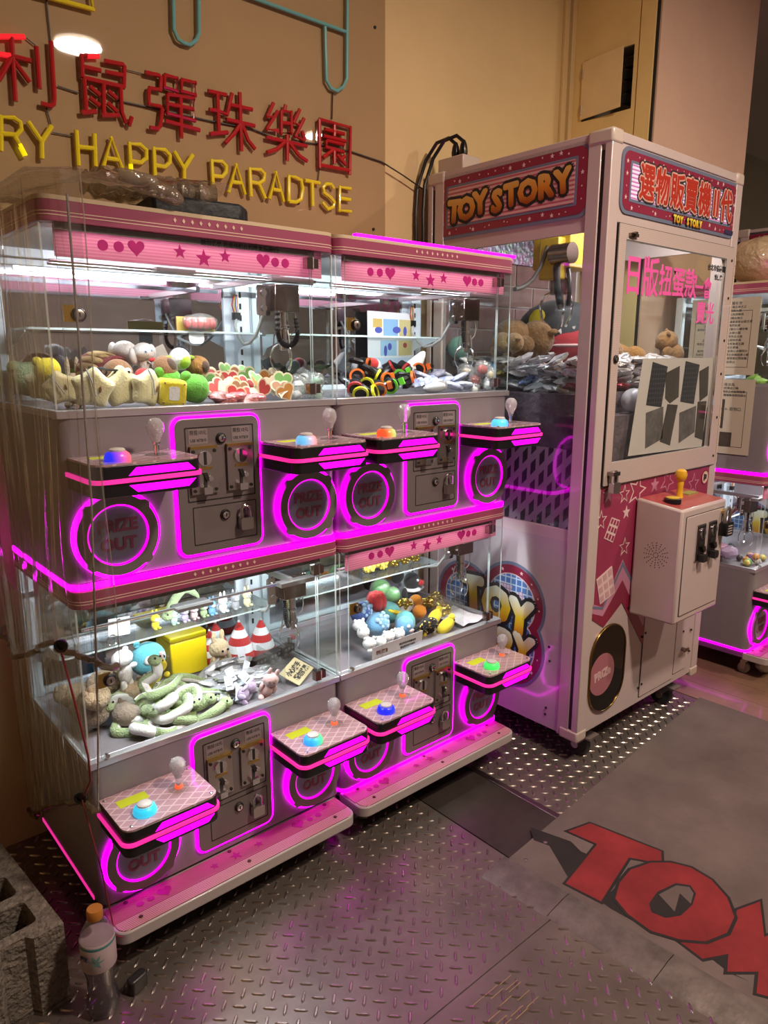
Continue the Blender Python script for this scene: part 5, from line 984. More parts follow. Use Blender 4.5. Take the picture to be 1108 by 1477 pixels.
# heart and leaf key cards
CARD_C = [mat('card %s' % n_, c, .45) for n_, c in (('green', (.22, .48, .14)), ('red', (.55, .06, .06)), ('orange', (.62, .26, .06)), ('brown', (.38, .17, .08)), ('pale', (.72, .62, .48)))]; M_CARDB = mat('cream card border', (.78, .70, .50), .5)
CN = ('green', 'red', 'orange', 'brown', 'pale'); rc = random.Random(11)
spots = [(x_, y_ - 2, Y_, c_) for x_, y_, Y_, c_ in [(325, 536, 1.70, 0), (318, 551, 1.62, 3), (346, 538, 1.74, 0), (356, 544, 1.66, 0), (370, 549, 1.58, 0), (369, 556, 1.56, 2), (408, 550, 1.56, 0), (405, 561, 1.55, 3), (325, 560, 1.57, 4), (338, 556, 1.58, 2), (346, 562, 1.55, 3), (330, 548, 1.62, 1), (380, 562, 1.545, 1), (391, 556, 1.57, 4), (312, 560, 1.58, 1), (398, 545, 1.64, 4), (386, 548, 1.64, 2), (355, 556, 1.60, 1), (298, 552, 1.60, 0), (340, 570, 1.54, 1), (372, 570, 1.54, 4), (412, 567, 1.54, 2), (355, 573, 1.535, 1), (300, 541, 1.70, 2), (310, 545, 1.68, 1), (335, 543, 1.70, 3)]]
for i, (x, y, Y, c) in enumerate(spots):
    t = thing('heart_card', '%s heart-shaped card with cream border in the pile by the window' % CN[c], 'card', atY(x, y, Y), (R_(rc.uniform(-35, 10)), R_(rc.uniform(-35, 35)), R_(rc.uniform(-30, 30))), 'heart cards in the upper window')
    P('border', ('hc0',), lambda q: q.prism(offs(heart(0, 0, .0235), .0038), 'y', -.001, .001), M_CARDB, t); P('print', ('hc1', c), lambda q: q.prism(heart(0, 0, .0235), 'y', -.0016, 0), CARD_C[c], t)
for i, (x, y, Y) in enumerate(((335, 575, 1.53), (365, 576, 1.53), (318, 573, 1.535))):
    o = P('red_packet', ('rpk',), lambda q: q.ell((0, 0, 0), (.045, .02, .014), 16, 8, jit=.16), mat('red cellophane', (.35, .02, .03), .15, coat=.5, noise=(20, .4, (.7, .4, .4)), bump=(40, 1, .01)), None, atY(x, y, Y), (0, R_(8 * (i - 1)), R_(20 * i))); tag(o, 'crumpled red cellophane packet under the heart cards', 'packet', 'red packets under the heart cards')
def bag(name, p, s, label, group, m2=None, rz=0):
    t = thing(name, label, 'bag', p, (0, 0, R_(rz)), group); P('film', ('bagf', s), lambda q: q.ell((0, 0, 0), (s, s * .7, s * .85), 12, 8, jit=.16), M_BAG, t)
    if m2: P('contents', ('bagc', s, m2.name), lambda q: q.ell((0, 0, -.1 * s), (s * .6, s * .45, s * .5), 10, 7, jit=.1), m2, t)
for i, (x, y, Y, s) in enumerate(((430, 556, 1.575, .032), (449, 562, 1.525, .026), (438, 545, 1.60, .030), (455, 549, 1.52, .024), (428, 569, 1.54, .024), (458, 568, 1.515, .020))): bag('prize_bag', atY(x, y, Y), s, 'clear bag of pale green prizes in the corner of the upper window', 'clear prize bags by the claw', F_MINT if i % 2 else F_WHITE, i * 40)
t = thing('hanging_pack', 'clear bag of red capsules on a yellow card clipped to the shelf', 'packaged toy', atY(284, 470, 1.76))
P('card', None, lambda q: q.box(-.055, 0, -.018, .05, .004, .022), mat('mustard card', (.50, .34, .08), .5), t); P('bag', None, lambda q: q.ell((0, -.018, .008), (.05, .018, .022), 14, 8, jit=.07), M_BAG, t)
for i in range(5): P('capsule', ('rcap',), lambda q: q.ell((0, 0, 0), (.010, .010, .015), 8, 6), mat('red capsule', (.65, .04, .03), .35), t, (-.034 + .017 * i, -.018, .006))
P('hang_tab', None, lambda q: q.prism(rrect(-.024, -.045, .018, -.012, .012, 4), 'y', -.002, 0), M_PAPER, t)
# ---------- upper deck of the second machine
rw = random.Random(5); WA = [mat('neon %s' % n_, c, .4) for n_, c in (('yellow', (.75, .72, .02)), ('orange', (.80, .16, .02)), ('red', (.65, .05, .06)), ('green', (.15, .60, .04)))]; WN = ('yellow', 'orange', 'red', 'green')
for i, (x, y, Y, c) in enumerate(((525, 526, 1.66, 1), (538, 540, 1.60, 0), (560, 533, 1.66, 2), (530, 555, 1.56, 0), (553, 548, 1.58, 1), (575, 543, 1.62, 3), (590, 547, 1.60, 1), (515, 545, 1.62, 1), (565, 556, 1.55, 3), (545, 560, 1.54, 1), (520, 565, 1.535, 0), (580, 530, 1.70, 2), (535, 568, 1.53, 0), (512, 558, 1.55, 2), (604, 534, 1.70, 1))):
    t = thing('toy_watch', 'chunky black toy watch with %s trim in the heap by the window' % WN[c], 'toy watch', atY(x, y, Y), (R_(rw.uniform(-30, 30)), R_(rw.uniform(-30, 30)), R_(rw.uniform(-60, 60))), 'toy watches in the upper window')
    P('case', ('wc',), lambda q: q.tube([(0, -.014, 0), (0, .012, 0)], .021, 12), M_BLK, t, bev=.003); P('bezel', ('wb', c), lambda q: q.frame(ngon(0, 0, .0225, 16), ngon(0, 0, .0165, 16), 'y', -.017, -.010), WA[c], t)
    P('strap', ('ws',), lambda q: q.tube([(-.018, 0, 0), (-.034, .006, 0), (-.042, .018, 0), (-.036, .03, 0)], .009, 8), M_BLK, t); P('strap', ('ws2',), lambda q: q.tube([(.018, 0, 0), (.034, .006, 0), (.042, .018, 0), (.036, .03, 0)], .009, 8), M_BLK, t); P('buckle', ('wk', c), lambda q: q.box(.026, -.008, -.010, .040, .002, .010), WA[c], t)
plush('ball_plush', 'smooth grey plush fish lying along the window ledge', 'plush toy', atY(627, 559, 1.53), .052, (0, -4, 8), F_GREY, [('body', (0, 0, 0), (.95, .4, .30), None), ('fin', (.6, 0, .18), (.3, .08, .2), None), ('tail', (1.0, 0, .05), (.18, .1, .28), None)])
rb = random.Random(8); M_BPK = mat('blue white packet', (.62, .66, .76), .3, noise=(28, .8, (.05, .08, .35)), bump=(30, .6, .01), coat=.4)
for i, (x, y, Y) in enumerate(((610, 543, 1.63), (628, 540, 1.66), (622, 550, 1.58), (645, 547, 1.62), (652, 556, 1.55), (662, 545, 1.60), (640, 540, 1.70), (604, 552, 1.57), (668, 556, 1.54))):
    o = P('blue_packet', ('bpk',), lambda q: q.ell((0, 0, 0), (.038, .022, .010), 14, 8, jit=.12), M_BPK, None, atY(x, y, Y), (R_(rb.uniform(-30, 30)), R_(rb.uniform(-25, 25)), R_(rb.uniform(-60, 60)))); tag(o, 'crinkled blue and white packet beside the toy watches', 'packet', 'blue packets in the upper window')
t = thing('paper_cone', 'pale paper cone printed with a small black cross among the prizes', 'paper cone', atY(598, 527, 1.72), (R_(12), R_(38), 0)); P('cone', None, lambda q: q.lathe([(.034, -.04), (.03, -.02), (.012, .045), (.004, .055)], seg=20), mat('pale grey paper', (.60, .60, .58), .7), t); P('cross', None, lambda q: (q.box(-.010, -.030, -.02, .010, -.024, -.016), q.box(-.002, -.030, -.028, .002, -.022, -.008)), M_INK, t)
t = thing('product_sheet', 'white printed sheet with blue gadget pictures propped against the mirror', 'poster', (0, 0, 0)); YS = 1.885
P('sheet', None, lambda q: q.prism([(atY(u, v, YS).x, atY(u, v, YS).z) for u, v in ((530, 448), (598, 453), (597, 540), (531, 545))], 'y', YS, YS + .001), mat('bright paper', (.80, .80, .82), .6), t)
for L, c in (([(538, 459), (551, 460), (551, 472), (538, 472)], (.60, .42, .12)), ([(553, 460), (574, 461), (574, 487), (553, 486)], (.25, .45, .70)), ([(576, 461), (594, 462), (594, 486), (576, 487)], (.60, .50, .22)), ([(549, 491), (572, 491), (572, 513), (549, 513)], (.35, .55, .72)), ([(575, 491), (594, 491), (594, 512), (575, 513)], (.62, .50, .22)), ([(538, 516), (594, 516), (594, 530), (538, 531)], (.55, .66, .80))):
    P('picture', None, lambda q: q.prism([(atY(u, v, YS).x, atY(u, v, YS).z) for u, v in L], 'y', YS - .0008, YS), mat('print %.2f%.2f' % (c[0], c[2]), c, .5), t)
for u, v, a, b in ((546, 476, .016, .010), (572, 476, .018, .011), (584, 478, .008, .016), (556, 506, .007, .018), (562, 500, .009, .012)):
    c = atY(u, v, YS); P('gadget_print', None, lambda q: q.prism(ngon(c.x, c.z, a, 14, ry=b), 'y', YS - .0015, YS), mat('indigo print', (.07, .09, .40), .5), t)
c = atY(584, 498, YS); P('gadget_print', None, lambda q: q.prism(ngon(c.x, c.z, .009, 14), 'y', YS - .0015, YS), mat('maroon print', (.35, .05, .04), .5), t)
for i, (x, y, Y, s) in enumerate(((686, 547, 1.575, .032), (704, 554, 1.525, .026), (672, 536, 1.61, .03), (696, 532, 1.55, .030), (684, 562, 1.53, .024), (708, 540, 1.522, .024))): bag('prize_bag', atY(x, y, Y), s, 'clear bag with red and white prizes near the cabinet side', 'clear prize bags beside the blue packets', (F_RED, F_WHITE, F_BEIGE)[i % 3], i * 50)
plush('ball_plush', 'pale grey plush ball behind the toy watches', 'plush toy', atY(518, 530, 1.74), .05, (0, 0, 0), F_GREY, BALL); plush('ball_plush', 'red and white plush ball behind the toy watches', 'plush toy', atY(538, 526, 1.72), .045, (0, 30, 0), F_RED, [('body', (0, 0, 0), (.5, .48, .46), None), ('band', (.15, 0, 0), (.38, .47, .47), F_WHITE)])
# ---------- lower deck of the covered machine
rs = random.Random(21)
def snake(p, ctl, label, r=.013):
    t = thing('snake_plush', label, 'plush toy', p, (0, 0, 0), 'sage and white plush snakes')
    pts = []; C = [Vector(c) for c in ctl]; C = [C[0] * 2 - C[1]] + C + [C[-1] * 2 - C[-2]]
    for i in range(1, len(C) - 2):
        for k in range(8):
            u = k / 8; a, b, c, d = C[i - 1:i + 3]; pts.append(.5 * ((2 * b) + (c - a) * u + (2 * a - 5 * b + 4 * c - d) * u * u + (3 * b - a - 3 * c + d) * u ** 3))
    n = len(pts); rad = [r * (1.0 if 3 < i < n * .6 else (.75 + .08 * i if i <= 3 else max(.25, 1 - (i - n * .6) / (n * .5)))) for i in range(n)]
    def f(q):
        q.tube(pts, rad, 10); seg = 10
        for i in range(len(q.m)): q.m[i] = 1 if (i % seg) in (3, 4, 5, 6) else 0
    P('body', None, f, [F_SAGE, F_WHITE], t)
    h = pts[0]; P('head', None, lambda q: q.ell(h, (r * 1.25, r * 1.5, r), 12, 8), F_SAGE, t); P('eye', None, lambda q: q.ell(h + Vector((-.3 * r, -r * 1.0, .75 * r)), r * .22, 6, 5), M_EYE, t); P('eye', None, lambda q: q.ell(h + Vector((.9 * r, -r * .6, .75 * r)), r * .22, 6, 5), M_EYE, t)
SL = ('sage and white plush snake raising its head from the heap', 'sage and white plush snake with its head beside the brown fur toys', 'sage and white plush snake coiled against the window', 'sage and white plush snake curled beside the silver wrappers', 'sage and white plush snake in the middle of the heap')
for i, (px_, py_, z_) in enumerate(((232, 985, .545), (180, 1012, .515), (215, 1032, .488), (288, 1006, .515), (250, 1000, .525), (272, 1030, .488), (228, 1046, .486), (205, 1003, .525), (298, 1024, .488), (240, 1022, .515), (275, 988, .525), (262, 1012, .53), (222, 1015, .53), (206, 1040, .486), (250, 1040, .487))):
    p = atZ(px_, py_, z_); a0 = rs.uniform(0, 6.28); L = []; sp_ = rs.choice((-1, 1))
    for k in range(8):
        a = a0 + sp_ * k * (.75 + .25 * math.sin(i)); rr = .034 + .010 * math.sin(k * 1.7 + i) + .003 * k; L.append((rr * math.cos(a) * 1.2, rr * math.sin(a) * .8, .012 * math.sin(k * 1.3 + i)))
    if i == 0: L[0] = (-.012, .0, .065); L[1] = (-.008, 0, .03)
    if i == 1: L[0] = (-.05, -.02, .012); L[1] = (-.02, -.01, .02)
    snake(p, L, SL[0 if i == 0 else (1 if i == 1 else (2 if i in (2, 5, 6, 13, 14) else (3 if i in (3, 8, 10) else 4)))], .0135)
for i, (x, y, z_, s, m_, l_) in enumerate(((152, 985, .545, .095, F_TAN, 'light brown shaggy plush under the door lock'), (190, 1000, .525, .080, F_TAN, 'light brown shaggy plush beside the white felt teddy'), (135, 1016, .515, .090, F_GREYB, 'dark brown shaggy plush at the clear chute guard'), (182, 1030, .505, .075, F_GREYB, 'dark brown shaggy plush beneath the plush snakes'), (0, 0, (.515, 1.66, .515), .085, F_GREYB, 'dark brown shaggy plush behind the red cord'), (0, 0, (.512, 1.76, .525), .08, F_TAN, 'light brown shaggy plush against the side pane'), (0, 0, (.520, 1.635, .565), .078, F_TAN, 'light brown shaggy plush on top of the dark brown ones'))):
    plush('fur_plush', l_, 'plush toy', atZ(x, y, z_) if x else z_, s, (0, 0, 40 * i), m_, [('body', (0, 0, 0), (.5, .42, .38), None), ('head', (.34, -.2, .12), (.28, .26, .26), None), ('ear', (.3, -.1, .36), (.1, .08, .12), None), ('ear', (.48, -.22, .34), (.1, .08, .12), None), ('paw', (-.2, -.38, -.2), (.16, .14, .12), None)], 'shaggy brown plushes')
plush('teddy_plush', 'plain white felt teddy standing by the door lock', 'plush toy', atY(180, 960, 1.68), .062, (0, 0, 20), F_WHITE, [('body', (0, 0, -.35), (.30, .26, .42), None), ('head', (-.1, 0, .35), (.48, .34, .34), None), ('ear', (.08, 0, .66), (.14, .1, .14), None), ('leg', (-.16, -.05, -.85), (.13, .14, .35), None), ('leg', (.16, -.05, -.85), (.13, .14, .35), None), ('arm', (.36, -.05, -.1), (.2, .12, .12), None)])
plush('round_plush', 'aqua round plush with big white eyes beside the yellow box', 'plush toy', atY(213, 950, 1.76), .098, (0, 0, 10), F_AQUA, [('body', (0, 0, 0), (.5, .44, .46), None), ('eye', (-.2, -.36, .1), (.12, .08, .13), M_EYEW), ('eye', (.2, -.36, .12), (.12, .08, .13), M_EYEW), ('pupil', (-.18, -.44, .1), .05, M_EYE), ('pupil', (.2, -.44, .12), .05, M_EYE), ('mouth', (0, -.36, -.24), (.28, .1, .06), F_PINK), ('loop', (-.3, 0, .5), (.1, .04, .1), None)])
plush('giraffe_plush', 'yellow plush with brown spots and pink ears lying on the snakes', 'plush toy', atY(222, 975, 1.68), .064, (0, -25, 20), F_YEL, [('body', (-.2, 0, -.1), (.6, .26, .24), None), ('head', (.42, -.05, .18), (.3, .26, .26), None), ('ear', (.5, 0, .5), (.08, .06, .2), F_PINK), ('ear', (.7, 0, .42), (.08, .06, .2), F_PINK), ('paw', (.35, -.3, -.2), (.14, .12, .12), None)] + [('spot', (.25 + .14 * k, -.24 + .02 * (k % 2), .26 + .08 * (k % 3)), .035, F_BRN) for k in range(5)])
BX = thing('yellow_box', 'glossy yellow cube box with a lid seam standing among the plush toys', 'box', (.832, 1.79, ZL + .045))
M_YBOX = mat('glossy yellow plastic', (.80, .58, .01), .3, coat=.4)
P('body', None, lambda q: q.box(-.054, .0, -.042, .054, .10, .062), M_YBOX, BX, bev=.004); P('lid', None, lambda q: q.box(-.055, -.001, .064, .055, .101, .080), M_YBOX, BX, bev=.004)
P('lid_groove', None, lambda q: q.box(-.0555, -.0014, .0625, .0555, .1014, .0635), mat('dark yellow', (.40, .26, .01), .5), BX)
P('plinth', None, lambda q: q.box(-.04, .01, -.0418, .045, .09, -.0405), F_BRN, BX)
plush('bunny_plush', 'beige curly-furred bunny plush next to the yellow box', 'plush toy', Vector((.893, 1.735, ZL + .004)), .066, (0, 0, 12), F_BEIGE, BUNNY(fur('peach plush', (.70, .48, .34)), True, .3))
def cone(p, s, rz, label):
    t = thing('cone_plush', label, 'plush toy', p, (R_(rz), 0, 0), 'red and white cone plushes'); prof = [(.46, 0), (.50, .06), (.44, .32), (.36, .58), (.28, .80), (.18, 1.05), (.05, 1.22)]
    for k in range(5):
        z0, z1 = .24 * k, .24 * (k + 1)
        rr = lambda z_: .5 * (1 - (z_ / 1.25) ** 1.35) + .02
        P('band', ('cone', k, s), lambda q: q.lathe([(rr(z0) * s, z0 * s), (rr((z0 + z1) / 2) * s * 1.03, (z0 + z1) / 2 * s), (rr(z1) * s, z1 * s)], seg=18), F_RED if k % 2 == 0 else F_WHITE, t)
    P('tip_loop', ('conet', s), lambda q: q.ell((0, 0, 1.22 * s), .05 * s, 8, 6), F_WHITE, t)
for x, y, s, l_ in ((1.005, 1.815, .090, 'red and white striped cone plush behind the beige bunny'), (1.070, 1.800, .086, 'red and white striped cone plush next to the black toy train'), (.955, 1.865, .085, 'red and white striped cone plush at the mirror, half hidden'), (.925, 1.850, .075, 'red and white striped cone plush behind the yellow box')):
    cone((x, y, ZL + .002), s, rs.uniform(-3, 4), l_)
for i in range(22):
    x, y, z_ = ((300, 968, .53), (320, 974, .52), (310, 985, .51), (335, 965, .525), (345, 975, .51), (360, 968, .51), (330, 992, .50), (350, 990, .49), (308, 1002, .49), (372, 975, .50), (322, 1004, .485), (340, 955, .525), (318, 958, .535), (365, 985, .485), (298, 982, .51), (290, 990, .50), (375, 965, .50), (355, 1000, .482), (338, 985, .515), (318, 992, .505), (330, 975, .53), (384, 980, .485))[i]
    o = P('silver_wrapper', ('spk', i % 4), lambda q: q.ell((0, 0, 0), (.050, .017, .010), 12, 7, jit=.2), M_SPACK, None, atZ(x, y, z_), (R_(rs.uniform(-20, 20)), R_(rs.uniform(-25, 25)), R_(rs.uniform(-50, 30))), smooth=False); tag(o, 'crumpled silver wrapper toy in the heap by the lower window', 'wrapper', 'silver wrappers in the lower window')
for i, (x, y, Y, a) in enumerate(((330, 985, 1.53, 8), (354, 977, 1.54, -35), (322, 1012, 1.525, 28), (345, 1000, 1.53, 20), (355, 962, 1.60, 40), (333, 973, 1.56, -10), (348, 943, 1.62, 5))):
    p = atY(x, y, Y + .02); t = thing('price_tag', 'pale blue paper tag among the silver wrappers', 'tag', p, (R_(-30), R_(a), 0), 'paper tags on the silver wrappers'); P('card', ('tagc',), lambda q: q.box(-.011, -.0004, -.018, .011, .0004, .018), M_TAG, t); P('printed_line', ('tagl',), lambda q: q.box(-.007, -.0008, -.010, .007, -.0003, -.008), M_INK, t)
plush('doll_plush', 'lilac plush doll lying against the lower window', 'plush toy', atZ(343, 1010, .485), .042, (0, 70, 20), F_LILAC, BUNNY(None, False, .2)); plush('doll_plush', 'pale pink plush doll slumped by the chute guard', 'plush toy', atZ(380, 1005, .475), .046, (10, 20, -20), F_PINK, BUNNY(None, True, .25))
tr = thing('toy_train', 'black plastic toy train lying beside the cone plushes', 'toy train', (1.055, 1.715, ZL + .022), (0, 0, R_(14)))
for k in range(3):
    cpt = P('carriage', ('trc',), lambda q: q.box(-.026, -.014, -.012, .026, .014, .014), M_BLK, tr, (-.058 + .058 * k, 0, 0), bev=.002); P('wheel', ('trw',), lambda q: [q.tube([(x, -.017, -.012), (x, -.013, -.012)], .007, 10) for x in (-.015, .015)], M_STL, cpt); P('window', ('trwn',), lambda q: [q.box(x - .004, -.0148, .001, x + .004, -.0138, .008) for x in (-.014, 0, .014)], mat('train window', (.25, .22, .22), .3), cpt)
P('chimney', None, lambda q: q.tube([(.075, 0, .012), (.075, 0, .034)], .007, 10), M_STL, tr); P('red_flag', None, lambda q: q.box(.078, -.01, .024, .092, .01, .034), F_RED, tr)
cs = thing('cardboard_sign', 'tan cardboard note with black handwriting leaning by the claw chute', 'sign', atZ(428, 968, .492), (R_(-66), R_(-4), R_(32))); P('card', None, lambda q: q.box(-.052, -.001, -.032, .052, .001, .032), mat('tan cardboard', (.50, .42, .25), .7), cs)
text('handwriting', '小心夾手', .020, M_INK, cs, (0, -.0016, .010), FRONT, off=.0008, ext=.0002); text('handwriting', '請勿搖晃', .020, M_INK, cs, (.004, -.0016, -.014), FRONT, off=.0008, ext=.0002)
FIG = [('body', (0, 0, .38), (.36, .3, .4), None), ('head', (0, -.04, .98), (.42, .36, .36), None), ('face', (0, -.24, .95), (.28, .18, .22), M_EYEW), ('ear', (-.2, 0, 1.5), (.11, .09, .3), None), ('ear', (.2, 0, 1.5), (.11, .09, .3), None), ('foot', (-.2, -.3, .1), (.15, .2, .11), None), ('foot', (.2, -.3, .1), (.15, .2, .11), None), ('eye', (-.1, -.41, 1.0), .04, M_EYE), ('eye', (.1, -.41, 1.0), .04, M_EYE)]
for x, m_, n_ in ((223, F_YEL, 'yellow'), (250, F_MINT, 'mint'), (266, F_LILAC, 'lilac'), (280, F_PINK, 'pink'), (294, F_SAGE, 'sage'), (306, F_BLUE, 'sky blue'), (322, F_WHITE, 'white'), (340, F_GREY, 'grey'), (357, F_CREAM, 'cream')):
    Xs = atY(x, 885, 1.775).x; plush('shelf_figurine', 'small %s bunny figurine sitting on the clear shelf' % n_, 'figurine', (Xs, 1.775, .6405), .034 if x > 310 else .030, (0, 0, 10), m_, FIG, 'bunny figurines on the clear shelf')
snake(atY(258, 870, 1.775), [(-.035, 0, -.03), (-.02, 0, 0), (.005, 0, .03), (.025, 0, .035), (.05, 0, .015), (.06, 0, 0)], 'sage plush snake draped over the bunny figurines on the shelf', .012)
tw = thing('price_tag', 'large white price tag with a ring hanging at the mirror', 'tag', atY(172, 905, 1.76), (0, R_(4), 0)); P('card', None, lambda q: q.box(-.028, 0, -.022, .028, .001, .026), M_PAPER, tw); P('hole', None, lambda q: q.tube([(.0, -.001, .02), (.0, .002, .02)], .004, 10), M_DRK, tw); P('ring', None, lambda q: q.tube([(-.018 + .014 * math.cos(R_(30 * i)), -.002, -.03 + .014 * math.sin(R_(30 * i))) for i in range(12)], .002, 5, True), M_CHR, tw)
for k in range(2):
    o = P('blue_carton', ('bct',), lambda q: q.box(-.036, -.025, 0, .036, .025, .035), mat('light blue carton', (.22, .45, .66), .4, noise=(25, .4, (.5, .65, .78))), None, (.63, 1.83, ZL + .001 + .036 * k), (0, 0, R_(8 - 12 * k)), bev=.001); tag(o, 'small light blue carton, %s of the two stacked by the lock' % ('lower' if k == 0 else 'upper'), 'box', 'light blue cartons')
# ---------- lower deck of the second machine
M_GBEAD = mat('gold beads', (.70, .50, .12), .2, 1.0)
def cluster(p, s, m_, label, name, group, n=26, seed=0):
    r0 = random.Random(seed)
    def f(q):
        for i in range(n): a, b = r0.uniform(0, 6.28), r0.uniform(-1, 1); c = math.sqrt(1 - b * b); q.ell((s * c * math.cos(a), s * c * math.sin(a), s * b * .8), s * .30, 7, 5)
        q.ell((0, 0, 0), s * .9, 10, 7)
    o = P(name, (name, s, m_.name, seed % 3), f, m_, None, p); tag(o, label, 'ornament', group); return o
for i in range(9):
    x, y = ((532, 820), (540, 826), (552, 818), (560, 824), (568, 814), (576, 818), (583, 812), (590, 820), (597, 813))[i]; p = atY(x, y, 1.79); p.z = .6405 + .019 + (.014 if i % 2 else 0); cluster(p, .018, M_GBEAD if i > 2 else mat('yellow beads', (.72, .58, .10), .3), 'knobbly %s ornament on the clear shelf' % ('gold' if i > 2 else 'yellow'), 'bead_ornament', 'ornaments on the clear shelf', seed=i)
plush('penguin_plush', 'round black plush with a red nose and white scarf', 'plush toy', atY(594, 838, 1.80), .078, (0, 0, 15), F_BLACK, [('head', (0, 0, 0), (.40, .38, .42), None), ('nose', (.16, -.4, -.05), (.16, .14, .14), F_RED), ('eye', (-.08, -.36, .12), .07, M_EYEW), ('body', (0, .05, -.72), (.42, .36, .45), None), ('wing', (-.52, .05, -.5), (.16, .12, .3), None), ('scarf', (0, -.02, -.38), (.44, .42, .12), F_WHITE), ('scarf_end', (.42, -.2, -.42), (.3, .12, .1), F_WHITE)])
plush('ring_plush', 'black plush loop leaning behind the black plush with a scarf', 'plush toy', atY(574, 832, 1.87), .06, (0, 0, 0), F_BLACK, [('body', (0, 0, 0), (.5, .2, .4), None)])
for x, y, Y, s, l_ in ((549, 850, 1.80, .070, 'large green ball in clear wrap under the ornament shelf'), (566, 858, 1.76, .056, 'smaller green ball in clear wrap beside the red plush')): plush('wrapped_ball', l_, 'ball', atY(x, y, Y), s, (0, 0, 0), mat('green rubber', (.10, .42, .05), .3, coat=.3), [('ball', (0, 0, 0), .5, None), ('wrap', (0, 0, 0), .56, M_BAG)])
plush('ball_plush', 'red lobed plush ball near the door lock', 'plush toy', atY(543, 867, 1.68), .070, (0, 0, 0), F_RED, [('lobe', (.22 * math.cos(R_(60 * k)), .22 * math.sin(R_(60 * k)), 0), (.28, .28, .44), None) for k in range(6)])
plush('ball_plush', 'bright orange plush ball resting on the gold ornaments', 'plush toy', atY(600, 867, 1.72), .050, (0, 0, 0), F_ORNG, BALL); plush('ball_plush', 'bright orange plush ball beside the black beaded ring', 'plush toy', atY(605, 882, 1.66), .050, (0, 0, 0), F_ORNG, BALL)
for i, (x, y, Y) in enumerate(((622, 868, 1.68), (632, 874, 1.66), (612, 872, 1.70), (640, 880, 1.63), (628, 862, 1.72), (584, 872, 1.70))): cluster(atY(x, y, Y + .02), .022, M_GBEAD, 'knobbly gold ornament lying in the lower window heap', 'bead_ornament', 'gold ornaments in the heap', seed=i + 20)
PEA = [('body', (0, 0, 0), (.72, .36, .36), None), ('knob', (.62, 0, .16), (.22, .2, .2), None), ('eye', (.55, -.3, .1), .05, M_EYE)]
plush('duck_plush', 'yellow plush lump on top of the heap beside the white sheet', 'plush toy', atY(627, 890, 1.62), .056, (0, -20, 15), F_YEL, PEA); plush('duck_plush', 'yellow plush lump against the lower window', 'plush toy', atY(643, 903, 1.555), .056, (0, -35, -10), F_YEL, PEA)
def ringbeads(p):
    t = thing('beaded_ring', 'thick ring of black and gold beads lying against the lower window', 'ornament', p, (R_(35), 0, 0)); r0 = random.Random(4)
    P('core', None, lambda q: q.tube([(.033 * math.cos(R_(20 * i)), 0, .026 * math.sin(R_(20 * i))) for i in range(18)], .014, 8, True), F_BLACK, t)
    for m_, n_ in ((M_BLK, 40), (M_GBEAD, 22)):
        P('bead', None, lambda q: [q.ell(((.033 + .015 * math.cos(b)) * math.cos(a), -abs(.015 * math.sin(b)), (.026 + .015 * math.cos(b)) * math.sin(a)), .0042, 6, 4) for a, b in [(r0.uniform(0, 6.28), r0.uniform(0, 6.28)) for _ in range(n_)]], m_, t)['kind'] = 'stuff'
    P('charm', None, lambda q: q.ell((-.004, -.012, -.028), (.012, .01, .014), 10, 7), F_YEL, t)
ringbeads(atY(614, 904, 1.57))
def bubble(p, s, m_, label):
    t = thing('bubble_cushion', label, 'plush toy', p, (R_(-20), 0, R_(10))); P('base', None, lambda q: q.ell((0, 0, 0), (s, s * .7, s * .8), 16, 10), m_, t)
    for k in range(12): a = k * 2.4; rr = s * .62 * math.sqrt((k + .5) / 12); P('bubble', ('bub', s, m_.name), lambda q: q.ell((0, 0, 0), s * .19, 8, 6), mat('pale ' + m_.name, (.35, .55, .75), .7), t, (rr * math.cos(a), -s * .52, s * .15 + rr * .8 * math.sin(a)))
bubble(atY(545, 900, 1.62), .046, F_BLUE, 'sky blue cushion covered in bubbles behind the white kitten plushes'); bubble(atY(522, 884, 1.68), .044, fur('royal blue plush', (.06, .13, .42)), 'royal blue cushion covered in bubbles under the door lock')
plush('hooded_plush', 'sky blue plush head in a teal shell hood', 'plush toy', atY(582, 900, 1.61), .088, (0, 0, 15), F_BLUE, [('head', (-.12, -.12, 0), (.36, .32, .36), None), ('hood', (.18, .05, -.02), (.42, .38, .46), F_TEAL), ('eye', (-.28, -.4, .08), .07, M_EYEW), ('snout', (-.12, -.42, -.12), (.14, .08, .06), F_PINK)])
plush('ball_plush', 'teal plush with a bright yellow band in the middle of the heap', 'plush toy', atY(560, 883, 1.68), .09, (0, 25, 0), F_TEAL, [('body', (0, 0, 0), (.5, .45, .40), None), ('band', (.05, -.05, .08), (.5, .44, .16), F_YEL)])
plush('ball_plush', 'white plush with a long scarf across the heap', 'plush toy', atY(585, 876, 1.72), .062, (0, -20, 10), F_WHITE, [('body', (0, 0, 0), (.7, .35, .32), None), ('scarf', (-.5, -.1, -.1), (.4, .2, .16), F_CREAM)])
KIT = [('head', (0, 0, 0), (.5, .44, .42), None), ('ear', (-.32, 0, .36), (.13, .08, .16), None), ('ear', (.32, 0, .36), (.13, .08, .16), None), ('nose', (0, -.43, -.04), .06, F_PINK), ('paw', (0, -.3, -.4), (.3, .22, .16), None)]
for i, (x, y, Y) in enumerate(((524, 912, 1.565), (533, 928, 1.535), (560, 918, 1.54), (575, 914, 1.545), (548, 926, 1.53), (518, 902, 1.60))): plush('kitten_plush', 'small white kitten plush in the row along the lower window', 'plush toy', atY(x, y, Y + .01), .042, (0, 0, rs.uniform(-20, 20)), F_WHITE, KIT, 'white kitten plushes')
ws = thing('white_towel', 'white printed cloth sheet lying in the corner by the claw', 'cloth', (1.735, 1.585, ZL + .001), (0, 0, R_(4)))
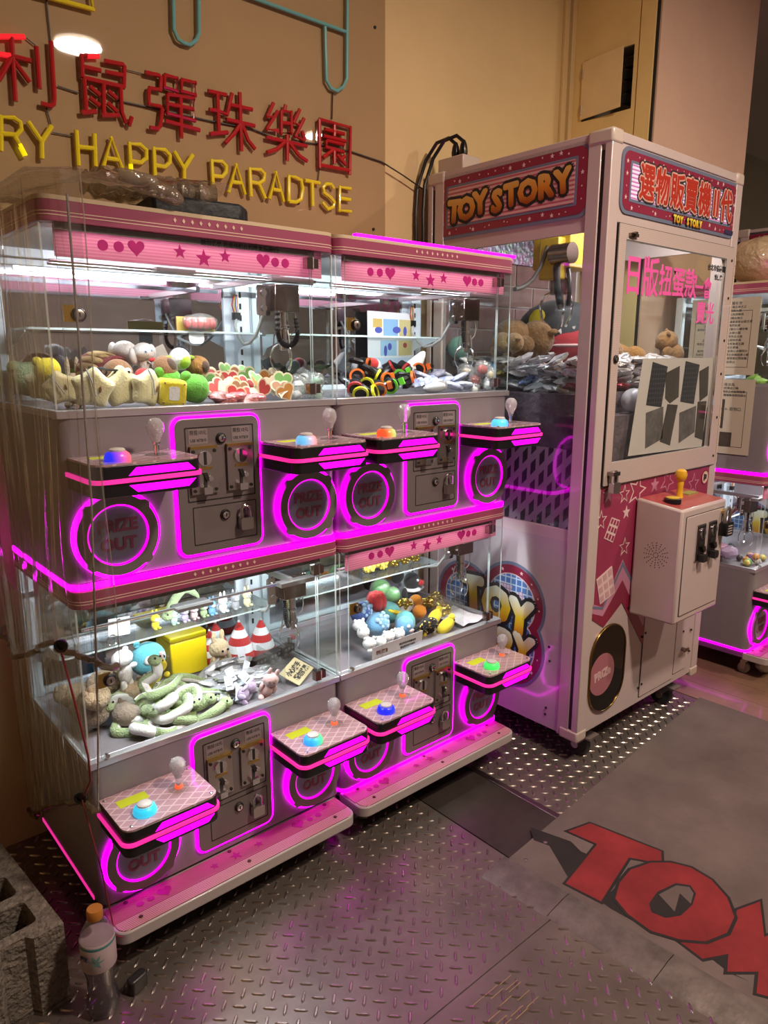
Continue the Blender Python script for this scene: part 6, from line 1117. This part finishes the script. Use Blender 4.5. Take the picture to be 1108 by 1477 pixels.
P('cloth', None, lambda q: q.add([(-.065 + .026 * i, -.055 + .03 * j, .010 + .005 * math.sin(i * 1.7 + j)) for j in range(6) for i in range(6)], [(j * 6 + i, j * 6 + i + 1, (j + 1) * 6 + i + 1, (j + 1) * 6 + i) for j in range(5) for i in range(5)]), mat('white cloth', (.75, .75, .76), .8, noise=(60, .1, (.62, .52, .60))), ws)
sc = thing('shop_card', 'white printed rule card leaning inside the lower window', 'sign', (0, 0, 0)); Yc = 1.512
P('card', None, lambda q: q.prism([(atY(u, v, Yc).x, atY(u, v, Yc).z) for u, v in ((537, 955), (609, 923), (610, 909), (537, 935))], 'y', Yc, Yc + .001), mat('lilac white card', (.62, .58, .64), .5), sc)
c = atY(551, 940, Yc); text('lettering', '嗨玩選物', .014, mat('brown print', (.16, .06, .03), .5), sc, (c.x, Yc - .0006, c.z), FRONT, off=.0006, ext=.0002, sx=.8)
c = atY(588, 927, Yc); text('lettering', '請投幣後再移動搖桿', .0085, M_INK, sc, (c.x, Yc - .0006, c.z + .003), FRONT, ext=.0002, sx=.9); text('lettering', '商品售完恕不補貨', .0085, M_INK, sc, (c.x, Yc - .0006, c.z - .008), FRONT, ext=.0002, sx=.9)
# ---------- tall cabinet
rt_ = random.Random(31)
ZB = 1.2355
cells = [(.115, .155 + .078 * a + (.03 if k % 2 else 0), k) for k in range(5) for a in range(7)] + [(.235 + .118 * a + (.03 if k % 2 else 0), .150, k) for k in range(5) for a in range(5)] + [(.24 + .118 * a, .235 + .078 * b, 0) for a in range(5) for b in range(6)] + [(.26 + .118 * a, .240 + .078 * b, 1) for a in range(4) for b in range(2)]
for i, (cx_, cy_, k_) in enumerate(cells):
    X, Yy, z_ = cx_ + rt_.uniform(-.004, .004), cy_ + rt_.uniform(-.004, .004), ZB + .0165 + .0225 * k_
    col_ = rt_.choice((M_FOIL, M_FOIL, M_FOILD)) if i % 9 else mat('printed foil %d' % (i % 4), ((.45, .08, .10), (.15, .22, .5), (.6, .5, .1), (.35, .3, .32))[i % 4], .25, .7, bump=(22, 1, .02))
    o = P('foil_packet', ('fpk', i % 5, col_.name), lambda q: q.ell((0, 0, 0), (.056, .036, .012), 10, 5, jit=.27), col_, None, TP(X, Yy, z_), (R_(rt_.uniform(-30, 30)), R_(rt_.uniform(-20, 20)), R_(rt_.uniform(-25, 25) + 180 * (i % 2))), smooth=False)
    tag(o, 'crinkled %s snack packet in the tall cabinet heap' % ('silver foil' if i % 9 else ('red', 'blue', 'yellow', 'grey')[i % 4] + ' printed foil'), 'packet', 'foil packets in the tall cabinet')
plush('bear_plush', 'brown teddy bear lying with its back to the cabinet side glass', 'plush toy', TP(.195, .575, 1.405), .150, (80, 0, 50), F_BEAR, BEAR)
plush('bear_plush', 'tan teddy bear at the back of the tall cabinet heap', 'plush toy', TP(.10, .50, 1.395), .075, (80, 0, 20), fur('tan bear fur', (.34, .20, .08), (100, .8, .008)), BEAR)
plush('bear_plush', 'brown teddy bear head down behind the cabinet door, beside the foil packets', 'plush toy', TP(.37, .19, 1.335), .085, (15, 0, 165), F_BEAR, BEAR)
plush('bear_plush', 'brown teddy bear slumped behind the poster on the cabinet door', 'plush toy', TP(.765, .165, 1.325), .090, (15, 8, 215), F_BEAR, BEAR)
plush('bear_plush', 'orange brown teddy bear between the two brown bears', 'plush toy', TP(.60, .20, 1.335), .090, (70, 0, 190), F_BEARO, BEAR)
mo = thing('monster_plush', 'dark grey plush monster with an open red mouth and white teeth', 'plush toy', TP(.545, .545, 1.425), (0, 0, R_(-35)))
P('head', None, lambda q: q.ell((0, 0, .02), (.17, .14, .13), 20, 12), fur('charcoal plush', (.05, .055, .06)), mo); P('mouth', None, lambda q: q.ell((.03, -.09, -.03), (.13, .07, .075), 16, 10), fur('mouth red', (.40, .02, .03)), mo); P('tongue_line', None, lambda q: q.ell((.03, -.125, -.03), (.11, .04, .012), 14, 6), F_PINK, mo)
for k in range(12): a = R_(15 + 28 * k); P('tooth', ('tooth',), lambda q: q.lathe([(.012, 0), (.002, .024)], (0, 0, 0), 6), F_WHITE, mo, (.03 + .125 * math.cos(a), -.13, -.03 + .072 * math.sin(a)), (0, R_(270) - a, 0))
P('eye', None, lambda q: q.ell((-.12, -.09, .07), (.03, .02, .04), 12, 8, rotm(0, 30, 0)), mat('yellow eye', (.75, .62, .03), .4), mo)
plush('ball_toy', 'mint green ball lying on the tall cabinet heap behind the bags', 'ball', TP(.085, .655, 1.385), .085, (0, 0, 0), mat('mint rubber', (.30, .58, .46), .35, coat=.3), [('ball', (0, 0, 0), .5, None)])
plush('ball_toy', 'pale blue ball on the front ledge of the tall cabinet', 'ball', TP(.30, .053, 1.208), .084, (0, 0, 0), mat('pale rubber', (.60, .62, .72), .3, coat=.4), [('ball', (0, 0, 0), .5, None)])
o = plush('slipper_toy', 'sky blue plush foot poking out of the cabinet heap', 'plush toy', TP(.05, .47, 1.30), .06, (0, 30, 0), F_BLUE, [('foot', (0, 0, 0), (.35, .3, .6), None)])
# ---------- far mini machine
rm = random.Random(77)
for i in range(34):
    c = rm.choice(((.65, .62, .6), (.55, .25, .06), (.05, .05, .05), (.60, .50, .12), (.40, .18, .45), (.15, .40, .15))); s = rm.uniform(.014, .02)
    o = P('capsule_toy', ('cap', i % 3, c), lambda q: (q.ell((0, 0, 0), s, 10, 7), q.tube([(s * 1.02 * math.cos(R_(30 * k)), s * 1.02 * math.sin(R_(30 * k)), 0) for k in range(12)], s * .08, 5, True)), mat('capsule %.2f%.2f%.2f' % c, c, .35, coat=.3), None, (3.062 + rm.uniform(.04, .22), 1.165 + rm.uniform(.04, .36), ZL + s + (.022 if i > 22 else 0))); tag(o, 'small round capsule toy in the far mini machine', 'capsule toy', 'capsule toys in the far machine')
for i in range(5):
    o = P('wrapped_charm', ('wch', i), lambda q: q.ell((0, 0, 0), (.045, .035, .028), 12, 8, jit=.12), mat('lilac film %d' % i, ((.55, .42, .70), (.65, .35, .55), (.45, .5, .7), (.7, .65, .72), (.5, .6, .45))[i], .25, coat=.5, bump=(30, 1, .01)), None, (3.12 + .03 * i, 1.30 + .05 * i, ZL + .05)); tag(o, 'shiny pastel wrapped charm in the far mini machine', 'packet', 'pastel charms in the far machine')
o = P('white_case', None, lambda q: q.prism(rrect(-.03, -.022, .03, .022, .012, 4), 'z', 0, .02), mat('white case', (.75, .75, .74), .3, coat=.4), None, (3.12, 1.20, ZU + .012), (R_(30), 0, R_(20)), bev=.004); tag(o, 'small white earphone case against the far upper window', 'case')
for i in range(4):
    o = P('green_packet', ('gpk', i), lambda q: q.ell((0, 0, 0), (.04, .025, .016), 12, 8, jit=.14), mat('lime packet', (.30, .55, .10), .3, coat=.4, bump=(30, 1, .01)), None, (3.11 + .035 * i, 1.24 + .03 * i, ZU + .018), (0, R_(15 * i), R_(30 * i))); tag(o, 'crinkled lime green packet in the far upper window', 'packet', 'lime packets in the far machine')

# ================================================================ plastic cover, ropes, floor clutter
M_SHEET = clear('clear vinyl cover', (.90, .89, .88), .12, 1.4, .07, (.50, .47, .44), ((12, 12, 1.5), 2.6, .8), .06)
M_HEM = clear('cloudy vinyl hem', (.60, .52, .42), .2, 1.3, .35, (.24, .18, .12))
def lerp_path(pts, n):
    P_ = [Vector(p) for p in pts]; ds = [0]
    for a, b in zip(P_, P_[1:]): ds.append(ds[-1] + (b - a).length)
    o = []
    for i in range(n + 1):
        t_ = ds[-1] * i / n; k = max(j for j in range(len(ds)) if ds[j] <= t_ + 1e-9); k = min(k, len(P_) - 2); u = (t_ - ds[k]) / (ds[k + 1] - ds[k]); o.append(P_[k].lerp(P_[k + 1], u))
    return o
def curtain(t, path, ztop, zbot, seed, nz=30, n=240, amp=.012, name='vinyl_sheet', m_=None, flare=.0):
    pts = lerp_path(path, n); r0 = random.Random(seed); ph = [r0.uniform(0, 6.28) for _ in range(4)]; b = MB(); vs = []
    for j in range(nz + 1):
        v = j / nz
        for i, p in enumerate(pts):
            s_ = i / n; zb = zbot(s_); z_ = ztop + (zb - ztop) * v; a = pts[max(i - 1, 0)]; c = pts[min(i + 1, n)]; tg = (c - a); nn = Vector((-tg.y, tg.x, 0)).normalized() if tg.length else Vector((1, 0, 0))
            d = amp * (.35 + .65 * v) * (math.sin(s_ * 34 + ph[0] + 1.2 * v) * .6 + math.sin(s_ * 61 + ph[1] - 1.5 * v) * .35 + math.sin(s_ * 13 + ph[2]) * .6 + .35 * math.sin(v * 9 + s_ * 8 + ph[3]) + .22 * math.sin(s_ * 150 + 2.5 * math.sin(v * 5 + ph[1])) + .13 * math.sin(s_ * 233 + 3 * math.sin(v * 7 + ph[0])))
            vs.append((p.x + nn.x * d, p.y + nn.y * d, z_))
    fs = [(j * (n + 1) + i, j * (n + 1) + i + 1, (j + 1) * (n + 1) + i + 1, (j + 1) * (n + 1) + i) for j in range(nz) for i in range(n)]
    b.add(vs, fs); o = put(name, b.mesh(name, m_ or M_SHEET, True, 80), t); hem = [vs[nz * (n + 1) + i] for i in range(n + 1)]
    return o, hem
pc = thing('plastic_cover', 'clear vinyl sheet draped over the end of the mini claw machine, tied with red cord', 'plastic cover', (0, 0, 0))
path1 = [(.408, 2.0), (.405, 1.7), (.404, 1.42), (.412, 1.355), (.438, 1.322), (.466, 1.322)]
zb1 = lambda s_: .66 + .10 * max(0, min(1, (s_ - .25) / .45)) - .02 * math.sin(s_ * 6)
p1 = [(x, y, 0) for x, y in path1]; sh1, hem1 = curtain(pc, p1, 1.655, zb1, 3)
path2 = [(.424, 2.0), (.424, 1.7), (.424, 1.50), (.428, 1.43), (.440, 1.425)]
zb2 = lambda s_: .12 + .29 * max(0, min(1, (s_ - .1) / .8)) ** .8
sh2, hem2 = curtain(pc, [(x, y, 0) for x, y in path2], .80, zb2, 9, amp=.006)
for hm in (hem1, hem2): P('hem', None, lambda q: q.tube([hm[i] for i in range(0, len(hm), 5)], .0065, 8), M_HEM, pc)
P('sheet_edge', None, lambda q: q.tube([(p1[-1][0] + .004 * math.sin(z_ * 9), p1[-1][1] - .004, z_) for z_ in [1.66 - .045 * k for k in range(21)]], .0013, 6), clear('vinyl edge', (.8, .78, .75), .1, 1.5, .3, (.6, .55, .5)), pc)
def top_sheet(q):
    r0 = random.Random(2); n, m = 26, 24
    vs = []
    for j in range(m + 1):
        for i in range(n + 1):
            u, v = i / n, j / m; x = .405 + .40 * u; y = 1.40 + .58 * v
            z_ = 1.668 + .012 * u + .022 * math.sin(u * 9 + v * 5) * math.sin(v * 7 + 1) * (u ** .5) + .055 * math.exp(-((u - .55) ** 2) / .06 - ((v - .35) ** 2) / .05) + r0.uniform(-.006, .006) * u
            z_ = max(z_, 1.652); vs.append((x, y, z_))
    q.add(vs, [(j * (n + 1) + i, j * (n + 1) + i + 1, (j + 1) * (n + 1) + i + 1, (j + 1) * (n + 1) + i) for j in range(m) for i in range(n)])
P('top_fold', None, top_sheet, M_SHEET, pc)
gp = [Vector(hem1[int(57 * 240 / 70)]) + Vector((-.012, -.008, .02)), Vector(hem2[int(62 * 240 / 70)]) + Vector((-.008, -.012, .02))]
for g in gp: P('grommet', ('grom',), lambda q: q.lathe([(.008, -.002), (.013, -.003), (.0135, .003), (.008, .002), (.008, -.002)], (0, 0, 0), 16, rotm(90, 0, -40)), M_BLK, pc, g)
P('red_cord', None, lambda q: (q.tube([gp[0] + Vector((-.003, -.008, -.01)), atY(110, 1020, 1.37), atY(127, 1090, 1.375), atY(131, 1125, 1.38), gp[1] + Vector((.004, -.012, .01))], .0022, 6), q.tube([gp[1] + Vector((0, -.01, 0)), Vector((.425, 1.40, .28)), Vector((.435, 1.385, .13)), Vector((.45, 1.383, .117))], .0016, 5)), mat('dark red cord', (.20, .015, .02), .6), pc)
P('white_rope', None, lambda q: q.tube([(.450, 1.333, 1.62), (.448, 1.331, 1.3), (.446, 1.331, 1.1), (.436, 1.333, .9), (.432, 1.36, .65), (.428, 1.40, .43)], .0022, 8), mat('braided white rope', (.30, .28, .26), .8, bump=(90, 1, .004)), pc)
# folded stuff on the roof
nb = P('folded_tarpaulin', None, lambda q: q.prism([(0, 0), (.20, -.02), (.24, .02), (.225, .16), (.02, .15)], 'z', 0, .040), mat('navy tarpaulin', (.006, .011, .018), .55, bump=(20, .6, .01)), None, (.690, 1.53, 1.6465), (0, 0, 0), bev=.008); tag(nb, 'folded navy tarpaulin lying on the covered mini machine roof', 'tarpaulin')
def roll(q):
    r0 = random.Random(6)
    for k in range(3):
        L = [(-.02, .05 * k, .006 * k), (.06, .05 * k + .005, .012 * (k % 2)), (.12, .05 * k, .002), (.18, .05 * k - .005, .014 * k), (.235, .05 * k - .01, .0)]
        q.tube(lerp_path(L, 30), [(.024 + r0.uniform(-.007, .007)) for _ in range(31)], 12)
gr = P('crumpled_sheet', None, roll, clear('crumpled vinyl', (.75, .70, .62), .2, 1.6, .45, (.42, .34, .25), ((1, 1, 1), 25, 1.0), .08), None, (.640, 1.62, 1.716)); tag(gr, 'crumpled cloudy vinyl sheet bunched on the navy tarpaulin', 'plastic sheet')
fo = P('sheet_fold', None, lambda q: q.tube(lerp_path([(0, 0, 0), (.05, -.02, -.012), (.10, -.03, -.030), (.115, -.028, -.036)], 14), [.016, .018, .019, .020, .019, .020, .021, .020, .019, .018, .018, .017, .016, .014, .010], 10), clear('crumpled vinyl'), None, (.61, 1.50, 1.700)); tag(fo, 'loose cloudy vinyl fold lying at the pink fascia edge', 'plastic sheet')
# bottle
bt = thing('water_bottle', 'clear plastic water bottle with orange cap and teal flower label', 'bottle', (.388, 1.352, 0), (0, 0, R_(-40)))
P('body', None, lambda q: q.lathe([(.022, .002), (.031, .004), (.034, .014), (.033, .03), (.028, .062), (.0285, .09), (.033, .11), (.0345, .12), (.0345, .180), (.031, .197), (.020, .215), (.0135, .222), (.0135, .228)], seg=24), clear('bottle plastic', (.80, .80, .82), .06, 1.6, .08, (.5, .46, .5), None, .03), bt)
P('water', None, lambda q: q.lathe([(.020, .004), (.0295, .006), (.0325, .014), (.0315, .03), (.0265, .062), (.027, .09), (.0315, .11), (.033, .12), (.033, .165)], seg=24), clear('water', (.72, .70, .72), .03, 1.2), bt)
P('label', None, lambda q: q.lathe([(.0348, .118), (.0352, .119), (.0352, .181), (.0348, .182)], seg=28), mat('pale pink label', (.50, .40, .42), .4, noise=(20, .15)), bt)
P('label_band', None, lambda q: q.lathe([(.0353, .172), (.0355, .173), (.0355, .177), (.0353, .178)], seg=28), mat('teal print', (.06, .22, .24), .4), bt)
def flower(q):
    for k in range(6):
        a0 = 60 * k; pts = [(0, 0), (.008 * math.cos(R_(a0 - 22)), .008 * math.sin(R_(a0 - 22))), (.017 * math.cos(R_(a0)), .017 * math.sin(R_(a0))), (.008 * math.cos(R_(a0 + 14)), .008 * math.sin(R_(a0 + 14)))]
        vs = []
        for x, z_ in pts:
            a = -math.pi / 2 + .25 + x / .0356; vs.append((.0358 * math.cos(a), .0358 * math.sin(a), .147 + z_))
        q.add(vs, [(0, 1, 2, 3)])
P('flower_print', None, flower, mat('teal flower print', (.10, .34, .34), .4), bt)
text('brand_lettering', '泰源', .012, mat('navy print', (.03, .04, .12), .4), bt, (-.016, -.0325, .152), (R_(90), 0, R_(-28)), off=.0005, ext=.0002)
P('cap', None, lambda q: q.lathe([(.0155, .224), (.0162, .226), (.0162, .244), (.0145, .2465)], seg=24), mat('orange cap', (.42, .16, .025), .4), bt)
# concrete block
M_CONC = mat('rough concrete', (.22, .19, .155), .95, noise=(70, .55), bump=(90, 1.0, .012))
def block(q):
    W2, L2, H2 = .19, .39, .19
    out = [(0, 0), (.06, 0), (.072, .018), (.118, .018), (.13, 0), (W2, 0), (W2, L2), (0, L2)]
    n = len(out); hs = [rrect(.035, .045 + .112 * k, W2 - .035, .125 + .112 * k, .012, 3) for k in range(3)]
    q.prism(out, 'z', 0, .012)
    bm = bmesh.new()
    ring = lambda pts, z_: [bm.verts.new((x, y, z_)) for x, y in pts]
    loops = [ring(out, H2)] + [ring(h, H2) for h in hs]; es = []
    for lp in loops:
        for i in range(len(lp)): es.append(bm.edges.new((lp[i], lp[(i + 1) % len(lp)])))
    bmesh.ops.triangle_fill(bm, edges=es, use_beauty=True, use_dissolve=False)
    bm.verts.index_update(); q.add([v.co[:] for v in bm.verts], [tuple(v.index for v in f.verts) for f in bm.faces]); bm.free()
    for lp in [out] + hs: m_ = len(lp); q.add([(x, y, 0.006) for x, y in lp] + [(x, y, H2) for x, y in lp], [(i, (i + 1) % m_, m_ + (i + 1) % m_, m_ + i) for i in range(m_)])
o = P('concrete_block', None, block, M_CONC, None, (.155, 1.405, 0.0005), (0, 0, R_(5))); tag(o, 'rough hollow concrete block on the tread plate floor', 'concrete block')
o = P('dark_pouch', None, lambda q: q.prism(rrect(-.022, -.012, .022, .012, .008, 3), 'z', 0, .035), mat('dark plastic bits', (.02, .02, .022), .35), None, (.462, 1.352, 0), (0, 0, .3), bev=.004); tag(o, 'small dark plastic pouch on the floor beside the water bottle', 'pouch')
sr = P('dry_straw', None, lambda q: [q.tube([(1.02 + .05 * math.sin(i * 2.1) + .02 * k, .80 + .04 * math.cos(i * 1.3), .004 + .001 * (i % 3)) for k in range(3)], .0009, 4) for i in range(14)], mat('straw', (.35, .25, .12), .8), None); tag(sr, 'wisps of dry straw litter on the tread plate', 'litter', kind='stuff')
rg = P('white_rag', None, lambda q: q.ell((0, 0, .03), (.06, .035, .03), 14, 9, jit=.1), mat('rag', (.55, .50, .48), .9), None, (3.20, 1.13, .002)); tag(rg, 'crumpled white rag on the floor under the far mini machine', 'rag')
